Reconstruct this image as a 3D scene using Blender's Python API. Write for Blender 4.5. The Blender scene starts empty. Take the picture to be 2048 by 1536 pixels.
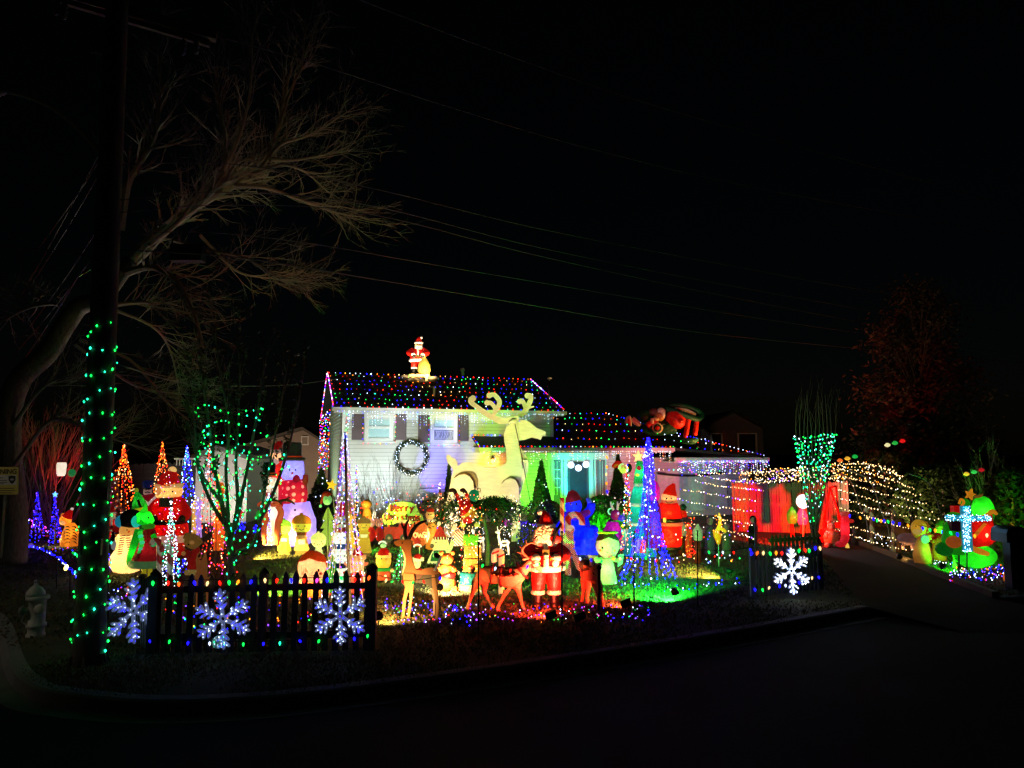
import bpy, bmesh, math, random
from mathutils import Vector, Matrix, noise
from mathutils.geometry import tessellate_polygon
random.seed(7)
R = math.radians
SC = bpy.context.scene
C = SC.collection
# ------------------------------------------------------------------ camera, sky, exposure
F, H, P = 1420.0, 2.7, math.atan(135 / 1420.0)
cP, sP = math.cos(P), math.sin(P)
CAM = Vector((0, 0, H))
cd = bpy.data.cameras.new('camera'); co = bpy.data.objects.new('camera', cd); C.objects.link(co)
co.location = CAM; co.rotation_euler = (math.pi / 2 + P, 0, 0)
cd.sensor_width = 36; cd.lens = F / 2048 * 36; cd.clip_end = 2000; cd.clip_start = 0.1
SC.camera = co
W = bpy.data.worlds.new('World'); SC.world = W; W.use_nodes = True
nt = W.node_tree; nt.nodes.clear()
sky = nt.nodes.new('ShaderNodeTexSky'); sky.sky_type = 'NISHITA'; sky.sun_disc = False
sky.sun_elevation = R(12); sky.sun_rotation = R(200)
bg = nt.nodes.new('ShaderNodeBackground'); bg.inputs['Strength'].default_value = 0.00022
wo = nt.nodes.new('ShaderNodeOutputWorld')
nt.links.new(sky.outputs[0], bg.inputs[0]); nt.links.new(bg.outputs[0], wo.inputs[0])
vs = SC.view_settings
vs.view_transform = 'Standard'; vs.look = 'None'; vs.exposure = 0; vs.gamma = 1
try: vs.use_curve_mapping = False
except Exception: pass
cy = SC.cycles
cy.filter_width = 1.45; cy.use_denoising = True; cy.max_bounces = 5; cy.diffuse_bounces = 2; cy.glossy_bounces = 2
cy.transmission_bounces = 4; cy.transparent_max_bounces = 8
cy.sample_clamp_indirect = 1.5; cy.caustics_reflective = False; cy.caustics_refractive = False

# ------------------------------------------------------------------ pixel <-> place
def ray(u, v):
    x = (u - 1024) / F; y = (768 - v) / F
    return Vector((x, cP - y * sP, sP + y * cP))
def at(u, v, Y):
    d = ray(u, v); return CAM + d * (Y / d.y)
def G(u, v, z=0.0):
    d = ray(u, v); return CAM + d * ((z - H) / d.z)
def rnd(a, b): return random.uniform(a, b)

# ------------------------------------------------------------------ materials
MATS = {}
def hx(s):
    o = []
    for i in (0, 2, 4):
        c = int(s[i:i + 2], 16) / 255
        o.append(c / 12.92 if c <= .04045 else ((c + .055) / 1.055) ** 2.4)
    return tuple(o)
def lin(c): return hx(c) if isinstance(c, str) else tuple(c)
def _new(key):
    m = bpy.data.materials.new(key); m.use_nodes = True; m.node_tree.nodes.clear(); MATS[key] = m
    return m, m.node_tree.nodes, m.node_tree.links
def varied(N, L, col, amt=.25, scale=6., scale2=60.):
    """base colour with two scales of real blotch and grain"""
    tc = N.new('ShaderNodeTexCoord')
    n1 = N.new('ShaderNodeTexNoise'); n1.inputs['Scale'].default_value = scale; n1.inputs['Detail'].default_value = 5
    n2 = N.new('ShaderNodeTexNoise'); n2.inputs['Scale'].default_value = scale2; n2.inputs['Detail'].default_value = 3
    L.new(tc.outputs['Object'], n1.inputs['Vector']); L.new(tc.outputs['Object'], n2.inputs['Vector'])
    a = N.new('ShaderNodeMath'); a.operation = 'ADD'; L.new(n1.outputs[0], a.inputs[0]); L.new(n2.outputs[0], a.inputs[1])
    mr = N.new('ShaderNodeMapRange'); mr.inputs[1].default_value = .6; mr.inputs[2].default_value = 1.4
    mr.inputs[3].default_value = 1 - amt; mr.inputs[4].default_value = 1 + amt
    L.new(a.outputs[0], mr.inputs[0])
    mx = N.new('ShaderNodeVectorMath'); mx.operation = 'SCALE'; mx.inputs[0].default_value = col[:3]
    L.new(mr.outputs[0], mx.inputs['Scale'])
    return mx.outputs[0], n2.outputs[0]
def paint(c, rough=.55, amt=.18, scale=5., scale2=50., bump=.15, metal=0., spec=.4):
    key = f'paint_{c}_{rough}_{amt}_{scale}_{bump}_{metal}'
    if key in MATS: return MATS[key]
    m, N, L = _new(key); col = lin(c)
    b = N.new('ShaderNodeBsdfPrincipled'); o = N.new('ShaderNodeOutputMaterial')
    b.inputs['Roughness'].default_value = rough; b.inputs['Metallic'].default_value = metal
    b.inputs['Specular IOR Level'].default_value = spec
    cs, h = varied(N, L, col, amt, scale, scale2); L.new(cs, b.inputs['Base Color'])
    if bump:
        bp = N.new('ShaderNodeBump'); bp.inputs['Strength'].default_value = bump; bp.inputs['Distance'].default_value = .01
        L.new(h, bp.inputs['Height']); L.new(bp.outputs[0], b.inputs['Normal'])
    L.new(b.outputs[0], o.inputs[0]); return m
def wood(c, amt=.35, stretch=(2, 14, 14), rough=.75):
    key = f'wood_{c}_{amt}_{stretch}'
    if key in MATS: return MATS[key]
    m, N, L = _new(key); col = lin(c)
    b = N.new('ShaderNodeBsdfPrincipled'); o = N.new('ShaderNodeOutputMaterial'); b.inputs['Roughness'].default_value = rough
    tc = N.new('ShaderNodeTexCoord'); mp = N.new('ShaderNodeMapping'); mp.inputs['Scale'].default_value = stretch
    n = N.new('ShaderNodeTexNoise'); n.inputs['Scale'].default_value = 3; n.inputs['Detail'].default_value = 8; n.inputs['Distortion'].default_value = .6
    L.new(tc.outputs['Object'], mp.inputs[0]); L.new(mp.outputs[0], n.inputs['Vector'])
    r = N.new('ShaderNodeValToRGB'); e = r.color_ramp.elements
    e[0].position = .3; e[1].position = .7
    e[0].color = (*[x * (1 - amt) for x in col], 1); e[1].color = (*[min(1, x * (1 + amt)) for x in col], 1)
    L.new(n.outputs[0], r.inputs[0]); L.new(r.outputs[0], b.inputs['Base Color'])
    bp = N.new('ShaderNodeBump'); bp.inputs['Strength'].default_value = .35; bp.inputs['Distance'].default_value = .01
    L.new(n.outputs[0], bp.inputs['Height']); L.new(bp.outputs[0], b.inputs['Normal'])
    L.new(b.outputs[0], o.inputs[0]); return m
def glow(c, e=.25, tr=.5, dots=None):
    """thin lit fabric or blow-moulded plastic: light passes through, the lamp inside shows as an even glow; on boards and solid figures the glow stands in for lamplight"""
    key = f'glow_{c}_{e}_{tr}_{dots}'
    if key in MATS: return MATS[key]
    m, N, L = _new(key); col = lin(c); e *= .72
    o = N.new('ShaderNodeOutputMaterial')
    d = N.new('ShaderNodeBsdfPrincipled'); d.inputs['Roughness'].default_value = .45; d.inputs['Specular IOR Level'].default_value = .3
    t = N.new('ShaderNodeBsdfTranslucent')
    cs, h = varied(N, L, col, .2, 2.6, 9.)
    if dots:
        tc = N.new('ShaderNodeTexCoord'); vo = N.new('ShaderNodeTexVoronoi'); vo.inputs['Scale'].default_value = dots[1]; vo.inputs['Randomness'].default_value = .25
        L.new(tc.outputs['Object'], vo.inputs['Vector'])
        lt = N.new('ShaderNodeMath'); lt.operation = 'LESS_THAN'; lt.inputs[1].default_value = .3; L.new(vo.outputs['Distance'], lt.inputs[0])
        mxc = N.new('ShaderNodeMix'); mxc.data_type = 'RGBA'; mxc.inputs[7].default_value = (*lin(dots[0]), 1)
        L.new(lt.outputs[0], mxc.inputs[0]); L.new(cs, mxc.inputs[6]); cs = mxc.outputs[2]
    L.new(cs, d.inputs['Base Color']); L.new(cs, t.inputs['Color'])
    bp = N.new('ShaderNodeBump'); bp.inputs['Strength'].default_value = .6; bp.inputs['Distance'].default_value = .06
    L.new(h, bp.inputs['Height']); L.new(bp.outputs[0], d.inputs['Normal']); L.new(bp.outputs[0], t.inputs['Normal'])
    mx = N.new('ShaderNodeMixShader'); mx.inputs[0].default_value = tr
    L.new(d.outputs[0], mx.inputs[1]); L.new(t.outputs[0], mx.inputs[2])
    if e > 0:
        em = N.new('ShaderNodeEmission'); em.inputs['Strength'].default_value = e; L.new(cs, em.inputs['Color'])
        ad = N.new('ShaderNodeAddShader'); L.new(mx.outputs[0], ad.inputs[0]); L.new(em.outputs[0], ad.inputs[1]); L.new(ad.outputs[0], o.inputs[0])
    else: L.new(mx.outputs[0], o.inputs[0])
    return m
def lamp_mat(c, s, nee=True):
    key = f'lamp_{c}_{s}_{nee}'
    if key in MATS: return MATS[key]
    m, N, L = _new(key)
    e = N.new('ShaderNodeEmission'); o = N.new('ShaderNodeOutputMaterial')
    e.inputs['Color'].default_value = (*lin(c), 1); e.inputs['Strength'].default_value = s
    L.new(e.outputs[0], o.inputs[0])
    if not nee: m.cycles.emission_sampling = 'NONE'
    return m
def clear_mat(c, rough=.15, alpha=.45):
    key = f'clear_{c}_{alpha}'
    if key in MATS: return MATS[key]
    m, N, L = _new(key)
    g = N.new('ShaderNodeBsdfPrincipled'); g.inputs['Base Color'].default_value = (*lin(c), 1); g.inputs['Roughness'].default_value = rough
    t = N.new('ShaderNodeBsdfTransparent'); mx = N.new('ShaderNodeMixShader'); mx.inputs[0].default_value = alpha
    o = N.new('ShaderNodeOutputMaterial'); L.new(t.outputs[0], mx.inputs[1]); L.new(g.outputs[0], mx.inputs[2]); L.new(mx.outputs[0], o.inputs[0])
    return m
def stripes(c1, c2, scale, axis=(1, 0, 1), e=.2):
    """printed diagonal stripes on lit plastic"""
    key = f'stripe_{c1}_{c2}_{scale}_{axis}_{e}'
    if key in MATS: return MATS[key]
    m, N, L = _new(key)
    tc = N.new('ShaderNodeTexCoord'); dt = N.new('ShaderNodeVectorMath'); dt.operation = 'DOT_PRODUCT'; dt.inputs[1].default_value = axis
    L.new(tc.outputs['Object'], dt.inputs[0])
    mu = N.new('ShaderNodeMath'); mu.operation = 'MULTIPLY'; mu.inputs[1].default_value = scale; L.new(dt.outputs['Value'], mu.inputs[0])
    fr = N.new('ShaderNodeMath'); fr.operation = 'FRACT'; L.new(mu.outputs[0], fr.inputs[0])
    gt = N.new('ShaderNodeMath'); gt.operation = 'GREATER_THAN'; gt.inputs[1].default_value = .5; L.new(fr.outputs[0], gt.inputs[0])
    mx = N.new('ShaderNodeMix'); mx.data_type = 'RGBA'; mx.inputs[6].default_value = (*lin(c1), 1); mx.inputs[7].default_value = (*lin(c2), 1)
    L.new(gt.outputs[0], mx.inputs[0])
    b = N.new('ShaderNodeBsdfPrincipled'); b.inputs['Roughness'].default_value = .4; L.new(mx.outputs[2], b.inputs['Base Color'])
    L.new(mx.outputs[2], b.inputs['Emission Color']); b.inputs['Emission Strength'].default_value = e
    o = N.new('ShaderNodeOutputMaterial'); L.new(b.outputs[0], o.inputs[0]); return m

# ------------------------------------------------------------------ mesh builder
class MB:
    def __init__(s): s.v = []; s.f = []; s.m = []; s.cur = 0
    def add(s, vs_, fs):
        o = len(s.v); s.v.extend([tuple(q) for q in vs_])
        for f in fs: s.f.append(tuple(i + o for i in f)); s.m.append(s.cur)
    def box(s, c, d, rot=None):
        x, y, z = d[0] / 2, d[1] / 2, d[2] / 2; c = Vector(c)
        q = [Vector((a, b, e)) for a in (-x, x) for b in (-y, y) for e in (-z, z)]
        if rot is not None: q = [rot @ w for w in q]
        s.add([c + w for w in q], [(0, 1, 3, 2), (4, 6, 7, 5), (0, 4, 5, 1), (2, 3, 7, 6), (0, 2, 6, 4), (1, 5, 7, 3)])
    def ell(s, c, r, seg=20, rings=12, rot=None):
        c = Vector(c); vs_ = []; fs = []
        for j in range(1, rings):
            t = math.pi * j / rings
            for i in range(seg):
                a = 2 * math.pi * i / seg
                w = Vector((r[0] * math.sin(t) * math.cos(a), r[1] * math.sin(t) * math.sin(a), r[2] * math.cos(t)))
                vs_.append(c + (rot @ w if rot is not None else w))
        n = len(vs_)
        for e in (1, -1):
            w = Vector((0, 0, r[2] * e)); vs_.append(c + (rot @ w if rot is not None else w))
        for j in range(rings - 2):
            for i in range(seg):
                k = (i + 1) % seg
                fs.append((j * seg + i, (j + 1) * seg + i, (j + 1) * seg + k, j * seg + k))
        for i in range(seg):
            k = (i + 1) % seg
            fs.append((n, i, k)); fs.append((n + 1, (rings - 2) * seg + k, (rings - 2) * seg + i))
        s.add(vs_, fs)
    def lathe(s, prof, c=(0, 0, 0), flat=1., seg=24, cap=True):
        c = Vector(c); vs_ = []; fs = []; n = len(prof)
        for r, z in prof:
            for i in range(seg):
                a = 2 * math.pi * i / seg; vs_.append(c + Vector((r * math.cos(a), flat * r * math.sin(a), z)))
        for j in range(n - 1):
            for i in range(seg):
                k = (i + 1) % seg; fs.append((j * seg + i, j * seg + k, (j + 1) * seg + k, (j + 1) * seg + i))
        if cap:
            fs.append(tuple(range(seg - 1, -1, -1))); fs.append(tuple((n - 1) * seg + i for i in range(seg)))
        s.add(vs_, fs)
    def tube(s, path, r, seg=8, cap=True):
        path = [Vector(p) for p in path]; n = len(path)
        if n < 2: return
        rs = r if isinstance(r, (list, tuple)) else [r] * n
        vs_ = []; fs = []; up = None
        for j in range(n):
            d = (path[min(j + 1, n - 1)] - path[max(j - 1, 0)])
            d = d.normalized() if d.length > 1e-9 else Vector((0, 0, 1))
            if up is None:
                up = d.orthogonal().normalized()
            else:
                up = (up - d * up.dot(d))
                up = up.normalized() if up.length > 1e-6 else d.orthogonal().normalized()
            w = d.cross(up)
            for i in range(seg):
                a = 2 * math.pi * i / seg
                vs_.append(path[j] + (up * math.cos(a) + w * math.sin(a)) * rs[j])
        for j in range(n - 1):
            for i in range(seg):
                k = (i + 1) % seg; fs.append((j * seg + i, j * seg + k, (j + 1) * seg + k, (j + 1) * seg + i))
        if cap and seg > 3:
            fs.append(tuple(range(seg - 1, -1, -1))); fs.append(tuple((n - 1) * seg + i for i in range(seg)))
        s.add(vs_, fs)
    def prism(s, pts, off):
        """pts: 3-D outline (planar), off: thickness vector"""
        pts = [Vector(p) for p in pts]; n = len(pts); off = Vector(off)
        vs_ = pts + [p + off for p in pts]; fs = []
        for t in tessellate_polygon([pts]): fs.append(tuple(t)); fs.append(tuple(i + n for i in reversed(t)))
        for i in range(n): fs.append((i, (i + 1) % n, (i + 1) % n + n, i + n))
        s.add(vs_, fs)
    def octa(s, p, r, h=1.25):
        x, y, z = p
        s.add([(x + r, y, z), (x, y + r, z), (x - r, y, z), (x, y - r, z), (x, y, z + r * h), (x, y, z - r * h)],
              [(0, 1, 4), (1, 2, 4), (2, 3, 4), (3, 0, 4), (1, 0, 5), (2, 1, 5), (3, 2, 5), (0, 3, 5)])
    def mesh(s, name, mats, smooth=False):
        me = bpy.data.meshes.new(name); me.from_pydata(s.v, [], s.f)
        for m in (mats if isinstance(mats, (list, tuple)) else [mats]): me.materials.append(m)
        if len(me.materials) > 1: me.polygons.foreach_set('material_index', s.m)
        if smooth: me.polygons.foreach_set('use_smooth', [True] * len(me.polygons))
        bm = bmesh.new(); bm.from_mesh(me); bmesh.ops.recalc_face_normals(bm, faces=bm.faces); bm.to_mesh(me); bm.free()
        me.update(); return me
    def build(s, name, mats, parent=None, smooth=False, kind=None, label=None):
        return link(name, s.mesh(name, mats, smooth), parent, kind, label)
def link(name, me, parent=None, kind=None, label=None):
    o = bpy.data.objects.new(name, me); C.objects.link(o)
    if parent is not None: o.parent = parent
    if kind: o['kind'] = kind
    if label: o['label'] = label
    return o
def empty(name, label, cat, loc=(0, 0, 0), group=None, rz=0.):
    o = bpy.data.objects.new(name, None); C.objects.link(o); o.location = loc; o.rotation_euler = (0, 0, rz)
    o.empty_display_size = .1; o['label'] = label; o['category'] = cat
    if group: o['group'] = group
    return o
def tagk(o, label, cat, group=None):
    o['label'] = label; o['category'] = cat
    if group: o['group'] = group
    return o
def smoothpath(pts, n=4):
    pts = [Vector(p) for p in pts]; out = []
    for i in range(len(pts) - 1):
        a, b, c, d = pts[max(i - 1, 0)], pts[i], pts[i + 1], pts[min(i + 2, len(pts) - 1)]
        for k in range(n):
            t = k / n
            out.append(.5 * ((2 * b) + (c - a) * t + (2 * a - 5 * b + 4 * c - d) * t * t + (3 * b - a - 3 * c + d) * t ** 3))
    out.append(pts[-1]); return out

# ------------------------------------------------------------------ kit: a thing standing at a place, its shapes given by their look from the street
class K:
    def __init__(s, name, label, cat, u, v, Y=None, group=None):
        s.base = G(u, v) if Y is None else at(u, v, Y)
        s.Y = s.base.y; s.s = ((s.base - CAM).dot(Vector((0, cP, sP)))) / F
        s.u, s.v0 = u, v
        s.root = empty(name, label, cat, s.base, group)
    def p(s, u, v, y=0.): return at(u, v, s.Y + y * s.s) - s.base
    def _b(s, mb, name, mat, par, smooth, kind=None, label=None):
        return mb.build(name, mat, par or s.root, smooth, kind, label)
    def ell(s, name, mat, u, v, ru, rv, y=0, ry=None, rot=0, par=None, seg=20, label=None):
        mb = MB(); rm = Matrix.Rotation(R(rot), 3, 'Y') if rot else None
        mb.ell(s.p(u, v, y), (ru * s.s, (ry if ry is not None else ru) * s.s, rv * s.s), seg, max(6, seg * 2 // 3), rm)
        return s._b(mb, name, mat, par, True, None, label)
    def lathe(s, name, mat, u, prof, y=0, flat=1., par=None, seg=28, cap=True, label=None):
        mb = MB(); b = s.p(u, prof[0][0], y)
        pr = [(r * s.s, (s.p(u, v, y) - b).z) for v, r in prof]
        mb.lathe(pr, b, flat, seg, cap); return s._b(mb, name, mat, par, True, None, label)
    def tube(s, name, mat, pts, r, par=None, seg=10, sm=True, label=None):
        q = [s.p(*p) for p in pts]; rs = r if isinstance(r, (list, tuple)) else [r] * len(q)
        if sm and len(q) > 2:
            n = 4; q2 = smoothpath(q, n); r2 = []
            for i in range(len(q) - 1):
                for k_ in range(n): r2.append(rs[i] + (rs[i + 1] - rs[i]) * k_ / n)
            r2.append(rs[-1]); q, rs = q2, r2
        mb = MB(); mb.tube(q, [x * s.s for x in rs], seg); return s._b(mb, name, mat, par, True, None, label)
    def poly(s, name, mat, pts, y=0, t=.02, par=None, label=None):
        """flat board, t metres thick, its front face y pixels behind the base plane"""
        mb = MB(); mb.prism([s.p(a, b, y) for a, b in pts], (0, t, 0)); return s._b(mb, name, mat, par, False, None, label)
    def box(s, name, mat, u0, v0, u1, v1, y=0, d=10, par=None, label=None):
        a = s.p(u0, v1, y); b = s.p(u1, v0, y); mb = MB()
        mb.box(((a.x + b.x) / 2, a.y + d * s.s / 2, (a.z + b.z) / 2), (abs(b.x - a.x), d * s.s, abs(b.z - a.z)))
        return s._b(mb, name, mat, par, False, None, label)
    def lamp(s, u, v, pw, c='fff0d8', y=0, r=4):
        return lamp(s.base + s.p(u, v, y), pw, c, r * s.s)
def lamp(loc, pw, c, r=.03):
    l = bpy.data.lights.new('lamp_light', 'POINT'); l.energy = pw * 1.6; l.color = lin(c); l.shadow_soft_size = r
    o = bpy.data.objects.new('lamp_light', l); C.objects.link(o); o.location = loc; return o

# ------------------------------------------------------------------ bulbs
BC = {'b': ('1410ff', 9.), 'r': ('ff1a10', 7.), 'g': ('10ff50', 6.), 'a': ('ff8a18', 6.), 'w': ('c8dcff', 6.5), 'y': ('ffd088', 4.8),
      't': ('20ffb0', 6.), 'p': ('ff40c0', 6.), 'v': ('6a30ff', 8.), 'W': ('fff4e0', 5.5), 'c': ('40c8ff', 7.), 'o': ('ff5a18', 6.)}
BRIGHT = 1.35; BSZ = .62
def bmats(keys): return [lamp_mat(BC[k][0], BC[k][1] * BRIGHT) for k in keys]
def bulbs(name, pts, pattern, r, parent=None, jitter=.25, h=1.3):
    keys = sorted(set(pattern)); mb = MB()
    for i, p in enumerate(pts):
        k = random.choice(pattern); mb.cur = keys.index(k) * 2 + (random.random() < .4); mb.octa(p, r * BSZ * rnd(1 - jitter, 1 + jitter), h)
    return mb.build(name, [m for k in keys for m in (lamp_mat(BC[k][0], BC[k][1] * BRIGHT), lamp_mat(BC[k][0], BC[k][1] * BRIGHT * .4))], parent, False, 'stuff')
def along(path, step, jit=0.):
    out = []; carry = 0.
    for a, b in zip(path[:-1], path[1:]):
        a = Vector(a); b = Vector(b); L = (b - a).length; t = carry
        while t < L:
            out.append(a.lerp(b, t / L)); t += step * (1 + rnd(-.25, .25))
        carry = t - L
    if jit: out = [p + Vector((rnd(-jit, jit), rnd(-jit, jit), rnd(-jit, jit))) for p in out]
    return out
WIRE = None
def string_lights(label, paths, step, pattern, r, wr=.004, group=None, jit=.0, wire='0a140c', cat='string lights'):
    base = Vector(paths[0][0]); rt = empty('string_lights', label, cat, base, group)
    w = MB(); pts = []
    for p in paths:
        p = [Vector(q) - base for q in p]
        if wr: w.tube(p, wr, 3)
        pts += along(p, step, jit)
    if wr: w.build('wire', paint(wire, .6), rt, False, 'stuff')
    bulbs('bulbs', pts, pattern, r, rt); return rt
def sag(a, b, d, n=10):
    a = Vector(a); b = Vector(b)
    return [a.lerp(b, i / n) - Vector((0, 0, d * 4 * (i / n) * (1 - i / n))) for i in range(n + 1)]
C9 = {}
def c9_mesh(k, r):
    key = (k, round(r, 4))
    if key not in C9:
        mb = MB(); mb.lathe([(r * .3, 0), (r * .7, -r * .5), (r * .85, -r * 1.2), (r * .62, -r * 2.0), (r * .26, -r * 2.6), (.0005, -r * 2.9)], seg=8)
        C9[key] = mb.mesh('bulb', lamp_mat(BC[k][0], BC[k][1] * .42), True)
    return C9[key]
def c9_string(label, path, step, seq, r, group=None, wr=.006, up=False, cat='string lights'):
    base = Vector(path[0]); rt = empty('string_lights', label, cat, base, group)
    p = [Vector(q) - base for q in path]; w = MB(); w.tube(p, wr, 4); w.build('wire', paint('0c1a10', .6), rt)
    for i, q in enumerate(along(p, step)):
        o = link('bulb', c9_mesh(seq[i % len(seq)], r), rt); o.location = q + Vector((0, 0, rnd(-1, .3) * r))
        o.rotation_euler = (rnd(-.4, .4) + (math.pi if up else 0), rnd(-.4, .4), 0)
    return rt
# ------------------------------------------------------------------ flood lamps
def flood(label, loc, target, c, pw, ang=60, blend=.6, name='flood_light', style='par', size=.07, lens=3.):
    loc = Vector(loc); target = Vector(target); d = (target - loc).normalized()
    rt = empty(name, label, 'flood light', (loc.x, loc.y, max(0, loc.z - .12) if loc.z < 1 else loc.z - .12))
    o0 = loc - rt.location; rot = Vector((0, 0, 1)).rotation_difference(d).to_matrix()
    def put(prof, nm, m):
        mb = MB(); mb.lathe(prof, seg=14); mb.v = [tuple(o0 + rot @ Vector(q)) for q in mb.v]; mb.build(nm, m, rt, True)
    if style == 'par':
        put([(size * .35, -.13), (size * .55, -.08), (size, -.02), (size * 1.02, 0)], 'housing', paint('1c1f1c', .5))
        put([(size * .92, .0015), (size * .6, .012), (size * .1, .016)], 'lens', lamp_mat(c, lens))
    else:
        mb = MB(); mb.box((0, 0, -.03), (size * 2.6, size * 1.8, .05)); mb.v = [tuple(o0 + rot @ Vector(q)) for q in mb.v]; mb.build('housing', paint('101010', .5), rt)
        mb = MB(); mb.box((0, 0, -.001), (size * 2.2, size * 1.4, .006)); mb.v = [tuple(o0 + rot @ Vector(q)) for q in mb.v]; mb.build('lens', lamp_mat(c, lens), rt)
    mb = MB(); mb.tube([o0 - d * .06, (o0.x, o0.y, -.02)], .008, 6); mb.build('stake', paint('151515', .6), rt)
    l = bpy.data.lights.new('flood_beam', 'SPOT'); l.energy = pw; l.color = lin(c); l.spot_size = R(ang); l.spot_blend = blend; l.shadow_soft_size = .04
    o = bpy.data.objects.new('flood_beam', l); C.objects.link(o); o.location = loc + d * .05; o.rotation_euler = d.to_track_quat('-Z', 'Y').to_euler()
    return rt
# ------------------------------------------------------------------ growing things
def grow(mb, p, d, L, r, lev, n=4, spread=.6, up=.05, kids=(3, 5), sides=5, tips=None, wig=.18, shrink=.62):
    p = Vector(p); d = Vector(d).normalized(); path = [p.copy()]; rs = [r]; seg = n
    for i in range(seg):
        d = (d + Vector((rnd(-wig, wig), rnd(-wig, wig), rnd(-wig, wig) + up))).normalized()
        p = p + d * L / seg; path.append(p.copy()); rs.append(r * (1 - .55 * (i + 1) / seg))
    mb.tube(path, rs, sides, False)
    if tips is not None and lev <= 1: tips.extend(path[1:])
    if lev <= 0: return
    for _ in range(random.randint(*kids)):
        t = rnd(.3, 1.); i = min(seg - 1, int(t * seg)); q = path[i].lerp(path[i + 1], t * seg - i)
        ax = (path[i + 1] - path[i]).normalized()
        nd = (ax + Vector((rnd(-1, 1), rnd(-1, 1), rnd(-1, 1))) * spread).normalized()
        grow(mb, q, nd, L * shrink * rnd(.7, 1.15), max(rs[i] * .55, .0025), lev - 1, max(3, n - 1), spread, up, kids, 3 if lev < 3 else 4, tips, wig * 1.1, shrink)
def leafy(mb, centers, size, per=1, sp=.1, asp=.5):
    for c in centers:
        for _ in range(per):
            q = Vector(c) + Vector((rnd(-sp, sp), rnd(-sp, sp), rnd(-sp, sp)))
            a = Vector((rnd(-1, 1), rnd(-1, 1), rnd(-1, 1))).normalized(); b = a.orthogonal().normalized()
            L = size * rnd(.6, 1.3); w = L * asp
            mb.add([q - a * L / 2, q + b * w / 2, q + a * L / 2, q - b * w / 2], [(0, 1, 2, 3)])
# ================================================================== GROUND
KERB = [Vector((-34, 60, 0)), Vector((-15, 20, 0)), G(-60, 1185), G(0, 1243), G(28, 1325), G(62, 1362), G(115, 1382), G(300, 1400), G(500, 1394),
        G(700, 1374), G(1000, 1334), G(1300, 1289), G(1560, 1245), G(1735, 1214)]
KS = smoothpath(KERB, 5)
def flat(v, z): return Vector((v.x, v.y, z))
def grassmat():
    m, N, L = _new('lawn_soil')
    b = N.new('ShaderNodeBsdfPrincipled'); o = N.new('ShaderNodeOutputMaterial'); b.inputs['Roughness'].default_value = .9
    tc = N.new('ShaderNodeTexCoord'); n = N.new('ShaderNodeTexNoise'); n.inputs['Scale'].default_value = 1.3; n.inputs['Detail'].default_value = 8
    L.new(tc.outputs['Object'], n.inputs[0]); r = N.new('ShaderNodeValToRGB'); e = r.color_ramp.elements
    e[0].position = .35; e[0].color = (.06, .07, .025, 1); e[1].position = .65; e[1].color = (.115, .1, .045, 1)
    L.new(n.outputs[0], r.inputs[0]); L.new(r.outputs[0], b.inputs['Base Color'])
    n2 = N.new('ShaderNodeTexNoise'); n2.inputs['Scale'].default_value = 40; n2.inputs['Detail'].default_value = 6; L.new(tc.outputs['Object'], n2.inputs[0])
    bp = N.new('ShaderNodeBump'); bp.inputs['Strength'].default_value = .9; bp.inputs['Distance'].default_value = .04
    L.new(n2.outputs[0], bp.inputs['Height']); L.new(bp.outputs[0], b.inputs['Normal']); L.new(b.outputs[0], o.inputs[0]); return m
def asphalt(name, c, sc=90):
    m, N, L = _new(name)
    b = N.new('ShaderNodeBsdfPrincipled'); o = N.new('ShaderNodeOutputMaterial'); b.inputs['Roughness'].default_value = .85; b.inputs['Specular IOR Level'].default_value = .2
    cs, h = varied(N, L, lin(c), .45, .7, sc); L.new(cs, b.inputs['Base Color'])
    bp = N.new('ShaderNodeBump'); bp.inputs['Strength'].default_value = .7; bp.inputs['Distance'].default_value = .012
    L.new(h, bp.inputs['Height']); L.new(bp.outputs[0], b.inputs['Normal']); L.new(b.outputs[0], o.inputs[0]); return m
ROADM = asphalt('asphalt', (.05, .05, .052)); DRIVEM = asphalt('drive_asphalt', (.035, .03, .028), 60)
mb = MB(); mb.add([(-400, -60, -.13), (400, -60, -.13), (400, 600, -.13), (-400, 600, -.13)], [(0, 1, 2, 3)])
mb.build('road', ROADM, kind='structure')
# driveway outline
DL = [G(1735, 1214), G(1690, 1172), G(1650, 1118), Vector((9.3, 24.2, 0))]
DR = [Vector((18., 24.6, 0)) if False else G(1700, 1083), G(1790, 1116), G(1880, 1154), G(1990, 1196)]
drive = [DL[0], DL[1], DL[2], DL[3], Vector((12.2, 26, 0)), DR[0], DR[1], DR[2], DR[3], DR[3] + Vector((.4, -1.4, 0)), DL[0] + Vector((.8, -.9, 0))]
DZ = [.004] * 9 + [-.127, -.127]; dv = [flat(q, z) for q, z in zip(drive, DZ)]; dv[9] = flat(DR[3] + Vector((.9, -2.0, 0)), -.127); dv[10] = flat(DL[0] + Vector((.9, -1.3, 0)), -.127)
mb = MB(); mb.add(dv, [tuple(t) for t in tessellate_polygon([[flat(q, 0) for q in dv]])]); mb.build('driveway', DRIVEM, kind='structure')
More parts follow.
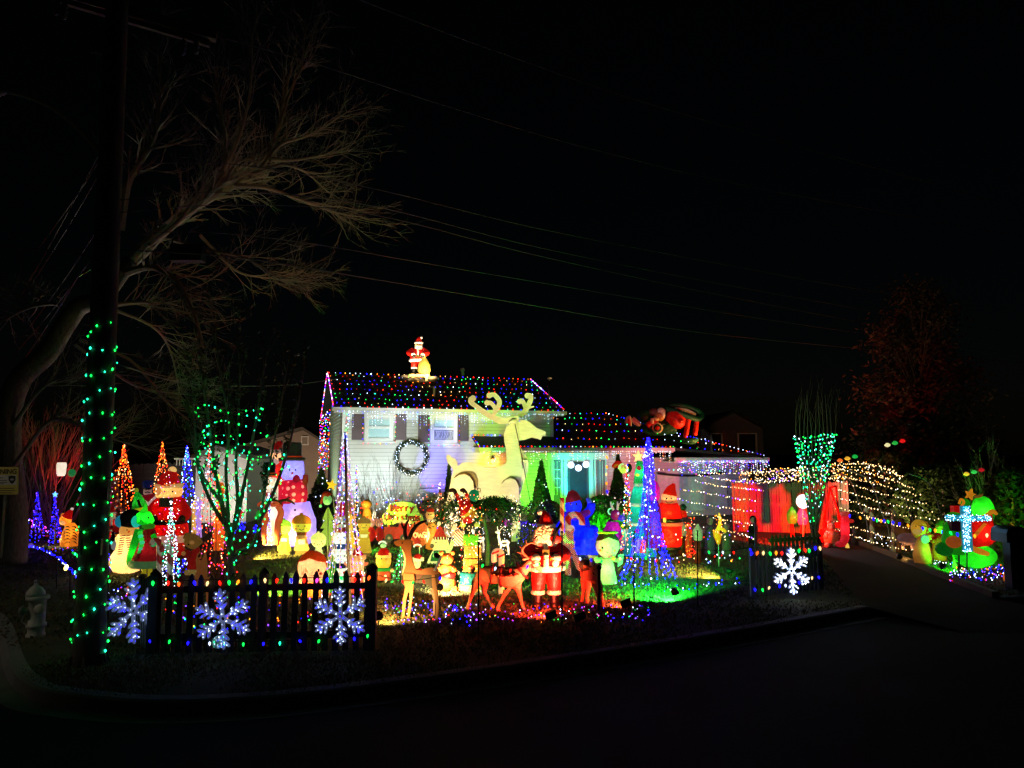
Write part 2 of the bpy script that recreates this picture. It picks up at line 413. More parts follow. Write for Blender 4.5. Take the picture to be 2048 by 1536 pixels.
# lawn: one sheet left of the drive, one right of it
def sheet(name, outline, z, mat):
    mb = MB(); q = [flat(a, z) for a in outline]; mb.add(q, [tuple(t) for t in tessellate_polygon([q])]); return mb.build(name, mat, kind='structure')
LAWN = grassmat()
left = [flat(q, 0) for q in KS] + DL[1:] + [Vector((12.2, 26, 0)), Vector((30, 60, 0)), Vector((60, 500, 0)), Vector((-300, 500, 0)), Vector((-60, 100, 0))]
sheet('lawn', left, 0, LAWN)
right = [DR[3], DR[2], DR[1], DR[0], Vector((12.2, 26, 0)), Vector((30, 60, 0)), Vector((60, 500, 0)), Vector((400, 500, 0)), Vector((400, 60, 0)), Vector((40, 21, 0)), Vector((18, 15.6, 0))]
sheet('lawn', right, 0, LAWN)
def ribbon(name, path, prof, mat, kind='structure'):
    """sweep a cross-section (offset to the right, height) along a ground path"""
    mb = MB(); n = len(path); V = []
    for i, q in enumerate(path):
        d = path[min(i + 1, n - 1)] - path[max(i - 1, 0)]; d.z = 0; d.normalize(); s = Vector((d.y, -d.x, 0))
        for o, z in prof: V.append(Vector((q.x, q.y, 0)) + s * o + Vector((0, 0, z)))
    m = len(prof); Fs = []
    for i in range(n - 1):
        for j in range(m - 1): Fs.append((i * m + j, i * m + j + 1, (i + 1) * m + j + 1, (i + 1) * m + j))
    mb.add(V, Fs); return mb.build(name, mat, kind=kind)
CONC = paint((.2, .195, .18), .85, .3, 2, 50, .5)
ribbon('kerb', KS, [(-.12, -.05), (-.12, .014), (.02, .014), (.06, -.005), (.09, -.125), (.34, -.122), (.34, -.2)], CONC)
ribbon('kerb', [DR[3], Vector((18, 15.6, 0)), Vector((40, 21, 0))], [(-.12, -.05), (-.12, .014), (.02, .014), (.06, -.005), (.09, -.125), (.34, -.122), (.34, -.2)], CONC)
# timber edging of the drive, one beam after another
ed = empty('driveway_edging', 'weathered timber edging laid along the right side of the driveway', 'edging', DR[3])
EDP = smoothpath(DR, 4)
for a, b in zip(EDP[:-1], EDP[1:]):
    mb = MB(); c = (a + b) / 2 - DR[3]; d = b - a; mb.box(c + Vector((.02, 0, .05)), (d.length - .015, .12, .13), Matrix.Rotation(math.atan2(d.y, d.x), 3, 'Z'))
    mb.build('timber', wood((.16, .11, .07)), ed)
# grass
def inside(x, y, poly):
    c = False; n = len(poly); j = n - 1
    for i in range(n):
        a, b = poly[i], poly[j]
        if (a.y > y) != (b.y > y) and x < (b.x - a.x) * (y - a.y) / (b.y - a.y) + a.x: c = not c
        j = i
    return c
mb = MB(); cnt = 0
GRASSM = paint((.1, .115, .04), .8, .5, 1.5, 20, 0)
while cnt < 62000:
    y = 7.6 + 15 * random.random() ** 1.5; x = rnd(-.75, .78) * y * .98
    if not (inside(x, y, left) or inside(x, y, right)): continue
    if noise.noise((x * .7, y * .7, 0)) < rnd(-.6, .3): continue
    cnt += 1; a = rnd(0, 6.3); h = rnd(.012, .034) * (1 + .03 * y); w = .006 + .0006 * y; lx, ly = rnd(-.03, .03), rnd(-.03, .03)
    i = len(mb.v); ca, sa = math.cos(a) * w, math.sin(a) * w
    mb.v += [(x - ca, y - sa, -.003), (x + ca, y + sa, -.003), (x + lx, y + ly, h)]; mb.f.append((i, i + 1, i + 2)); mb.m.append(0)
mb.build('grass', GRASSM, kind='stuff')
# fallen leaves under the front line of decorations
mb = MB()
for _ in range(2600):
    q = G(rnd(740, 1330), rnd(1180, 1250)) if random.random() < .55 else G(rnd(-30, 420), rnd(1095, 1300))
    a = Vector((rnd(-1, 1), rnd(-1, 1), rnd(-.5, .5))).normalized() * rnd(.02, .04); b = a.orthogonal().normalized() * rnd(.012, .022); q = q + Vector((0, 0, rnd(.012, .045)))
    mb.add([q - a, q + b, q + a, q - b], [(0, 1, 2, 3)])
mb.build('fallen_leaves', paint((.13, .07, .03), .8, .5, 3, 8, 0), kind='stuff')

# ================================================================== HOUSE
HA = R(18); P0 = G(680, 1057, 0); P0 = at(680, 1057, 26.0); P0.z = 0
HD = Vector((math.cos(HA), math.sin(HA), 0)); HN = Vector((-math.sin(HA), math.cos(HA), 0))
hs = empty('house', 'two storey split level house with lit siding, garage wing and light covered roofs', 'house', P0, None, HA)
def hp(u, v, yo=0.):
    """local (x, z) on a plane parallel to the facade, yo metres behind it, seen at pixel u, v"""
    d = ray(u, v); o = CAM - P0 - HN * yo; t = -o.dot(HN) / d.dot(HN); q = o + d * t
    return q.dot(HD), q.z
def hw(x, y, z): return P0 + HD * x + HN * y + Vector((0, 0, z))
SID = paint((.62, .6, .55), .6, .08, 1.2, 25, .1); TRIM = paint((.7, .7, .68), .5, .06, 2, 30, .05)
DARKROOF = paint((.035, .03, .032), .9, .45, 6, 90, .8)
def siding(name, x0, x1, z0, z1, y, par=hs, step=.14, axis='x', mat=None):
    """lapped boards: every course leans out over the one below"""
    mb = MB(); z = z0; n = 0
    while z < z1 - .01:
        t = min(z + step, z1); lo, hi = -.034, -.004
        if axis == 'x': mb.add([(x0, y + lo, z + .016), (x1, y + lo, z + .016), (x1, y + hi, t), (x0, y + hi, t), (x0, y + lo + .01, z + .016), (x1, y + lo + .01, z + .016)], [(0, 1, 2, 3), (0, 4, 5, 1)])
        else: mb.add([(y + lo, x0, z), (y + lo, x1, z), (y + hi, x1, t), (y + hi, x0, t), (y, x0, z), (y, x1, z)], [(0, 1, 2, 3), (0, 4, 5, 1)])
        z = t
    if axis == 'x':
        ub = MB(); ub.add([(x0, y - .002, z0), (x1, y - .002, z0), (x1, y - .002, z1), (x0, y - .002, z1)], [(0, 1, 2, 3)]); ub.build('lap_shade_sheet', paint((.34, .33, .31), .8), par)  # grey sheet darkens the slots so each lap reads as shaded
    return mb.build(name, mat or SID, par, kind='stuff')
def hbox(name, mat, x0, x1, y0, y1, z0, z1, par=hs, label=None):
    mb = MB(); mb.box(((x0 + x1) / 2, (y0 + y1) / 2, (z0 + z1) / 2), (abs(x1 - x0), abs(y1 - y0), abs(z1 - z0))); return mb.build(name, mat, par, label=label)
L2 = 8.25; D2 = 7.2; ZE = hp(690, 815)[1]
XW = hp(1306, 940)[0]; XG = hp(1492, 940)[0]
ZW = 2.86; ZG = 2.46
# two storey block
hbox('wall', SID, 0, L2, .0, D2, -.1, ZE); siding('clapboard', 0, L2, .0, ZE, 0); siding('clapboard', 0, D2, 0, ZE + .1, 0, axis='y')
for x in (-.012, L2 - .1): hbox('corner_trim', TRIM, x, x + .11, -.045, .02, 0, ZE)
# gable roof, ridge along x
def roofslab(name, pts, th, mat, par=hs):
    mb = MB(); mb.prism(pts, (0, 0, -th)); return mb.build(name, mat, par)
OV = .42; ZR = ZE + 1.62; YR = D2 / 2
def zroof(y): return ZE + (ZR - ZE) * (y + OV) / (YR + OV)
roofslab('roof', [(-.35, -OV, ZE), (L2 + .35, -OV, ZE), (L2 + .35, YR, ZR), (-.35, YR, ZR)], .12, DARKROOF)
roofslab('roof', [(-.35, YR, ZR), (L2 + .35, YR, ZR), (L2 + .35, D2 + OV, ZE), (-.35, D2 + OV, ZE)], .12, DARKROOF)
mb = MB(); mb.prism([(0.002, 0, ZE - .02), (0.002, D2, ZE - .02), (0.002, YR, ZR - .16)], (.08, 0, 0)); mb.build('gable_wall', SID, hs)
mb = MB(); mb.prism([(L2 - .08, 0, ZE - .02), (L2 - .08, D2, ZE - .02), (L2 - .08, YR, ZR - .16)], (.078, 0, 0)); mb.build('gable_wall', SID, hs)
hbox('gutter', TRIM, -.4, L2 + .4, -OV - .1, -OV - .005, ZE - .16, ZE - .02)
hbox('soffit', TRIM, -.33, L2 + .33, -OV, -.02, ZE - .2, ZE - .165)
hbox('frieze_board', TRIM, 0, L2, -.05, -.037, ZE - .42, ZE - .2)
# shingle courses: thin proud strips up the front slope
mb = MB()
for k in range(1, 24):
    t = k / 24; y = -OV + (YR + OV) * t; z = ZE + (ZR - ZE) * t
    x = -.35
    while x < L2 + .3:
        w = rnd(.3, .5); x2 = min(x + w, L2 + .34); j = rnd(-.012, .012)
        mb.add([(x, y + j, z + .004), (x2, y + j, z + .004), (x2, y + .15, z + .07), (x, y + .15, z + .07), (x, y + j, z + .014), (x2, y + j, z + .014)], [(4, 5, 2, 3), (0, 1, 5, 4)]); x = x2 + .008
mb.build('shingles', DARKROOF, hs, kind='stuff')
# windows upstairs
GLASS = clear_mat((.9, .95, 1), .06, .16); BLIND = paint((.36, .68, .72), .7, .05, 2, 40, .05)  # teal puts the cyan light on the panes into the blind colour
def window(u0, v0, u1, v1, blind=True, yo=0., sill=True):
    x0, z1 = hp(u0, v0, yo - .05); x1, z0 = hp(u1, v1, yo - .05)
    t = .1; mb = MB()
    for a in ((x0 - t, x0, z0 - t, z1 + t), (x1, x1 + t, z0 - t, z1 + t), (x0, x1, z1, z1 + t), (x0, x1, z0 - t, z0)):
        mb.box(((a[0] + a[1]) / 2, yo - .06, (a[2] + a[3]) / 2), (a[1] - a[0], .09, a[3] - a[2]))
    fr = mb.build('window', TRIM, hs); zm = (z0 + z1) / 2
    mb = MB(); q = .045
    for (za, zb) in ((zm, z1), (z0, zm)):
        for a in ((x0, x0 + q, za, zb), (x1 - q, x1, za, zb), (x0 + q, x1 - q, zb - q, zb), (x0 + q, x1 - q, za, za + q)):
            mb.box(((a[0] + a[1]) / 2, yo - .065, (a[2] + a[3]) / 2), (a[1] - a[0] - .002, .045, a[3] - a[2] - .002))
    mb.build('sash', paint((.78, .78, .76), .4), fr)
    for (za, zb) in ((zm, z1), (z0, zm)):
        mb = MB(); mb.box(((x0 + x1) / 2, yo - .062, (za + zb) / 2), (x1 - x0 - 2 * q, .006, zb - za - 2 * q)); mb.build('pane', GLASS, fr)
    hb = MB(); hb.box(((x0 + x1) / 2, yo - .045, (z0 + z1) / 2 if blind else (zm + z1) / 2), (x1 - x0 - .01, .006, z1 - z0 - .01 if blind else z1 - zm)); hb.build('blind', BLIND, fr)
    if not blind:
        hb = MB(); hb.box(((x0 + x1) / 2, yo - .043, (zm + z0) / 2), (x1 - x0 - .01, .004, zm - z0 - .01)); hb.build('dark_opening', paint((.02, .02, .03), .4), fr)
        hb = MB()
        for k in range(9):
            xx = x0 + .12 + (x1 - x0 - .24) * k / 8; hb.tube([(xx - .04, yo - .052, z0 + .09), (xx + .05 * math.cos(k * 1.7), yo - .052, z0 + .2), (xx + .02, yo - .052, z0 + .36)], .012, 5)
        hb.tube([(x0 + .1, yo - .052, z0 + .1), (x1 - .1, yo - .052, z0 + .1)], .012, 5); hb.tube([(x0 + .1, yo - .052, z0 + .37), (x1 - .1, yo - .052, z0 + .37)], .012, 5)
        hb.build('window_grille', paint((.5, .5, .5), .5), fr)
    if sill: hbox('sill', TRIM, x0 - .16, x1 + .16, yo - .13, yo - .04, z0 - .15, z0 - .105, fr)
    return x0, x1, z0, z1
w1 = window(735, 832, 781, 878); w2 = window(866, 833, 909, 882, False)
SHUT = paint((.11, .075, .085), .6, .15, 3, 30, .1)
def shutter(x0, x1, z0, z1):
    sh = hbox('shutter', SHUT, x0, x1, -.06, -.036, z0, z1)
    zm = (z0 + z1) / 2
    for za, zb in ((z0 + .06, zm - .03), (zm + .03, z1 - .06)): hbox('shutter_panel', SHUT, x0 + .06, x1 - .06, -.072, -.059, za, zb, sh)
for (a, b, c_, d_) in ((704, 727, 828, 880), (791, 812, 828, 880), (836, 858, 830, 884), (915, 936, 830, 882)):
    x0, z1 = hp(a, c_); x1, z0 = hp(b, d_); shutter(x0, x1, z0, z1)
# lower window behind the bushes
window(842, 983, 872, 1012, False)
# ---- one storey wing + garage (hip end)
XP = hp(958, 890, -1.1)[0]; YWF = -1.1; YWR = 3.2; ZWR = 4.42; DW = 7.4
hbox('wall', SID, L2 + .002, XW, .05, DW, -.1, ZW - .05); siding('clapboard', L2, XW, 0, ZW - .2, .05)
x, z = hp(1212, 829, YWR); XHR = x
XEND = XG + .3
ZE2 = lambda x: ZW + (ZG - ZW) * max(0, min(1, (x - XW) / (XEND - XW)))
roofslab('roof', [(L2 + .01, YWF, ZW), (XW + .4, YWF, ZW), (XHR, YWR, ZWR), (L2 + .01, YWR, ZWR)], .1, DARKROOF)
roofslab('roof', [(XW + .405, YWF, ZW), (XEND, YWF, ZG), (XEND, YWR + 3, ZG + .3), (XHR + .004, YWR, ZWR)], .1, DARKROOF)
roofslab('roof', [(L2 + .01, YWR, ZWR), (XHR, YWR, ZWR), (XEND, DW + .4, ZG), (L2 + .01, DW + .4, ZW)], .1, DARKROOF)
roofslab('porch_roof', [(XP, YWF, ZW), (L2, YWF, ZW), (L2, -.01, ZW + .44), (XP, -.01, ZW + .44)], .08, DARKROOF)
hbox('porch_ceiling', TRIM, XP + .05, L2, YWF + .05, -.02, ZW - .2, ZW - .15)
hbox('gutter', TRIM, XP - .03, XW + .35, YWF - .1, YWF - .004, ZW - .15, ZW - .01)
hbox('gutter', TRIM, XW + .36, XEND + .03, YWF - .1, YWF - .004, ZG - .16, ZG - .01)
hbox('soffit', TRIM, L2 + .01, XW + .35, YWF + .02, .03, ZW - .2, ZW - .152)
hbox('fascia', TRIM, XP + .02, XP + .06, YWF, -.02, ZW - .15, ZW - .0)
GAR = paint((.4, .4, .41), .7, .1, 2, 25, .1)
hbox('garage_wall', GAR, XW + .002, XG, -.15, DW, -.1, ZG - .02); hbox('soffit', TRIM, XW + .36, XEND, YWF + .02, -.16, ZG - .22, ZG - .17)
siding('clapboard', XW, XG, 0, ZG - .2, -.15, mat=GAR)
gx0, gz1 = hp(1330, 950, -.16); gx1, gz0 = hp(1460, 1060, -.16)
gd = hbox('garage_door', paint((.42, .4, .42), .5, .08), gx0, gx1, -.2, -.168, .0, 2.0)
for r_ in range(4):
    for c_ in range(4):
        ww = (gx1 - gx0) / 4
        hbox('garage_panel', paint((.46, .44, .46), .5, .08), gx0 + ww * c_ + .06, gx0 + ww * (c_ + 1) - .06, -.215, -.199, .06 + .49 * r_, .06 + .49 * r_ + .37, gd)
bx0, bz1 = hp(1314, 943, -.3); bx1, bz0 = hp(1452, 952, -.3)
tp = empty('tarp', 'sagging grey tarpaulin with black hem hung across the garage door', 'tarp', hw(bx0, -.3, bz1), None, HA)
def tarp_piece(nm, y0f, y1f, mat, dy):
    mb = MB(); n = 14; V = []; Fs = []
    for i in range(n + 1):
        t = i / n; x = (bx1 - bx0) * t; top = -.08 - .32 * t * (1 - t) * 1.6 + .03 * t
        for j in range(7):
            q = j / 6; z = top + (y0f + (y1f - y0f) * q); V.append((x, dy + .05 * math.sin(t * 17) * (q + .2) * (1 if nm == 'cloth' else 0), z))
    for i in range(n):
        for j in range(6): a = i * 7 + j; Fs.append((a, a + 1, a + 8, a + 7))
    mb.add(V, Fs); return mb.build(nm, mat, tp, True)
tarp_piece('cloth', 0, -1.45, paint((.5, .5, .52), .5, .2, 2, 8, .3), 0); tarp_piece('hem', .05, -.04, paint((.012, .012, .014), .6), -.03)
# door with sidelights
GREENT = paint((.7, .72, .7), .5, .05)
def hrect(name, mat, u0, v0, u1, v1, y0, y1, par=hs):
    x0, z1 = hp(u0, v0, y0); x1, z0 = hp(u1, v1, y0); return hbox(name, mat, x0, x1, y0, y1, z0, z1, par)
dr = hrect('door', paint((.06, .075, .1), .4), 1136, 925, 1178, 1030, .0, .04)
hrect('door_glass', paint((.025, .035, .06), .12, .3, 8, 20, .2), 1140, 924, 1174, 1012, -.02, -.004, dr)
for u0, u1 in ((1128, 1135), (1179, 1188), (1096, 1101), (1122, 1127), (1189, 1193), (1212, 1216)): hrect('door_pilaster', GREENT, u0, 918, u1, 1040, -.05, .045, dr)
hrect('door_head', GREENT, 1094, 906, 1218, 919, -.07, .045, dr)
for u0, u1 in ((1102, 1121), (1194, 1211)):
    sl = hrect('sidelight', paint((.15, .16, .17), .3), u0, 920, u1, 1035, .0, .042, dr)
for u in (1108, 1114, 1200, 1205): hrect('glazing_bar', GREENT, u, 922, u + 1.2, 990, -.03, -.002, dr)
for v in (938, 956, 974): hrect('glazing_bar', GREENT, 1102, v, 1121, v + 1.5, -.032, -.003, dr)
for i, (u, v) in enumerate(((1142, 930), (1157, 936), (1172, 929))):
    x, z = hp(u, v, -.1); o = empty('snowball_lamp', 'glowing white snowflake ball, %s of three in the front door window' % ('left', 'lower middle', 'right')[i], 'lamp', hw(x, -.1, z), 'glowing balls in the door window')
    mb = MB(); mb.ell((0, 0, 0), (.13, .07, .13), 12, 8); mb.build('globe', lamp_mat('d8f0ff', 3.5), o, True)
    mb = MB(); mb.tube([(0, 0, .12), (0, .01, .3)], .006, 4); mb.build('cord', paint('202020'), o)
# porch lantern
x, z = hp(985, 921, -.12); pl = empty('porch_lantern', 'warm glowing porch lantern under the low roof behind the big deer', 'lantern', hw(x, -.14, z))
mb = MB(); mb.ell((0, 0, -.03), (.075, .075, .09), 12, 8); mb.build('bulb', lamp_mat('ffb040', 9), pl, True)
mb = MB(); mb.lathe([(.09, .06), (.05, .13), (.02, .2)], seg=10); mb.box((0, .07, .05), (.05, .14, .05)); mb.build('cap', paint('141010', .4), pl)
lamp(hw(x, -.32, z - .04), 28, 'ff9a38', .05)
# roof pipes
for nm, lb, (u, v0, v1), rr, ml in (('vent_pipe', 'short capped vent pipe on the back of the main roof', (925, 736, 757), .12, paint((.3, .29, .27), .6)),
                                ('metal_flue', 'tall shiny metal flue pipe standing right of the upper roof', (1099, 752, 815), .09, paint((.6, .6, .62), .2, .1, 5, 30, .1, 1.))):
    k = K(nm, lb, 'pipe', u, v1, 31.5 if rr > .1 else 29.5)
    r = rr / k.s * .55
    k.lathe('pipe', ml, u, [(v1 + 8, r), (v0 + 5, r)], seg=14); k.lathe('cap', ml, u, [(v0 + 6, r * 1.5), (v0 + 2, r * 1.6), (v0, r * .6)], seg=14)
mb = MB()
for u, v in ((857, 779), (868, 790)): pass
mb.tube([hw(*(3.6, 1.0, zroof(1.0) - .05)) - P0, hw(3.6, 1.0, zroof(1.0) + .38) - P0], .045, 8)
rp = tagk(mb.build('roof_stack', paint((.3, .3, .3), .5)), 'thin grey stack pipe on the front slope below the roof Santa', 'pipe'); rp.location = P0

# ================================================================== NEIGHBOURS
def simple_house(name, label, u0, u1, vb, ve, vr, Y, wallm, roofm, gable=True, ur=None, wins=(), dp=9.):
    k = K(name, label, 'house', u0, vb, Y); a = k.p(u0, vb); b = k.p(u1, vb); e = k.p(u0, ve).z; r = k.p(u0, vr).z; z0 = -k.base.z
    um = ur or (u0 + u1) / 2; m = k.p(um, vr)
    mb = MB(); mb.prism([(a.x, 0, z0), (b.x, 0, z0), (b.x, 0, e), (m.x, 0, r), (a.x, 0, e)], (0, dp, 0)); mb.build('wall', wallm, k.root)
    mb = MB(); z = z0
    while z < r - .05:
        t = z + .2; f = lambda zz: (a.x if zz <= e else a.x + (m.x - a.x) * (zz - e) / (r - e), b.x if zz <= e else b.x + (m.x - b.x) * (zz - e) / (r - e))
        l0, r0 = f(z); mb.add([(l0, -.03, z), (r0, -.03, z), (f(t)[1], -.006, t), (f(t)[0], -.006, t)], [(0, 1, 2, 3)]); z = t
    mb.build('clapboard', wallm, k.root, kind='stuff')
    for s_, x in ((-1, a.x), (1, b.x)):
        d = Vector((x - m.x, 0, e - r)); q = m + Vector((0, 0, 0)); q.y = 0; q.z = r; ex = q + d * 1.08
        mb = MB(); mb.prism([(q.x, -.35, q.z + .02), (ex.x, -.35, ex.z + .02), (ex.x, dp + .3, ex.z + .02), (q.x, dp + .3, q.z + .02)], (0, 0, .16)); mb.build('roof', roofm, k.root)
    for (x0, v0, x1, v1, wm) in wins:
        w = k.box('window', wm, x0, v0, x1, v1, -2, 3)
        t = 2
        for q in ((x0 - t, v0 - t, x0, v1 + t), (x1, v0 - t, x1 + t, v1 + t), (x0, v0 - t, x1, v0), (x0, v1, x1, v1 + t)): k.box('window_frame', TRIM, *q, -4, 4, par=w)
    return k
NW = paint((.3, .24, .2), .7, .15, 2, 20, .2); BLK = paint((.015, .015, .018), .3)
simple_house('neighbour_house', 'plain brown gabled house behind the giant snowman on the left', 470, 668, 1000, 900, 860, 42, NW, paint((.09, .08, .07), .9), ur=607, wins=((604, 874, 615, 888, paint((.25, .2, .17), .6)),))
simple_house('neighbour_house', 'dark gabled house behind the garage roof on the right', 1405, 1530, 990, 858, 826, 46, paint((.16, .14, .13), .8), paint((.04, .04, .04), .9), wins=((1424, 868, 1443, 905, BLK), (1478, 868, 1512, 905, BLK)))
sh = simple_house('shed', 'small white clapboard shed glaring in a floodlight behind the green tree', 388, 492, 1045, 918, 900, 27.5, paint((.75, .75, .72), .6, .05), paint((.2, .2, .2), .8), dp=4.)
# dark board fence at the back left
def board_fence(name, label, u0, v0t, v0b, u1, v1t, v1b, n, mat, Y0=None, Y1=None, point=False, rails=True, group=None, gap=.004):
    a = G(u0, v0b) if Y0 is None else flat(at(u0, v0b, Y0), 0); b = G(u1, v1b) if Y1 is None else flat(at(u1, v1b, Y1), 0)
    ha = at(u0, v0t, a.y).z; hb = at(u1, v1t, b.y).z
    rt = empty(name, label, 'fence', a, group); d = b - a; w = d.length / n; ang = math.atan2(d.y, d.x); rm = Matrix.Rotation(ang, 3, 'Z')
    protos = []
    for j in range(4):
        mb = MB(); hh = 1.0; ww = w - gap; x = ww / 2
        mb.prism([(-x, 0, 0), (x, 0, 0), (x, 0, .965), (x * .35, 0, 1.), (-x * .35, 0, 1.), (-x, 0, .965)] if point else [(-x, 0, 0), (x, 0, 0), (x, 0, 1), (-x, 0, 1)], (0, .02, 0)); protos.append(mb.mesh('board', mat))
    for i in range(n):
        t = (i + .5) / n; o = link('board', protos[i % 4], rt); o.location = d * t + Vector((0, rnd(-.004, .004), 0)); o.rotation_euler = (rnd(-.01, .01), rnd(-.008, .008), ang); o.scale = (1, 1, (ha + (hb - ha) * t) * rnd(.985, 1.015))
    nv = Vector((-math.sin(ang), math.cos(ang), 0))
    for f in ((.18, .55, .88) if rails else ()):
        mb = MB(); q = [nv * .045 + Vector((0, 0, ha * f)), d + nv * .045 + Vector((0, 0, hb * f))]; mb.box((q[0] + q[1]) / 2, (d.length, .04, .08), rm); mb.build('rail', mat, rt)
    return rt, a, b
board_fence('board_fence', 'tall dark board fence across the back of the left yard', -40, 935, 1052, 390, 925, 1050, 70, wood((.05, .045, .04)), 27, 27.5)
kk = K('fence_topper', 'row of white spindles along the top of the dark back fence', 'fence top', 345, 925, 27)
for u in range(352, 396, 6): kk.box('spindle', TRIM, u, 919, u + 1.6, 931, 0, 2)
kk.box('spindle_rail', TRIM, 348, 916, 396, 919.5, -1, 4)
# red lit stockade fence at the right
board_fence('stockade_fence', 'stockade fence glowing red in a floodlight beside the garage', 1466, 966, 1062, 1700, 962, 1066, 46, paint((.3, .24, .22), .8, .35, 2, 30, .5), 24.5, 23.6, point=True, gap=.012)
# ================================================================== STREET THINGS
# utility pole
PW = wood((.12, .1, .08), .4, (14, 14, 1.2))
pb = G(177, 1325); pk = K('utility_pole', 'tall dark wooden utility pole wrapped in green fairy lights at the corner', 'utility pole', 177, 1325)
PY = pk.Y
def polept(v): return at(177 + (1325 - v) * 58 / 1325, v, PY)
zt = 13.2; ptop = at(240, -140, PY)
mb = MB(); path = [polept(v) - pk.base for v in (1335, 1300, 1200, 1000, 700, 400, 100, -140, -420)]; path[0].z = -.1
mb.tube(path, [.215, .195, .18, .172, .165, .155, .145, .13, .12], 20); pole = mb.build('pole', PW, pk.root, True)
mb = MB()
for i in range(9):
    z = .05; mb.tube([Vector((.13 * math.cos(i), .13 * math.sin(i), -.02)), Vector((.24 * math.cos(i), .24 * math.sin(i), -.02)), Vector((.2 * math.cos(i), .2 * math.sin(i), .12))], .02, 4)
mb.build('pole_foot', PW, pk.root)
def arm(u0, v0, Y0, u1, v1, Y1, w=.12):
    a = at(u0, v0, Y0) - pk.base; b = at(u1, v1, Y1) - pk.base; mb = MB(); d = (b - a)
    mb.box((a + b) / 2, (d.length, w, w * 1.1), d.to_track_quat('X', 'Z').to_matrix()); return mb.build('crossarm', wood((.4, .32, .24), .4), pk.root)
a1 = arm(60, -30, PY - .25, 433, 74, PY + .6); a2 = arm(110, -2, PY - .22, 420, 89, PY + .62, .07)
INS = paint((.35, .35, .36), .25)
for (u, v, Y) in ((128, 28, PY - .2), (112, 20, PY - .25), (366, 100, PY + .45), (392, 98, PY + .5)):
    q = at(u, v, Y) - pk.base; mb = MB(); mb.lathe([(.02, .16), (.05, .12), (.03, .08), (.055, .04), (.03, 0), (.045, -.04), (.02, -.08)], q, seg=10); mb.build('insulator', INS, pk.root, True)
# hardware on the pole's left side
for (u, v) in ((190, 512), (205, 525), (168, 545), (210, 470)):
    q = at(u, v, PY - .05) - pk.base; mb = MB(); mb.tube([q + Vector((-.06, 0, -.05)), q, q + Vector((.08, .02, .05))], .012, 6); mb.ell(q, (.02, .02, .02), 8, 6); mb.build('cable_clamp', paint((.5, .5, .52), .25, .1, 5, 30, .1, 1.), pk.root)
pk.box('meter_box', paint((.03, .035, .03), .5), 160, 1078, 202, 1110, -26, 8); pk.box('junction_box', paint((.02, .03, .025), .5), 188, 975, 215, 1000, -24, 8)
# street lamp on its curved arm
ks = K('street_lamp', 'street lamp head on a long curved arm reaching out to the left edge', 'street lamp', 212, 315, PY)
ks.tube('lamp_arm', paint((.5, .47, .4), .5), [(212, 322), (190, 293), (150, 250), (100, 213), (50, 192), (12, 183)], [5, 5, 4.5, 4.2, 4, 4])
ks.ell('lamp_head', paint((.5, .48, .42), .4), -2, 183, 16, 9, 0, 8)
ks.ell('lens', paint((.6, .58, .5), .2), -6, 190, 8, 5, 0, 5)
# wires
CAB = paint((.09, .09, .09), .45)
def wire_(label, pts, r=.012, n=6, group='overhead wires'):
    q = [at(*p) for p in pts]; b = q[0]; o = empty('power_line', label, 'cable', b, group); mb = MB(); mb.tube([a - b for a in smoothpath(q, n)], r, 4); mb.build('cable', CAB, o, True)
wire_('uppermost faint overhead wire crossing from the top edge to the far right', [(690, -12, 10), (1020, 112, 14), (1330, 217, 20), (1700, 322, 32), (2080, 425, 44)])
wire_('long overhead wire sweeping from the crossarm down across the middle of the sky', [(432, 72, PY + .6), (640, 130, 11.5), (900, 214, 14.5), (1210, 305, 20), (1560, 385, 30), (2080, 480, 46)])
wire_('upper of three thin parallel wires above the roof Santa', [(240, 330, PY), (480, 330, 11), (760, 380, 14), (1100, 462, 20), (1480, 535, 28), (1760, 585, 36), (2080, 630, 46)], .01)
wire_('middle one of three thin parallel wires above the roof Santa', [(240, 400, PY), (480, 385, 11), (760, 415, 14), (1100, 500, 20), (1480, 575, 28), (1850, 640, 40), (2080, 672, 46)], .01)
wire_('lower of three thin parallel wires above the roof Santa', [(240, 425, PY), (480, 410, 11), (760, 432, 14), (1100, 517, 20), (1480, 598, 28), (1850, 668, 40), (2080, 700, 46)], .01)
wire_('bright telephone wire with a splice passing above the roof ridge', [(240, 470, PY), (420, 465, 10.5), (640, 490, 13), (900, 535, 16.5), (1280, 598, 24), (1640, 655, 32), (2080, 715, 44)], .009)
wire_('lowest thick telephone cable over the house', [(240, 500, PY), (420, 510, 10.5), (560, 527, 12), (800, 567, 15), (1060, 610, 19), (1400, 665, 26), (1750, 700, 34), (2080, 728, 44)], .013)
wire_('nearly level service wire from the tree to the house gable', [(240, 730, PY + .1), (380, 768, 14), (520, 772, 19), (600, 768, 22), (672, 758, 26)], .012)
for i, (u0, v0, u1, v1) in enumerate(((228, 250, 15, 640), (212, 300, 60, 520), (208, 330, 40, 605), (192, 462, 40, 680), (180, 520, 20, 720), (163, 540, 30, 745))):
    wire_('%s of the slanting wires left of the pole' % ('first', 'second', 'third', 'fourth', 'fifth', 'lowest')[i], [(u0, v0, PY), ((u0 + u1) / 2, (v0 + v1) / 2 + 6, PY + 6), (u1, v1, PY + 18)], .012, 6, 'slanting wires left of the pole')
wire_('near level wire running off the left edge from the pole', [(205, 525, PY), (140, 505, PY + 1), (0, 492, PY + 3)], .012)
kc = K('hanging_equipment_case', 'dark long splice case hanging under the cable right of the pole', 'cable box', 370, 505, 10.5)
kc.box('case', paint((.02, .026, .024), .5), 338, 488, 403, 520, 0, 24); kc.tube('hook', CAB, [(345, 488), (345, 478)], 1.5); kc.tube('hook', CAB, [(395, 488), (395, 480)], 1.5)
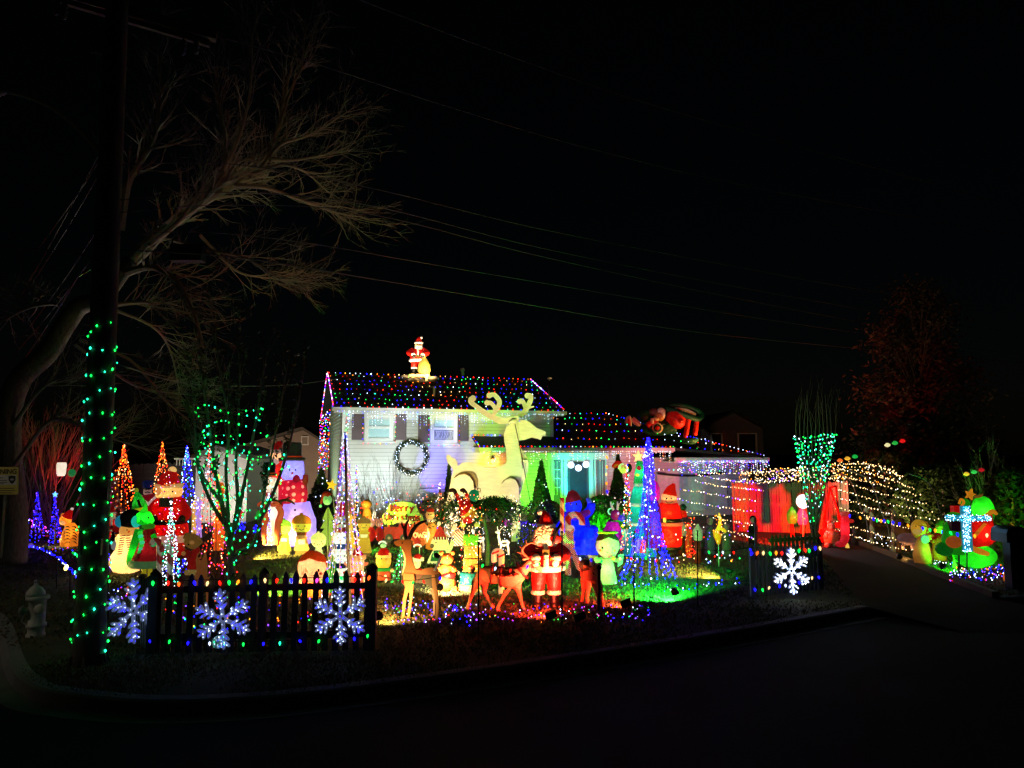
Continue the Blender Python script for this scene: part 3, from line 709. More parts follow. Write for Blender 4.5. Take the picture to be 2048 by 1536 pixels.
# green lights up the pole
def spiral(pathf, v0, v1, rad, turns, n=300, jit=.0, ph=0):
    out = []
    for i in range(n + 1):
        t = i / n; a = ph + 2 * math.pi * turns * t; q = pathf(v0 + (v1 - v0) * t); r = rad - .035 * t
        out.append(q + Vector((r * math.cos(a), r * math.sin(a), .05 * math.sin(a * 1.7))))
    return out
sp = spiral(polept, 1300, 650, .212, 15)
string_lights('green fairy lights spiralling up the utility pole', [sp], .15, 'ggt', .023, .006, jit=.012)
# fire hydrant
k = K('fire_hydrant', 'pale weathered fire hydrant on the grass left of the pole', 'fire hydrant', 70, 1272)
HY = paint((.52, .5, .44), .5, .25, 8, 40, .3)
k.lathe('barrel', HY, 71, [(1274, 17), (1268, 17), (1266, 15), (1254, 15), (1252, 18), (1247, 18), (1246, 15), (1200, 15), (1198, 21), (1192, 21), (1191, 18)])
k.lathe('bonnet', HY, 71, [(1191, 18), (1184, 16.5), (1176, 11), (1171, 5), (1170, 4), (1166, 3.5)])
k.lathe('operating_nut', HY, 71, [(1167, 3), (1160, 2.6)], seg=6)
k.tube('outlet', HY, [(60, 1222, -6), (46, 1222, -16)], 7, sm=False); k.ell('outlet_cap', paint((.2, .2, .19), .5), 44, 1222, 6, 9, -18, 8)
k.tube('outlet', HY, [(78, 1218, -12), (80, 1218, -22)], 9, sm=False); k.ell('outlet_cap', HY, 80, 1218, 9, 10, -23, 5)
k.tube('chain', paint((.3, .3, .3), .3), [(48, 1230, -16), (44, 1244, -14), (54, 1250, -14)], 1.4)
k.tube('bolt_flange', HY, [(52, 1196, 0), (90, 1196, 0)], 2.2, sm=False)
# warning sign on its post at the left edge
k = K('warning_sign', 'yellow neighbourhood warning sign on a dark post at the left edge', 'sign', 2, 1110, 12.8)
k.box('post', paint((.03, .03, .035), .6), -3, 985, 8, 1118, 3, 8)
YEL = paint((.62, .5, .1), .5, .1, 3, 30, .05)
def rrect(u0, v0, u1, v1, r):
    o = []
    for cu, cv, a0 in ((u1 - r, v0 + r, -90), (u1 - r, v1 - r, 0), (u0 + r, v1 - r, 90), (u0 + r, v0 + r, 180)):
        for i in range(4): a = R(a0 + 30 * i); o.append((cu + r * math.cos(a), cv + r * math.sin(a)))
    return o
k.poly('panel', YEL, rrect(-34, 934, 36, 989, 3), 0, .012)
k.poly('white_field', paint((.6, .58, .52), .5), rrect(-32, 950, 33, 970, 1), -.3, .003)
def text(kit, s, u, v, px, mat, y=-.6, par=None, align='CENTER', name='lettering', bold=0.):
    cu = bpy.data.curves.new(name, 'FONT'); cu.body = s; cu.size = px * kit.s; cu.align_x = align; cu.extrude = .0015; cu.offset = bold
    cu.materials.append(mat); o = bpy.data.objects.new(name, cu); C.objects.link(o); me = bpy.data.meshes.new_from_object(o.evaluated_get(bpy.context.evaluated_depsgraph_get())); bpy.data.objects.remove(o); bpy.data.curves.remove(cu)
    o = link(name, me, par or kit.root)
    o.location = kit.p(u, v, y); o.rotation_euler = (math.pi / 2, 0, 0); return o
INK = paint((.015, .014, .012), .6)
text(k, 'WARNING', 1, 947.5, 13.5, INK, bold=.002)
for u0, u1, v in ((-6, 6, 955), (-12, 14, 960), (-10, 14, 964), (-10, 8, 967), (-22, 28, 976), (-26, 30, 980.5), (-20, 24, 985)): k.box('print_line', INK, u0, v, u1, v + 1.3, -.5, .6)
k.poly('shield', INK, [(17, 952), (24, 951), (31, 952), (31, 960), (28, 965), (24, 968), (20, 965), (17, 960)], -.5, .003)
k.ell('emblem', paint((.4, .4, .4), .5), 24, 959, 4, 2.2, -.9, .4)
# mailbox at the right edge
k = K('mailbox', 'dark mailbox on a thick dark post at the right edge', 'mailbox', 2034, 1180, 14.2)
MBX = paint((.018, .024, .022), .35)
k.box('post', MBX, 2026, 1086, 2050, 1185, 6, 22)
mb = MB(); L_ = 48 * k.s; c0 = k.p(2036, 1086, -6); wv = 22 * k.s; hv = 18 * k.s
pr = [(-wv, 0), (wv, 0), (wv, hv), (wv * .85, hv * 1.45), (wv * .4, hv * 1.75), (-wv * .4, hv * 1.75), (-wv * .85, hv * 1.45), (-wv, hv)]
mb.prism([c0 + Vector((x, 0, z)) for x, z in pr], (0, L_, 0)); bx = mb.build('box', MBX, k.root)
text(k, '5110', 2034, 1071, 11, paint((.65, .65, .6), .5), -8, par=k.root, name='house_number'); k.box('flag', paint((.4, .03, .03), .5), 2012, 1062, 2014, 1080, 4, 10)

# ------------------------------------------------------------------ picket fences
PKM = paint((.035, .032, .03), .6, .3, 4, 40, .3); PKL = paint((.3, .32, .2), .6, .2, 4, 40, .3)
def picket_fence(name, label, runs, group, mat=PKM, thick=.02):
    b0 = G(runs[0][0], runs[0][2]); rt = empty(name, label, 'picket fence', b0, group); tops = []
    for (u0, t0, g0, u1, t1, g1, n, w) in runs:
        a = G(u0, g0); b = G(u1, g1); ha = at(u0, t0, a.y).z; hb = at(u1, t1, b.y).z; d = b - a; ang = math.atan2(d.y, d.x)
        mb = MB(); x = w / 2; mb.prism([(-x, 0, 0), (x, 0, 0), (x, 0, .9), (x * .8, 0, .95), (x * .3, 0, .99), (0, 0, 1), (-x * .3, 0, .99), (-x * .8, 0, .95), (-x, 0, .9)], (0, thick, 0)); me = mb.mesh('picket', mat)
        for i in range(n):
            t = (i + .5) / n; o = link('picket', me, rt); o.location = a - b0 + d * t; o.scale = (1, 1, (ha + (hb - ha) * t) * rnd(.98, 1.01)); o.rotation_euler = (0, rnd(-.012, .012), ang)
        rm = Matrix.Rotation(ang, 3, 'Z'); nv = Vector((-math.sin(ang), math.cos(ang), 0))
        for f in (.2, .8):
            mb = MB(); c = a - b0 + d / 2 + nv * .045 + Vector((0, 0, (ha + hb) / 2 * f)); tl = math.atan2((hb - ha) * f, d.length)
            mb.box(c, (d.length, .04, .085), rm @ Matrix.Rotation(-tl, 3, 'Y')); mb.build('rail', mat, rt)
        tops.append([a + Vector((0, -.04, ha * .93)), b + Vector((0, -.04, hb * .93))])
    return rt, b0, tops
def fpost(rt, b0, u, t, g, w, mat, dy=0.):
    a = G(u, g); h = at(u, t, a.y).z; mb = MB(); mb.box(a - b0 + Vector((0, dy, h / 2 - .02)), (w, w, h)); mb.lathe([(w * .62, h - .03), (w * .62, h - .0), (.01, h + .06)], a - b0 + Vector((0, dy, 0)), seg=4); return mb.build('post', mat, rt)
fl, fb, ft = picket_fence('picket_fence', 'low dark picket fence hung with snowflakes at the near corner', [(302, 1150, 1307, 742, 1140, 1300, 21, .078), (256, 1160, 1272, 296, 1152, 1306, 9, .07)], None)
fpost(fl, fb, 300, 1148, 1308, .12, PKM, .05); fpost(fl, fb, 740, 1136, 1301, .13, PKM, .05); fpost(fl, fb, 519, 1146, 1306, .1, PKM, .09)
fr, rb, frt = picket_fence('picket_fence', 'second dark picket fence with one white snowflake beside the driveway', [(1506, 1096, 1195, 1644, 1084, 1178, 17, .062), (1542, 1070, 1128, 1642, 1064, 1122, 12, .07)], None, paint((.06, .062, .055), .6, .3, 4, 40, .3))
fpost(fr, rb, 1505, 1092, 1194, .085, PKL, -.03); fpost(fr, rb, 1644, 1082, 1178, .08, PKM, .05); fpost(fr, rb, 1518, 1040, 1190, .04, paint((.3, .28, .25), .6), .08)
SEQ = 'rgbaybrgwab'
c9_string('big coloured bulbs along the top of the near picket fence', sag(ft[0][0], ft[0][1], .0, 30), .165, 'grobyrgabyrbrpb', .024)
c9_string('big coloured bulbs along the top of the fence beside the driveway', sag(frt[0][0], frt[0][1], .02, 20), .155, 'boygarbygrgby', .03)
c9_string('sparse coloured bulbs low along the near picket fence', [q + Vector((0, -.03, 0)) for q in sag(G(300, 1307) + Vector((0, 0, .2)), G(742, 1300) + Vector((0, 0, .22)), .06, 20)], .23, 'bgbwbgbtbgb', .019)
c9_string('few blue and white bulbs low on the fence beside the driveway', [G(1508, 1195) + Vector((0, -.05, .18)), G(1560, 1190) + Vector((0, -.05, .2)), G(1644, 1178) + Vector((0, -.05, .3))], .2, 'bgybwb', .024)
# bits of lights behind the near fence
def ground_scatter(label, n, area, pattern, r, zmax=.05, name='string_lights', wire=True, step=None):
    """a string laid loosely over the ground: wanders through the area"""
    pts = []
    for i in range(n):
        f = area(); pts.append(f + Vector((0, 0, rnd(.02, zmax))))
    b = pts[0].copy(); rt = empty(name, label, 'string lights', flat(b, 0)); b = rt.location.copy()
    pts.sort(key=lambda q: q.x); w = MB(); w.tube([q - b + Vector((0, 0, -.012)) for q in pts], .0035, 3); w.build('wire', paint('0a140c', .6), rt, False, 'stuff')
    bulbs('bulbs', [q - b for q in pts], pattern, r, rt); return rt
ground_scatter('tangle of coloured lights on the grass behind the near fence', 110, lambda: G(rnd(330, 560), rnd(1195, 1262)), 'brboabvga', .017)
ground_scatter('few coloured lights on the grass behind the fence end post', 26, lambda: G(rnd(590, 735), rnd(1195, 1250)), 'bvrag', .017)
ground_scatter('band of purple and white lights strewn under the front reindeer', 165, lambda: G(rnd(780, 1300), 1232 + 18 * rnd(-1, 1) - .012 * rnd(0, 500)), 'bvvbwprgbva', .0125)
ground_scatter('sparse white and blue lights strewn on the grass below the brown deer', 70, lambda: G(rnd(770, 960), rnd(1200, 1255)), 'bvwwb', .015)
ground_scatter('thin row of blue and white lights on the green lit grass at right', 36, lambda: (lambda u: G(u, 1172 + 8 * math.sin(u * .02) + rnd(-5, 5)))(rnd(1210, 1510)), 'bwbwb', .02)
ground_scatter('coloured lights piled along the verge below the mailbox', 190, lambda: G(rnd(1900, 2050), 1150 + rnd(-14, 18)), 'bbvvrowwba', .018, .14)
ground_scatter('white lights spaced along the driveway edging', 60, lambda: (lambda t: G(1745 + 190 * t, 1075 + 78 * t + rnd(-9, 5)))(random.random()), 'wwwWw', .02, .06)
# ------------------------------------------------------------------ snowflakes on the fences
ACR = clear_mat((.72, .78, .92), .25, .5)
_n = ACR.node_tree.nodes; _p = [q for q in _n if q.type == 'BSDF_PRINCIPLED'][0]; _p.inputs['Emission Color'].default_value = (.42, .5, 1, 1); _p.inputs['Emission Strength'].default_value = .12
def snowflake(label, u, v, Y, rad, ru=1., tilt=0., rz=0., pat='wwwb', br=.014, dens=1.):
    o = at(u, v, Y); rt = empty('lit_snowflake', label, 'snowflake light', o, 'light up snowflakes', rz); pts = []
    for a in range(6):
        A = R(a * 60 + 90 + tilt + rnd(-4, 4)); d = Vector((math.cos(A) * ru, 0, math.sin(A))); e = Vector((-math.sin(A) * ru, 0, math.cos(A)))
        mb = MB()
        def bar(p, q, w=.032):
            dd = (q - p).normalized(); nn = Vector((-dd.z, 0, dd.x)) * w * rad * 1.9
            mb.prism([p - nn, q - nn * .7, q + dd * .05 * rad, q + nn * .7, p + nn], (0, .028, 0))
            L_ = (q - p).length; n = max(2, int(L_ / (.052 / dens)))
            for i in range(n): pts.append(p.lerp(q, (i + .6) / n) + Vector((rnd(-.008, .008), -.012, rnd(-.008, .008))))
        bar(d * rad * .06, d * rad)
        for f, l in ((.36, .2), (.56, .3), (.78, .22)):
            for s_ in (1, -1): l2 = l * rnd(.75, 1.1); bar(d * rad * f, d * rad * (f + l2 * .62) + e * s_ * rad * l2 * rnd(.68, .86))
        mb.build('arm', ACR, rt)
    bulbs('bulbs', pts, pat, br, rt, .25); return rt
snowflake('large crooked snowflake in the middle of the near fence, bulbs missing', 445, 1238, 9.35, .37, pat='wb', tilt=6, br=.0095, dens=.8)
snowflake('large full snowflake at the right end of the near fence', 680, 1232, 9.4, .36, pat='wwb', br=.0095, dens=.85)
snowflake('snowflake seen nearly edge on at the left corner of the near fence', 268, 1222, 9.75, .42, .95, 4, R(62), 'wb', .0095, .8)
snowflake('bright white snowflake on the fence beside the driveway', 1583, 1142, 13.35, .42, .85, 0, 0, 'WwwWw', .021, 1.5)
k = K('wire_hoop_edging', 'thin white wire hoop edging at the near fence corner', 'garden edging', 285, 1304)
for i in range(5):
    u = 276 + i * 4.4; k.tube('hoop', paint((.5, .52, .45), .4), [(u, 1302 - 3 * (5 - i), 3 * (5 - i)), (u, 1215 - 6 * i, 8), (u + 3, 1205 - 6 * i, 8), (u + 5, 1215 - 6 * i, 6), (u + 6, 1303 - 2.5 * (4 - i), 2)], .7, seg=6)
k = K('crumpled_light_ball', 'small clump of green and white lights at the foot of the near fence', 'light ball', 436, 1300, 9.3)
k.ell('ball', clear_mat((.6, .8, .65), .2, .5), 437, 1284, 12, 13); bulbs('bulbs', [k.p(437 + rnd(-12, 12), 1284 + rnd(-12, 12), rnd(-10, 6)) for _ in range(26)], 'wwgt', .009, k.root)
# thin black stakes with the bulb line
STK = paint((.012, .012, .014), .5)
SL = [('thin black stake rising in front of the red harnessed reindeer', 957, 1085, 1266, 3.2), ('thin black stake in front of the standing Santa', 1124, 1064, 1246, 3), ('thin black stake in front of the blue light cone', 1268, 1064, 1226, 2.6),
      ('short thick black post in front of the second reindeer', 1198, 1135, 1236, 7), ('thin black stake at the right of the green lit grass', 1395, 1062, 1212, 2.4), ('thin black stake right of the utility pole', 216, 1076, 1238, 3),
      ('low black stake holding the blue lights left of the pole', 140, 1128, 1198, 2.4), ('low black stake nearest the hydrant with blue lights', 113, 1120, 1176, 2.2), ('thin dark stake in front of the light cross', 1918, 1040, 1152, 3)]
for lb, u, t, g, w in SL:
    k = K('garden_stake', lb, 'stake', u, g, None, 'black garden stakes'); k.tube('rod', STK, [(u, g + 3), (u, t)], w / 2, sm=False, seg=8); k.ell('cap', STK, u, t, w * .8, w * .8, seg=8)
def gp(u, v, Y): return at(u, v, Y)
bl = [gp(748, 1148, 10.2), gp(800, 1160, 10.6), gp(850, 1158, 11), gp(905, 1146, 11.2), gp(957, 1128, 11.25), gp(1010, 1136, 11.5), gp(1060, 1130, 11.7), gp(1124, 1108, 11.8), gp(1190, 1118, 12.2), gp(1268, 1112, 12.4), gp(1330, 1116, 12.7), gp(1395, 1100, 12.95), gp(1450, 1102, 13), gp(1505, 1094, 13.1)]
c9_string('long line of big coloured bulbs strung from stake to stake across the front', smoothpath(bl, 4), .26, 'gyrgrbyrgwrbgarwb', .021)
# blue strings on the left
def run(label, pts, pat, r, step, jit=.03, Y=None, wr=.004): return string_lights(label, [smoothpath([G(u, v) + Vector((0, 0, z)) for u, v, z in pts], 5)], step, pat, r, wr, jit=jit)
run('blue lights drooping along the kerb side stakes from the big tree', [(38, 1102, .15), (75, 1120, .3), (112, 1140, .3), (150, 1172, .22), (200, 1212, .2), (262, 1258, .2)], 'bbbbw', .017, .075)
run('blue and pink lights running back beside the low flood lamp', [(92, 1112, .12), (140, 1108, .12), (185, 1112, .1), (225, 1120, .1)], 'bbbvr', .018, .06, .05)
run('purple and pink garland sloping down from the left edge', [(12, 1072, .75), (40, 1084, .72), (80, 1090, .5), (125, 1090, .3), (160, 1094, .2)], 'vpvrbpw', .02, .04, .07)
run('red and blue lights lying on the grass right of the pole', [(205, 1195, .05), (228, 1188, .05), (250, 1184, .05), (268, 1188, .05), (240, 1198, .05), (215, 1200, .05)], 'rrobvw', .016, .05, .05)
run('blue lights heaped at the feet of the scarf snowman', [(205, 1135, .12), (225, 1142, .15), (250, 1146, .1), (232, 1138, .2), (208, 1142, .2), (240, 1148, .25)], 'bbbbv', .022, .03, .14)
run('blue lights in the grass around the white light spire', [(305, 1146, .1), (335, 1150, .12), (360, 1142, .12), (372, 1136, .12), (350, 1148, .1)], 'bbbw', .02, .035, .12)
# ================================================================== TREES AND SHRUBS
BARK = wood((.12, .1, .085), .5, (8, 8, 2)); TWIG = paint((.3, .25, .2), .8, .2, 3, 20, .1)
# the great bare tree behind the pole
tY = 15.5
kt = K('bare_tree', 'huge bare tree leaning from the left edge behind the utility pole', 'tree', 25, 1112, tY)
kt.base.z = 0; kt.root.location.z = 0
def tp(u, v, y=0):
    u = 560 + (u - 560) * .74 if u > 560 else u
    return at(u, v, tY + y) - kt.base
tr = MB(); cr = MB()
trunk = [(22, 1125), (26, 1060), (22, 980), (15, 900), (20, 810), (45, 752), (95, 705), (130, 650), (160, 612), (200, 600), (232, 560), (262, 520)]
tr.tube(smoothpath([tp(*q) for q in trunk], 4), [.3 - .14 * i / 44 for i in range(45)], 14)
tr.build('trunk', BARK, kt.root, True)
limbs = [([(256, 530), (290, 500), (330, 460), (390, 415), (440, 385), (470, 370), (510, 340), (540, 300), (560, 240), (580, 160)], .14, 2), ([(262, 515), (300, 480), (350, 440), (400, 405), (440, 360), (452, 320), (445, 260), (430, 180)], .12, 0),
         ([(240, 460), (255, 370), (280, 325), (310, 270), (320, 180), (318, 110)], .1, -1.5), ([(255, 545), (290, 535), (320, 540), (360, 570), (390, 630), (405, 690)], .09, -1), ([(470, 372), (530, 375), (600, 395), (690, 420), (750, 432)], .06, 1),
         ([(540, 320), (600, 320), (680, 310), (752, 300)], .05, 2), ([(520, 340), (560, 290), (640, 270), (740, 225)], .05, 1.5), ([(500, 352), (560, 330), (630, 345), (690, 385)], .05, 2.5), ([(448, 340), (480, 270), (500, 180), (505, 70)], .05, -1),
         ([(300, 490), (360, 440), (400, 380), (410, 330)], .05, -2), ([(345, 480), (420, 500), (500, 520), (560, 560)], .05, -1), ([(400, 470), (470, 540), (530, 555), (590, 560)], .04, 1), ([(560, 250), (590, 180), (620, 130), (625, 80)], .04, 1),
         ([(130, 655), (120, 610), (60, 615), (10, 640)], .07, 1), ([(28, 850), (70, 790), (110, 760), (160, 750)], .05, -.5), ([(30, 930), (90, 850), (130, 840), (200, 870), (300, 900)], .05, -1), ([(180, 640), (230, 610), (290, 605), (300, 610)], .06, 0),
         ([(160, 680), (260, 720), (330, 800), (390, 850)], .045, .5), ([(150, 690), (250, 760), (300, 780), (380, 790)], .04, 1.5), ([(200, 610), (300, 650), (340, 700), (360, 790)], .045, 2)]
for L_, r, y in limbs:
    ph = smoothpath([tp(u, v, y * (i + 1) / len(L_)) for i, (u, v) in enumerate(L_)], 4); n = len(ph)
    cr.tube(ph, [r * (1 - .8 * i / n) for i in range(n)], 7, False)
    for i in range(3, n):
        for _ in range(1 if i < n * .4 else 3):
            d = (ph[i] - ph[i - 1]).normalized(); nd = (d + Vector((rnd(-.8, .9), rnd(-.9, .9), rnd(-.5, 1.)))).normalized()
            grow(cr, ph[i], nd, rnd(.5, 1.15), max(.006, r * (1 - .8 * i / n) * .4), 2, 5, .7, .02, (2, 4), 3, None, .2, .6)
cr.build('crown', paint((.24, .22, .18), .85, .3, 2, 20, .2), kt.root)
# red lit stems at the left
kr = K('red_stem_shrub', 'fan of straight bare stems lit deep red at the left edge', 'shrub', 85, 1075)
mb = MB()
for i in range(75):
    u0 = 85 + rnd(-60, 45); a = rnd(-1, 1); top = (u0 + a * 75 + (85 if a > 0 else 20) * rnd(0, 1), rnd(835, 900))
    p0 = kr.p(u0, 1072, rnd(-30, 40)); p1 = kr.p(top[0], top[1], rnd(-60, 60)); mid = p0.lerp(p1, .5) + Vector((rnd(-.15, .15), 0, .1))
    ph = smoothpath([p0, mid, p1], 4); mb.tube(ph, [.022 * (1 - .75 * j / 8) for j in range(9)], 5, False)
    for j in (4, 5, 6, 7): grow(mb, ph[j], (ph[j] - ph[j - 1]).normalized() + Vector((rnd(-.4, .4), 0, .2)), rnd(.5, .9), .007, 1, 4, .4, .05, (2, 3), 3)
mb.build('stems', paint((.36, .2, .17), .7), kr.root)
# leaf mulch round the tree
mb = MB()
for _ in range(900):
    q = G(rnd(-20, 95), rnd(1098, 1128)); a = Vector((rnd(-1, 1), rnd(-1, 1), rnd(-.4, .6))).normalized() * rnd(.04, .1); b = a.orthogonal().normalized() * rnd(.03, .06); q = q + Vector((0, 0, rnd(.02, .1)))
    mb.add([q - a, q + b, q + a, q - b], [(0, 1, 2, 3)])
mb.build('mulch', paint((.3, .22, .2), .8), kind='stuff')
# green lit magnolia in the near bed
km = K('magnolia_tree', 'multi stemmed magnolia wound with green lights inside the near fence', 'tree', 460, 1215)
mg = MB(); lf = []; STEMS = [[(460, 1215), (462, 1120), (455, 1060), (440, 990), (428, 930), (420, 860), (405, 760)], [(462, 1130), (475, 1105), (505, 1090), (520, 1040), (530, 980), (545, 900), (560, 820), (575, 730)], [(458, 1100), (455, 1010), (452, 930), (458, 850), (440, 740), (430, 660)],
     [(462, 1080), (475, 1010), (472, 930), (475, 860), (480, 740), (470, 650)], [(470, 1060), (490, 960), (505, 880), (520, 790), (535, 700)], [(450, 1050), (420, 1000), (395, 930), (390, 860), (385, 780)], [(520, 1040), (545, 990), (570, 920), (590, 840), (610, 730)], [(440, 1000), (410, 960), (388, 900)]]
gstems = []
for i, S in enumerate(STEMS):
    ph = smoothpath([km.p(u, v, 30 * math.sin(i * 2.1) * j / len(S)) for j, (u, v) in enumerate(S)], 4); gstems.append(ph); n = len(ph)
    r0 = .07 if i == 0 else .04; mg.tube(ph, [r0 * (1 - .8 * j / n) for j in range(n)], 8, False)
    for j in range(n // 2, n):
        tips = []; d = (ph[j] - ph[j - 1]).normalized(); grow(mg, ph[j], d + Vector((rnd(-.5, .5), rnd(-.4, .4), .5)), rnd(.3, .6), .007, 1, 5, .4, .12, (1, 2), 3, tips); lf += tips[1:]
mg.build('trunk', wood((.24, .22, .17), .3, (6, 6, 2)), km.root, True)
mb = MB(); leafy(mb, [q for q in lf if q.z > 2.0], .085, 2, .04, .38); mb.build('leaves', paint((.06, .085, .03), .4, .3, 3, 10, 0), km.root, kind='stuff')
gl = []
for ph in gstems:
    q = [p + km.base for p in ph]; n = len(q); rot = []
    for i in range(n * 3):
        t = i / (n * 3 - 1) * (n - 1); a = q[min(int(t), n - 2)].lerp(q[min(int(t), n - 2) + 1], t - min(int(t), n - 2))
        if a.z > 2.75: break
        rot.append(a + Vector((math.cos(i * 1.1) * .06, math.sin(i * 1.1) * .06, 0)))
    if len(rot) > 3: gl.append(rot)
rings = []
for v in (826, 856, 880, 905, 935, 968, 1000, 1035, 1068):
    w = 72 - (v - 818) * .17; ring = [km.p(465 + w * math.cos(a) * rnd(.75, 1.1), v + 12 * math.sin(a * 2 + v) + rnd(-9, 9), w * .8 * math.sin(a)) + km.base for a in [2 * math.pi * i / 14 + v for i in range(12)]]; rings.append(smoothpath(ring, 3))
string_lights('green lights wound round the stems of the magnolia', gl, .14, 'ggtt', .022, .006, jit=.03, wire='0c3a18')
string_lights('green lights looped in rings around the magnolia stems', rings, .15, 'ggtgt', .021, .005, jit=.02, wire='2a7a3a')
# shrubs and conifers by the house
LEAFD = paint((.025, .05, .018), .6, .35, 2, 10, 0); LEAFG = paint((.05, .1, .025), .6, .35, 2, 10, 0); LEAFB = paint((.07, .05, .03), .7, .3, 2, 10, 0)
def conifer(name, label, u, vb, vt, w, mat, n=2600, size=.11, round_=False, Y=None, lights=None, group=None, cat='shrub', trunk=True):
    k = K(name, label, cat, u, vb, Y, group); h = (vb - vt) * k.s; w = w * k.s; pts = []
    z0 = -k.base.z
    while len(pts) < n:
        t = random.random(); z = z0 + (h - z0) * t; a = rnd(0, 6.283)
        if round_: pr = math.sin(math.acos(2 * t - 1) if 0 < t < 1 else 0)
        else: pr = min(1., (1 - t) * 1.25) * (1 if t > .08 else .75)
        rr = w * pr * (1 + .22 * noise.noise((math.cos(a) * 1.8, math.sin(a) * 1.8 + u, z * 2.2))) * (1 - .35 * random.random() ** 2)
        if noise.noise((math.cos(a) * 3 + u, math.sin(a) * 3, z * 4)) < -.28: continue
        pts.append((rr * math.cos(a), rr * math.sin(a), z))
    mb = MB(); leafy(mb, pts, size, 1, .02, .45); mb.build('foliage', mat, k.root, kind='stuff')
    if trunk: mb = MB(); mb.tube([(0, 0, z0 - .02), (0, 0, z0 + (h - z0) * .8)], [.07, .02], 8); mb.build('trunk', BARK, k.root)
    if lights:
        q = random.sample(pts, lights[1]); bulbs('bulbs', [Vector(p) * 1.04 for p in q], lights[0], lights[2], k.root)
    return k
conifer('arborvitae', 'dark rounded evergreen with white lights left of the house corner', 640, 1075, 940, 42, LEAFD, 3000, .14, lights=('w', 30, .03), Y=23)
conifer('arborvitae', 'pointed evergreen with white lights standing left of the front door', 1083, 1075, 922, 27, LEAFG, 3200, .13, lights=('Ww', 16, .024), Y=24)
conifer('arborvitae', 'tall narrow evergreen under the elf head right of the front door', 1238, 1085, 912, 27, LEAFG, 3400, .13, Y=23.5, lights=('W', 10, .02))
conifer('boxwood_bush', 'rounded bush glowing bright green below the front door', 1205, 1090, 992, 46, LEAFG, 3600, .1, True, Y=21.5, lights=('W', 14, .02))
conifer('boxwood_bush', 'small round bush lit brightest green behind the blue inflatable', 1197, 1085, 1022, 24, LEAFG, 1800, .08, True, Y=20.5)
conifer('arborvitae', 'thin dark evergreen behind the rump of the giant deer', 897, 1070, 930, 16, LEAFD, 1500, .12, Y=23)
conifer('boxwood_bush', 'low dark bush with white lights right of the giant deer', 1100, 1095, 1003, 32, LEAFD, 2000, .1, True, Y=21, lights=('Ww', 16, .02))
conifer('boxwood_bush', 'bluish lit low bush behind the standing Santa', 1062, 1085, 1045, 26, LEAFD, 1200, .08, True, Y=18.5, lights=('bbvw', 60, .014))
# wispy bare shrubs in front of the house
def wispy(name, label, u, vb, vt, w, col, n=34, Y=None, lev=2):
    k = K(name, label, 'shrub', u, vb, Y); mb = MB(); h = (vb - vt) * k.s
    for i in range(n):
        a = rnd(-1, 1); d = Vector((a * w / (vb - vt) * 1.1, rnd(-.3, .3), 1)); grow(mb, (rnd(-.15, .15), rnd(-.15, .15), -k.base.z), d, h * rnd(.55, .85), .008, lev, 6, .35, .04, (3, 5), 4, None, .1, .45)
    mb.build('twigs', paint(col, .8), k.root); return k
wispy('bare_shrub', 'wispy bare shrub lit pale blue below the wreath', 800, 1062, 905, 62, (.2, .2, .19), 20, 23.5)
wispy('bare_shrub', 'brownish bare shrub left of the wreath with few red bulbs', 735, 1060, 925, 40, (.2, .14, .08), 26, 23)
kb = wispy('bare_shrub', 'dark bare shrub hung with coloured lights by the basement window', 870, 1075, 975, 50, (.1, .07, .05), 26, 21.5)
bulbs('bulbs', [kb.p(870 + rnd(-75, 75), 1060 - 75 * random.random(), rnd(-40, 40)) for _ in range(150)], 'rawyobw', .018, kb.root)
k2 = wispy('bare_shrub', 'bare shrub sparkling with white lights behind the green sign', 770, 1080, 960, 26, (.12, .1, .08), 18, 19.5)
bulbs('bulbs', [k2.p(772 + rnd(-26, 22), 1075 - 115 * random.random(), rnd(-20, 20)) for _ in range(60)], 'wwwbr', .018, k2.root)
# spreading weeping tree in front of the giant deer
kw = K('weeping_tree', 'flat topped weeping evergreen on a thin trunk before the giant deer', 'tree', 972, 1132)
mb = MB(); mb.tube(smoothpath([kw.p(974, 1134), kw.p(976, 1090, 3), kw.p(970, 1050), kw.p(966, 1018)], 4), [.05 - .0015 * i for i in range(13)], 8)
pts = []
for i in range(60):
    a = rnd(0, 6.28); L_ = rnd(.5, 1.25); e = Vector((math.cos(a) * L_ * 1.15, math.sin(a) * L_ * .8, 0)); p0 = kw.p(966, 1018); z = kw.p(966, 1004 + rnd(-6, 8)).z - p0.z
    ph = smoothpath([p0, p0 + e * .5 + Vector((0, 0, z)), p0 + e + Vector((0, 0, z - rnd(.05, .55)))], 4); mb.tube(ph, [.016 - .0015 * j for j in range(9)], 4, False); pts += ph[3:]
mb.build('trunk', wood((.12, .1, .06)), kw.root, True)
mb = MB(); leafy(mb, pts, .1, 13, .1, .3); mb.build('foliage', LEAFD, kw.root, kind='stuff')
bulbs('bulbs', [kw.p(966 + rnd(-75, 75), 1030 + rnd(-14, 18), rnd(-50, 0)) for _ in range(26)], 'roWW', .018, kw.root)
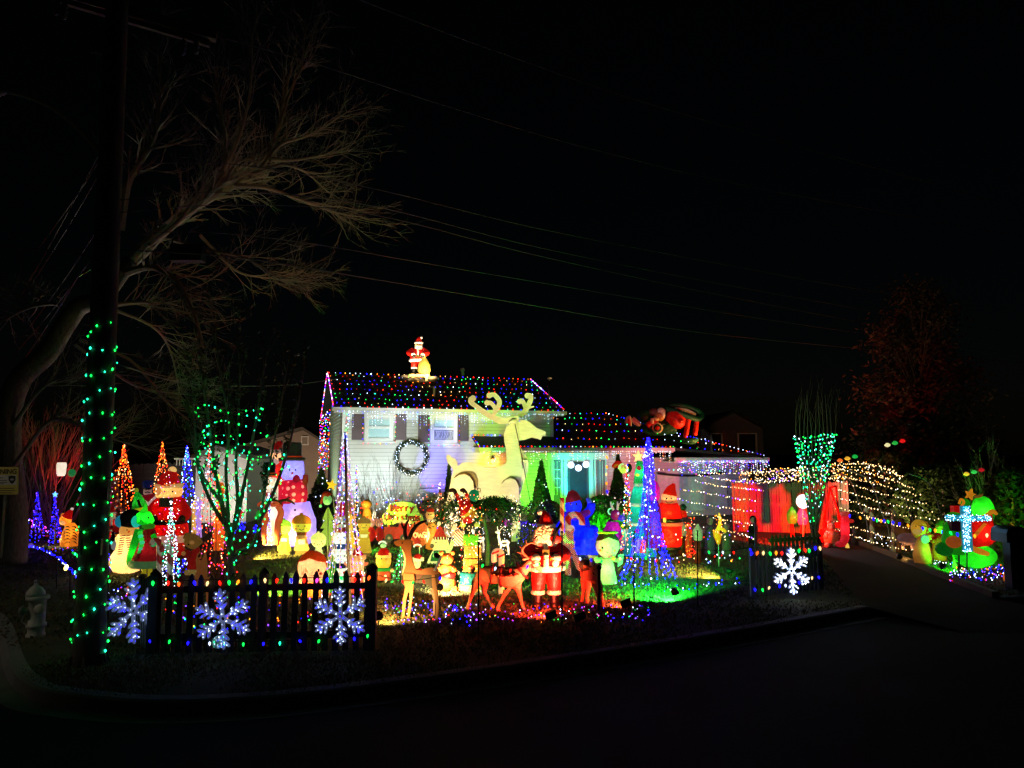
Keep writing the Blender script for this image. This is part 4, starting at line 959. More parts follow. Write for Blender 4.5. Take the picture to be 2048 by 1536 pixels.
# multi stemmed tree with green lights by the drive
kg = K('vase_tree', 'slender multi stemmed tree wrapped in green lights beside the driveway', 'tree', 1628, 1098, 19.6)
mb = MB(); paths = []
for i in range(11):
    t = i / 10; ut = 1592 + 78 * t; yy = 26 * math.sin(i * 2.4)
    ph = smoothpath([kg.p(1628 + rnd(-4, 4), 1099, 0), kg.p(1628 + (ut - 1628) * .25, 1040, yy * .3), kg.p(1628 + (ut - 1628) * .6, 960, yy * .7), kg.p(ut, 870, yy), kg.p(ut + rnd(-8, 8), 800 + rnd(-22, 25), yy)], 5)
    mb.tube(ph, [.03 * (1 - .9 * j / 21) for j in range(21)], 6, False); paths.append(ph)
    for j in (13, 15, 16, 17, 18): grow(mb, ph[j], (ph[j] - ph[j - 1]).normalized() + Vector((rnd(-.25, .25), rnd(-.2, .2), .3)), rnd(.4, .8), .004, 0 if j % 2 else 1, 5, .3, .1, (1, 2), 3)
mb.build('trunk', wood((.12, .11, .09), .3, (6, 6, 2)), kg.root)
rg = []
for v in list(range(872, 1000, 9)) + [1010, 1022, 1035, 1050, 1064, 1080]:
    f = max(.12, min(1, (1075 - v) / 200)); w = 42 * f; rg.append(smoothpath([kg.p(1630 + w * math.cos(a), v + rnd(-4, 4) - 6 * math.cos(a), w * math.sin(a)) + kg.base for a in [6.283 * i / 9 + v for i in range(10)]], 3))
string_lights('green lights netted around the slender tree beside the driveway', rg, .17, 'gttgw', .026, .005, jit=.03, wire='1c6a30')
# big ruddy conifer and undergrowth at the right
kx = K('cedar_tree', 'broad dark rusty cedar towering over the right side', 'tree', 1835, 1075, 31)
kx.base.z = 0; kx.root.location.z = 0; mb = MB(); pts = []; br = MB()
def xp(u, v, y): return at(u, v, 31 + y) - kx.base
prof = [(1720, 905), (1700, 800), (1715, 700), (1745, 640), (1770, 575), (1800, 560), (1850, 590), (1900, 585), (1935, 620), (1960, 720), (2000, 830), (2010, 950)]
import bisect
def lim(v):
    t = (v - 560) / 380; return 1790 - 85 * t - 20 * math.sin(v * .05), 1865 + 140 * t + 22 * math.sin(v * .043)
for _ in range(230):
    v = 565 + 400 * random.random() ** .8; a, b = lim(v); u = rnd(a, b); y = rnd(-3, 3); c = xp(u, v, y)
    s_ = xp(1840, min(990, v + 110), y * .3); br.tube(smoothpath([s_, s_.lerp(c, .6) + Vector((0, 0, .3)), c], 3), [.035, .03, .025, .02, .015, .01, .006], 4, False)
    for _ in range(60): pts.append(c + Vector((rnd(-1, 1) * .95, rnd(-.8, .8), rnd(-1, .8) * .9)) * random.random() ** .4)
br.tube([xp(1838, 1080, 0), xp(1836, 900, 0), xp(1832, 700, 0)], [.4, .3, .1], 10); br.build('trunk', paint((.04, .03, .02), .9), kx.root)
leafy(mb, pts, .24, 1, .1, .4); mb.build('crown', paint((.1, .06, .035), .7, .5, 1, 10, 0), kx.root, kind='stuff')
for nm, lb, u, vb, vt, w, mt, n, sz, Y in (('hedge_bush', 'mass of green lit leafy undergrowth behind the gift inflatable', 1890, 1075, 930, 90, LEAFG, 5500, .2, 22.5), ('hedge_bush', 'yellow green leafy bush at the far right edge', 2030, 1090, 940, 50, paint((.1, .09, .03), .6, .35, 2, 10, 0), 3000, .17, 18.5),
                                   ('hedge_bush', 'dark undergrowth behind the driveway light arches', 1775, 1060, 900, 80, LEAFD, 4500, .2, 26)):
    conifer(nm, lb, u, vb, vt, w, mt, n, sz, True, Y, cat='bush')
k = wispy('bare_shrub', 'pale branching shrub lit yellow and green above the gift inflatable', 1985, 1080, 885, 60, (.4, .36, .22), 20, 19.5, 2)
# ================================================================== LIGHTS ON THE HOUSE
MULTI = 'bbbrrgawyt'
def hl(x, y, z): return hw(x, y, z)
rows = []
for t in (.04, .18, .32, .46, .6, .74, .88): y = -OV + (YR + OV) * t; z = ZE + (ZR - ZE) * t + .07; rows.append([hl(x, y, z + rnd(-.01, .01)) for x in [-.25 + (L2 + .5) * i / 20 for i in range(21)]])
string_lights('rows of coloured lights across the front slope of the main roof', rows, .24, MULTI, .021, .004, jit=.035)
string_lights('coloured lights along the main roof ridge', [[hl(-.3, YR, ZR + .04), hl(3, YR, ZR + .04), hl(L2 + .3, YR, ZR + .04)]], .24, 'bbrgawyr', .03)
string_lights('coloured lights down the right rake of the main roof', [[hl(L2 + .33, YR, ZR + .05), hl(L2 + .34, -OV, ZE + .05)]], .11, 'bbvrrowp', .03)
string_lights('coloured lights down the left rake and gable of the house', [[hl(-.36, YR, ZR + .05), hl(-.37, -OV, ZE + .05)], [hl(-.38, YR, ZR), hl(-.38, D2 + .3, ZE)]], .09, 'bbrrowwp', .028)
string_lights('coloured lights along the main gutter', [[hl(-.4, -OV - .12, ZE + .01), hl(L2 + .4, -OV - .12, ZE + .01)]], .27, 'bwrgtrw', .028)
def icicles(label, x0, x1, y, zf, r, n, L0, L1, pat, gaps=.25):
    ps = []; pts = []; b = hl(x0, y, zf(x0)); rt = empty('icicle_lights', label, 'icicle lights', b); w = MB()
    w.tube([hl(x0, y, zf(x0)) - b, hl(x1, y, zf(x1)) - b], .005, 3)
    for i in range(n):
        x = x0 + (x1 - x0) * (i + rnd(.1, .9)) / n; p = hl(x, y, zf(x)) - b; pts.append(p)
        if random.random() < gaps: continue
        L_ = rnd(L0, L1); w.tube([p, p - Vector((0, 0, L_))], .0035, 3)
        z = rnd(.04, .1)
        while z < L_: pts.append(p + Vector((rnd(-.015, .015), 0, -z))); z += rnd(.07, .12)
    w.build('wire', paint('c8c8c8', .6), rt, False, 'stuff'); bulbs('bulbs', pts, pat, r, rt)
icicles('white icicle lights hanging from the main gutter', -.3, L2 + .3, -OV - .13, lambda x: ZE - .16, .015, 90, .1, .62, 'wwwwbc', .3)
icicles('white icicle lights under the low roof over the front door', XP + .1, XW + .2, YWF - .12, lambda x: ZW - .16, .017, 95, .1, .5, 'WWwwya', .3)
icicles('white and pink icicle lights along the garage gutter', XW + .5, XEND, YWF - .12, lambda x: ZG - .16, .02, 75, .1, .6, 'wwwpWbv', .15)
string_lights('coloured light row along the low roof edge', [[hl(XP, YWF, ZW + .03), hl(XW + .3, YWF, ZW + .03)], [hl(XP + .02, YWF, ZW + .03), hl(XP, -.05, ZW + .46)], [hl(XP, -.06, ZW + .47), hl(XP + 1.9, -.06, ZW + .47)]], .17, 'bbrgarw', .03)
rows = []
for t in (.2, .42, .62, .8, .98):
    y = YWF + (YWR - YWF) * t; z = ZW + (ZWR - ZW) * t + .05; xr = XW + .4 + (XHR - XW - .4) * t; rows.append([hl(L2 + .1, y, z), hl(xr, y, z)])
string_lights('rows of coloured lights across the wing roof', rows, .28, MULTI, .025, jit=.035)
string_lights('coloured lights down the hip of the wing roof to the garage', [[hl(XHR, YWR, ZWR + .05), hl(XHR + (XEND - XHR) * .5, (YWR + YWF) / 2 + .6, (ZWR + ZG) / 2 + .1), hl(XEND, YWF, ZG + .04)]], .17, 'bbrwwvo', .032)
rows = []
for t in (.12, .4, .66): rows.append([hl(XW + .5 + t * .6, YWF + 3.4 * t, ZW - .1 + 1.1 * t), hl(XEND - .5 - t * 1.5, YWF + 3.4 * t, ZG + .1 + 1.05 * t)])
string_lights('sparse coloured lights on the garage roof', rows, .42, 'wwrgbo', .03)
def outline(label, w, pat):
    x0, x1, z0, z1 = w; a = .17
    string_lights(label, [[hl(x0 - a, -.13, z1 + .1), hl(x0 - a, -.13, z0 - a), hl(x1 + a, -.13, z0 - a), hl(x1 + a, -.13, z1 + .1)]], .2, pat, .024)
outline('coloured bulbs round the left upstairs window', w1, 'barprgb'); outline('coloured bulbs round the right upstairs window', w2, 'bapgrbb')
a = hp(840, 970, -.4); b = hp(905, 966, -.4)
string_lights('short coloured string from the bare shrub to the giant deer', [sag(hl(a[0], -.5, a[1]), hl(b[0], -.5, b[1]), .06)], .22, 'abpybr', .03)
# side cascade of lights from the left eave corner
cs = []
for i in range(8):
    x = -.45 - .02 * i; y = .2 + i * .55; cs.append([hl(x, y, ZE - .1 - .02 * i), hl(x, y, ZE - rnd(.9, 1.3)), hl(x, y + .05, ZE - rnd(1.8, 2.7))])
string_lights('curtain of coloured and white lights hanging on the left side wall', cs, .1, 'brrabwwwg', .026, .004, jit=.03)
cs = [[hl(.15 + .05 * i, -.12, ZE - .25), hl(.1 + .05 * i, -.12, ZE - 1.5)] for i in range(2)]
string_lights('coloured lights down the front left corner of the house', cs, .16, 'rabgrw', .026)
x, z0 = hp(1214, 990, -1.); z1 = hp(1214, 912, -1.)[1]
c9_string('amber bulbs hanging down right of the front door', [hl(x, -1.0, z1), hl(x - .02, -1.0, (z0 + z1) / 2), hl(x, -1., z0)], .3, 'aayab', .05)
string_lights('coloured bulbs across the top of the garage front', [[hl(gx0 - .6, -.4, ZG - .5), hl(XG, -.4, ZG - .62)]], .24, 'bwpybtw', .034)
# wreath
x, z = hp(823, 915, -.14); wr = empty('wreath', 'big round evergreen wreath with white lights on the house wall', 'wreath', hw(x, -.14, z), None, HA)
mb = MB(); pts = []; RW = 33 * 27 / F
for i in range(900):
    a = rnd(0, 6.283); b = rnd(0, 6.283); rr = .09 * math.sqrt(random.random()) * 1.15; pts.append(((RW - .05 + rr * math.cos(b)) * math.cos(a), rr * math.sin(b), (RW - .05 + rr * math.cos(b)) * math.sin(a)))
leafy(mb, pts, .09, 2, .02, .3); mb.build('foliage', LEAFD, wr, kind='stuff')
mb = MB(); mb.tube([((RW - .05) * math.cos(6.283 * i / 32), .03, (RW - .05) * math.sin(6.283 * i / 32)) for i in range(33)], .05, 6); mb.build('ring', paint((.03, .04, .02), .8), wr, True)
bulbs('bulbs', [((RW + rnd(-.15, .06)) * math.cos(a), -.1, (RW + rnd(-.15, .06)) * math.sin(a)) for a in [6.283 * i / 85 for i in range(85)]], 'wwwwW', .019, wr)

# ================================================================== FLOOD LAMPS
def fl_(label, u, v, tgt, c, pw, ang=60, blend=.7, z=.2, **kw):
    q = G(u, v); q.z = z; flood(label, q, tgt, c, pw, ang, blend, **kw)
fl_('low flood lamp throwing yellow light along the grass toward the carollers', 491, 1122, at(640, 1085, 20), 'ffd860', 950, 80)
fl_('ring shaped flood lamp at the right end of the near fence, warm white', 757, 1258, at(850, 1130, 13.5), 'ffc870', 300, 120, size=.075, lens=5)
fl_('flood lamp on the right lawn throwing yellow light toward the blue cone', 1456, 1161, at(1340, 1130, 16.5), 'ffd060', 900, 80, lens=4)
fl_('flood lamp in the middle of the right lawn throwing green light', 1349, 1206, at(1270, 1160, 14.4), '20ff40', 1500, 140, size=.07, lens=3)
fl_('square red flood lamp in front of the standing Santa', 1100, 1243, at(1055, 1175, 12.6), 'ff4028', 560, 120, z=.12, style='box', lens=.3)
fl_('square red flood lamp in front of the second reindeer', 1250, 1220, at(1195, 1185, 13.6), 'ff5838', 230, 95, z=.12, style='box', lens=.3)
fl_('white flood lamp under the tree with red stems throwing yellow light right', 45, 1093, at(160, 1085, 20.), 'fff080', 160, 70, lens=6)
fl_('small flood lamp on a stake left of the pole', 131, 1154, at(240, 1150, 15.5), 'ffe070', 110, 70, lens=5)
fl_('hidden red flood lamp among the bare red stems', 92, 1086, at(110, 1000, 21.5), 'ff3020', 280, 85, lens=.5)
fl_('yellow flood lamp aimed at the giant deer from the shrubs', 852, 1118, at(985, 930, 22.), 'fff0bc', 560, 66, .6, lens=2)
fl_('warm flood lamp lighting the legs of the giant deer', 1015, 1132, at(975, 960, 21.5), 'ffe0a0', 130, 75, .8, lens=2)
fl_('cool white flood lamp aimed at the upstairs windows', 738, 1074, at(775, 865, 27), 'dcf0f0', 2500, 70, .8, lens=2)
fl_('violet flood lamp aimed at the wall beside the wreath', 840, 1062, at(885, 930, 27), '6a58ff', 1500, 40, .6, lens=1)
fl_('yellow green flood lamp aimed at the upper right wall', 640, 1118, at(1005, 852, 28), 'e8f050', 4600, 34, .8, lens=1)
fl_('green flood lamp aimed at the wall left of the front door', 1072, 1053, at(1100, 950, 29), '50ff20', 950, 70, .7, lens=1)
fl_('cyan flood lamp aimed at the front door', 1150, 1050, at(1162, 925, 29), '20e0ff', 620, 55, .6, lens=1)
fl_('green flood lamp under the rounded bush', 1210, 1106, at(1202, 1020, 22), '30ff10', 1500, 85, lens=1)
fl_('blue flood lamp aimed at the blue inflatable', 1120, 1122, at(1160, 1060, 19.5), '1810ff', 420, 85, lens=.5)
fl_('dim white flood lamp aimed at the garage front', 1345, 1075, at(1390, 960, 31), 'e8e0ff', 700, 75, lens=1)
fl_('red flood lamp aimed at the stockade fence', 1615, 1104, at(1552, 1012, 24.4), 'ff1408', 3200, 84, .5, lens=.5)
fl_('green flood lamp aimed at the gift inflatable and undergrowth', 1885, 1150, at(1950, 1000, 19), '28ff20', 700, 90, lens=.5)
fl_('yellow flood lamp aimed at the bush behind the mailbox', 2025, 1120, at(2010, 980, 19), 'ffd040', 200, 80, lens=.5)
fl_('green flood lamp at the foot of the small green light tree', 760, 1092, at(800, 1085, 18.5), '20ff30', 150, 90, lens=.6)
fl_('warm flood lamp beside the driveway figures', 1800, 1130, at(1850, 1070, 18.5), 'ffd070', 40, 90, lens=.5)
fl_('bright white flood lamp aimed at the shed', 440, 1060, at(438, 970, 27.4), 'fff6e0', 330, 80, lens=2)
fl_('faint warm flood lamp shining up into the bare tree', 330, 1095, at(440, 400, 16.5), 'fff4dc', 800, 66, lens=.5)
# roof lamps
lr = hl(*(XW + 2.2, .3, ZW + .55)); flood('small flood lamp on the garage roof lighting the biplane', at(1438, 899, 31.2), at(1330, 868, 32.2), 'ffb868', 480, 110, .8, size=.06, lens=4)
flood('small flood lamp on the roof ridge lighting the roof Santa', hl(3.9, YR - 1.5, zroof(YR - 1.5) + .25), hl(3.25, YR, ZR + 1.2), 'ffd890', 1100, 90, .7, size=.05, lens=1.5)
# street light from out of frame side: the lit lamp over the hydrant
flood('distant street lamp beyond the left edge of the picture', (-14, 5.5, 6.5), (-8, 11.5, 1.), 'fff0d8', 260, 52, .9, name='street_lamp', size=.15, lens=6)
fl_('added warm flood lamp brightening the neighbour gable', 580, 1012, at(600, 890, 42), 'ffdcb8', 900, 120, lens=.5)  # added lamp, stands in for light spilling as far as the neighbour
fl_('added dim amber flood lamp under the rusty cedar', 1770, 1090, at(1840, 750, 30), 'ffc890', 900, 85, lens=.3)  # lamp added so that the dark cedar shows
fl_('dim purple flood lamp at the foot of the big bare tree', 60, 1106, at(60, 900, 15), '9a70ff', 40, 90, lens=.3)
fl_('added small square flood lamp before the stakes, throwing warm light on the standing Santa', 1158, 1247, at(1095, 1120, 12.4), 'ffdca0', 380, 75, z=.12, style='box', lens=.4)  # extra lamp added to brighten the standing Santa
flood('added second flood lamp on the roof slope left of the roof Santa', hl(2.3, YR - 1.7, zroof(YR - 1.7) + .25), hl(3.25, YR, ZR + 1.3), 'ffe0a8', 900, 70, .7, size=.05, lens=1.5)  # added because the roof Santa's face stays dark
fl_('added small green flood lamp in the bed behind the near fence', 505, 1196, at(640, 1130, 15.), 'a0ff50', 520, 120, lens=.5)  # green fill added to light the grass behind the fence
fl_('added small amber flood lamp on the grass left of the big headed doll', 575, 1172, at(700, 1120, 16.), 'ffe4a0', 420, 125, lens=.5)  # amber fill added for the lawn around the doll
fl_('added small amber flood lamp behind the brown deer throwing light over the lawn', 880, 1196, at(960, 1120, 16.), 'ffe8b0', 480, 130, lens=.5)  # fill lamp added to brighten the front lawn
flood('added small flood lamp at the left side of the house shining up the gable', hl(-2.2, 2.5, .2), hl(0, 3.2, 3.6), 'd8ffc8', 420, 100, .7, lens=.5)  # lamp added to light the dark left gable wall
flood('added small flood lamp on the wing roof left of the biplane', at(1225, 893, 30.6), at(1310, 850, 32.2), 'fff0dc', 420, 90, .8, size=.05, lens=1.)  # second lamp added to even out the light on the biplane
# ================================================================== DECORATIONS
RED, WHT, SKN, BLKF = 'c81414', 'f2efe6', 'f0b080', '0c0c0e'
def santa(k, u, vb, vt, w=1., e=.2, tr=.5, legs=True, lampw=12, coat=RED, trouser=None, skin=SKN, white=WHT, arms='down', beltc='0a0908', hatlean=1, sack=False, faceu=0, brdr=1., b0=.33, bt=.45, hd=.76, glove='101012'):
    """standing Santa: w scales the girth"""
    h = vb - vt; g = lambda c: glow(c, e, tr); V = lambda t: vb - h * t; X = lambda d: u + d * h * w
    red, wht, skn, blk = g(coat), g(white), g(skin), paint('0c0b0b', .4)
    if legs:
        for s_ in (-1, 1):
            k.tube('boot', blk, [(X(s_ * .085), V(.16), 0), (X(s_ * .09), V(.03), 0), (X(s_ * .11), V(.012), -h * .05)], [h * .05 * w, h * .055 * w, h * .045 * w])
            k.lathe('boot_cuff', wht, X(s_ * .085), [(V(.135), h * .062 * w), (V(.145), h * .075 * w), (V(.17), h * .075 * w), (V(.185), h * .06 * w)], seg=16)
            k.tube('trouser_leg', g(trouser or coat), [(X(s_ * .085), V(.17), 0), (X(s_ * .08), V(.28), 0), (X(s_ * .065), V(max(.42, b0 + .08)), 0)], [h * .062 * w, h * .078 * w, h * .09 * w])
        pass
    else: b0 = .02
    k.lathe('coat', red, u, [(V(b0), h * .17 * w), (V(b0 + .02), h * .185 * w), (V(max(.42, b0 + .08)), h * .18 * w), (V(.54), h * .165 * w), (V(.6), h * .15 * w), (V(.67), h * .12 * w), (V(.71), h * .06 * w)], flat=.8)
    k.lathe('coat_trim', wht, u, [(V(b0 - .01 if legs else .36), h * .185 * w), (V(b0 + .0 if legs else .365), h * .205 * w), (V(b0 + .05 if legs else .4), h * .205 * w), (V(b0 + .06 if legs else .41), h * .182 * w)], flat=.82)
    fb = .93 if bt > .5 else 1.
    k.lathe('belt', paint(beltc, .3), u, [(V(bt), h * .178 * w * fb), (V(bt + .002), h * .189 * w * fb), (V(bt + .04), h * .187 * w * fb), (V(bt + .042), h * .17 * w * fb)], flat=.82)
    k.box('buckle', paint((.7, .5, .12), .3, .1, 5, 30, .05, 1.), X(-.035), V(bt + .05), X(.035), V(bt - .008), -h * .165 * w, h * .03 * w)
    k.tube('coat_front_fur', wht, [(u, V(.66), -h * .1 * w), (u, V(.58), -h * .128 * w), (u, V(.5), -h * .14 * w)], h * .022 * w)
    for s_ in (-1, 1):
        if arms == 'down': pth = [(X(s_ * .1), V(.645), 0), (X(s_ * .2), V(.56), 0), (X(s_ * .215), V(.46), -h * .07)]
        elif arms == 'belly': pth = [(X(s_ * .1), V(.645), 0), (X(s_ * .21), V(.56), -h * .03), (X(s_ * .11), V(.52), -h * .17 * w)]
        elif arms == 'wave': pth = [(X(s_ * .1), V(.63), 0), (X(s_ * .22), V(.6), 0), (X(s_ * .3), V(.68 if s_ > 0 else .62), -h * .03)]
        a = k.tube('arm', red, pth, [h * .06 * w, h * .058 * w, h * .05 * w]); q = pth[-1]
        k.ell('cuff', wht, q[0], q[1], h * .052 * w, h * .04 * w, q[2], h * .05 * w, par=a); k.ell('mitten', paint(glove, .5), q[0] - s_ * h * .01, q[1] + (h * .045 if arms != 'wave' else -h * .045), h * .038 * w, h * .045 * w, q[2] - h * .02, h * .035 * w, par=a)
    hu = u + faceu * h
    k.ell('head', skn, hu, V(hd), h * .088 * w, h * .09, -h * .01, h * .085 * w)
    k.ell('beard', wht, hu, V(hd - .065), h * .095 * w * brdr, h * .085 * brdr, -h * .045 * w, h * .07 * w); 
    for s_ in (-1, 1):
        k.ell('moustache', wht, hu + s_ * h * .033 * w, V(hd - .018), h * .04 * w, h * .017, -h * .098 * w, h * .02, rot=s_ * 14, seg=12)
        k.ell('eye', paint('080808', .2), hu + s_ * h * .03 * w, V(hd + .022), h * .0095, h * .012, -h * .089 * w, h * .008, seg=8)
    k.ell('nose', g('e88860'), hu, V(hd + .0), h * .017, h * .017, -h * .105 * w, seg=10)
    k.lathe('hat_brim', wht, hu, [(V(hd + .04), h * .085 * w), (V(hd + .045), h * .1 * w), (V(hd + .08), h * .1 * w), (V(hd + .087), h * .08 * w)], seg=20)
    k.tube('hat', red, [(hu, V(hd + .07), 0), (hu + hatlean * h * .012, V(hd + .14), 0), (hu + hatlean * h * .04, V(hd + .19), 0), (hu + hatlean * h * .085, V(hd + .2), 0)], [h * .088 * w, h * .068 * w, h * .04 * w, h * .018 * w])
    k.ell('pompom', wht, hu + hatlean * h * .1 * w, V(hd + .205), h * .034, h * .034, seg=12)
    if lampw:
        k.lamp(u, V(.56), lampw, white); 
        if not legs: k.lamp(u, V(.2), lampw, white)
        k.lamp(hu, V(hd), lampw * .3, white)
FS = 3
# --- front Santa (printed look, painted board figure built round)
k = K('santa_figure', 'life size painted Santa with curly beard standing behind the red harnessed reindeer', 'santa figure', 1092, 1214)
santa(k, 1092, 1214, 1026, 1.02, .06, .2, True, 0, 'd01812', skin='e8a878', white='f4e6c0', arms='belly', hatlean=-.6, brdr=1.5, b0=.4, bt=.56, hd=.8, glove='f0dcb0')
FUR = paint('f0dca8', .9, .3, 20, 60, .8)
for i in range(60):
    a = rnd(0, 6.28); q = math.sqrt(random.random()); k.ell('beard_curl', FUR, 1092 + 24 * q * math.cos(a), 1074 + 20 * q * math.sin(a) - 3, 4.5, 4.5, -15 - 6 * (1 - q), seg=6)
k.tube('white_panel', paint('f2e2b0', .6), [(1092, 1110, -31), (1092, 1122, -34), (1092, 1136, -36)], 6); k.ell('red_heart_patch', paint('c01810', .5), 1112, 1078, 11, 9, -24, 4)
k.tube('toy_strap', paint('30201a', .6), [(1122, 1048, -10), (1112, 1066, -24), (1106, 1088, -30)], 3)
k.tube('pipe', paint('2a1a10', .4), [(1074, 1072, -32), (1068, 1078, -38), (1066, 1074, -40)], 1.6)
# --- red harnessed reindeer, modelled round
DEER = paint('c47a56', .7, .35, 9, 50, .5); ANT = paint('a8603c', .7); HARN = paint('5a0c08', .4); BRASS = paint((.6, .45, .12), .3, .1, 5, 30, .1, 1.)
def skin_body(name, pts, edges, mat, par, sub=2, root=0):
    """one continuous body grown over a skeleton; pts: (Vector, radius)"""
    me = bpy.data.meshes.new(name); me.from_pydata([tuple(p) for p, r in pts], edges, []); o = bpy.data.objects.new(name, me); C.objects.link(o)
    md = o.modifiers.new('skin', 'SKIN'); md.use_smooth_shade = True; sb = o.modifiers.new('sub', 'SUBSURF'); sb.levels = sub; sb.render_levels = sub
    for i, (p, r) in enumerate(pts): d = me.skin_vertices[0].data[i]; d.radius = r if isinstance(r, tuple) else (r, r); d.use_root = (i == root)
    dg = bpy.context.evaluated_depsgraph_get(); m2 = bpy.data.meshes.new_from_object(o.evaluated_get(dg)); bpy.data.objects.remove(o); bpy.data.meshes.remove(me)
    m2.materials.clear(); m2.materials.append(mat); m2.name = name; m2.polygons.foreach_set('use_smooth', [True] * len(m2.polygons)); return link(name, m2, par)
def reindeer(k, P_, legs, neck, head, mats=DEER, d=9):
    """P_: spine pixels rump->chest with radii; legs: list of (pixels, y)"""
    pts = []; ed = []
    for (u, v, r) in P_: pts.append((k.p(u, v, 0), r * k.s)); 
    ed += [(i, i + 1) for i in range(len(P_) - 1)]; last = len(P_) - 1
    for (u, v, r) in neck + head: ed.append((last, len(pts))); last = len(pts); pts.append((k.p(u, v, 0), r * k.s))
    for L_, y, att in legs:
        last = att
        for i, (u, v, r) in enumerate(L_): ed.append((last, len(pts))); last = len(pts); pts.append((k.p(u, v, y), r * k.s))
    return skin_body('body', pts, ed, mats, k.root, 2, 1)
k = K('reindeer_figure', 'reindeer with red harness walking right, glowing red in the flood lamp', 'reindeer', 1005, 1220)
sp_ = [(958, 1148, 15), (980, 1146, 18.5), (1005, 1152, 19.5), (1026, 1152, 21), (1040, 1146, 17)]
reindeer(k, sp_, [([(952, 1165, 10), (946, 1182, 5), (940, 1200, 3.6), (936, 1214, 3.4), (934, 1219, 4.5)], -9, 0), ([(970, 1166, 10), (968, 1184, 5), (978, 1200, 3.6), (985, 1213, 3.4), (988, 1217, 4.5)], 10, 0),
                  ([(1018, 1172, 7.5), (1008, 1190, 4.4), (1000, 1206, 3.5), (995, 1216, 3.4), (995, 1221, 4.5)], -9, 3), ([(1034, 1172, 7.5), (1040, 1192, 4.4), (1044, 1208, 3.5), (1048, 1219, 3.4), (1051, 1223, 4.5)], 8, 3)],
         [(1052, 1134, 11), (1058, 1124, 8.5)], [(1064, 1122, 8.5), (1076, 1134, 6), (1086, 1144, 4.5)])
k.ell('ear', DEER, 1050, 1118, 6, 2.6, -7, 2, rot=-15); k.ell('ear', DEER, 1074, 1113, 5, 2.4, 6, 2, rot=-30); k.ell('eye', paint('0a0505', .2), 1068, 1123, 1.8, 1.8, -8.5, 1)
k.tube('antler', ANT, [(1058, 1117, -4), (1046, 1106, -6), (1046, 1096, -8), (1060, 1086, -8), (1074, 1088, -8)], [2.6, 2.4, 2.2, 1.8, 1]); k.tube('antler', ANT, [(1066, 1117, 4), (1080, 1110, 7), (1082, 1100, 9), (1072, 1096, 10)], [2.6, 2.2, 1.8, 1])
for (a, b) in (((1048, 1098, -7), (1038, 1092, -7)), ((1046, 1106, -6), (1034, 1104, -6)), ((1054, 1089, -8), (1052, 1080, -8)), ((1082, 1104, 8), (1090, 1100, 8)), ((1066, 1086, -8), (1070, 1077, -8))): k.tube('tine', ANT, [a, ((a[0] + b[0]) / 2, (a[1] + b[1]) / 2 + 1, a[2]), b], [1.7, 1.4, .6])
k.ell('tail', DEER, 946, 1140, 4, 8, 0, 4, rot=20)
def ringband(k, name, mat, u, v, ru, rv, r, tilt=0, n=24, y=0):
    a = R(tilt); k.tube(name, mat, [(u + ru * .16 * math.cos(t) * math.cos(a) - rv * math.sin(t) * math.sin(a), v + ru * .16 * math.cos(t) * math.sin(a) + rv * math.sin(t) * math.cos(a), y + ru * math.cos(t)) for t in [6.283 * i / n for i in range(n + 1)]], r, sm=False, seg=6)
ringband(k, 'girth_strap', HARN, 1003, 1152, 20.5, 21, 2.4, 4); ringband(k, 'collar', HARN, 1044, 1140, 17.5, 18.5, 2.8, -35); ringband(k, 'saddle_strap', HARN, 985, 1147, 19.5, 20, 2, 8)
k.tube('trace', HARN, [(985, 1150, -20.5), (1010, 1152, -21.5), (1036, 1148, -20)], 2)
for i in range(7): k.ell('bell', BRASS, 988 + 8 * i, 1149 + (i % 2) * 3, 2.1, 2.1, -23, seg=8)
k = K('lit_candy_cane', 'cream candy cane with red bands standing behind the harnessed reindeer', 'candy cane', 1003, 1190)
k.tube('cane', stripes('f0d8a0', 'f0d8a0', 1, e=.35), [(1003, 1190, 0), (1003, 1112, 0), (1001, 1105, 0), (995, 1102, 0), (989, 1106, 0), (988, 1118, 0), (989, 1124, 0)], 6)
for (u, v, r_) in ((1003, 1132, -20), (1002, 1112, -40), (991, 1105, 50), (1003, 1160, -20)): k.tube('red_band', paint('c02010', .4), [(u - 7, v + 2, -5), (u, v, -6.6), (u + 7, v - 3, -5)], 1.8)
k = K('reindeer_figure', 'second reindeer with grey blanket standing beside the green angel, facing the street', 'reindeer', 1182, 1212)
sp_ = [(1172, 1140, 11), (1174, 1142, 13), (1179, 1148, 14), (1184, 1150, 13)]
pts = [(k.p(1172, 1138, 34), 12 * k.s), (k.p(1175, 1138, 18), 15 * k.s), (k.p(1180, 1144, 4), 15 * k.s), (k.p(1184, 1146, -8), 13 * k.s), (k.p(1189, 1140, -18), 8 * k.s), (k.p(1192, 1134, -24), 8 * k.s), (k.p(1194, 1148, -32), 5.5 * k.s), (k.p(1196, 1158, -38), 4 * k.s)]
ed = [(i, i + 1) for i in range(7)]
for L_, att in (([(1168, 1160, 34, 8), (1167, 1182, 36, 4), (1164, 1206, 34, 3.6)], 0), ([(1178, 1165, 26, 7), (1175, 1188, 27, 4), (1174, 1212, 26, 3.6)], 0), ([(1190, 1168, -8, 7), (1195, 1190, -8, 4), (1200, 1215, -9, 3.6)], 3), ([(1199, 1165, -6, 6), (1203, 1190, -6, 4), (1207, 1220, -6, 3.6)], 3)):
    last = att
    for (u, v, y, r) in L_: ed.append((last, len(pts))); last = len(pts); pts.append((k.p(u, v, y), r * k.s))
skin_body('body', pts, ed, DEER, k.root, 2, 1)
k.ell('blanket', paint('5a5c44', .8), 1172, 1132, 14, 13, 20, 22); k.ell('collar_fur', paint('e8d8b8', .9, .3, 20, 60, .8), 1184, 1124, 5, 8, -22, 6)
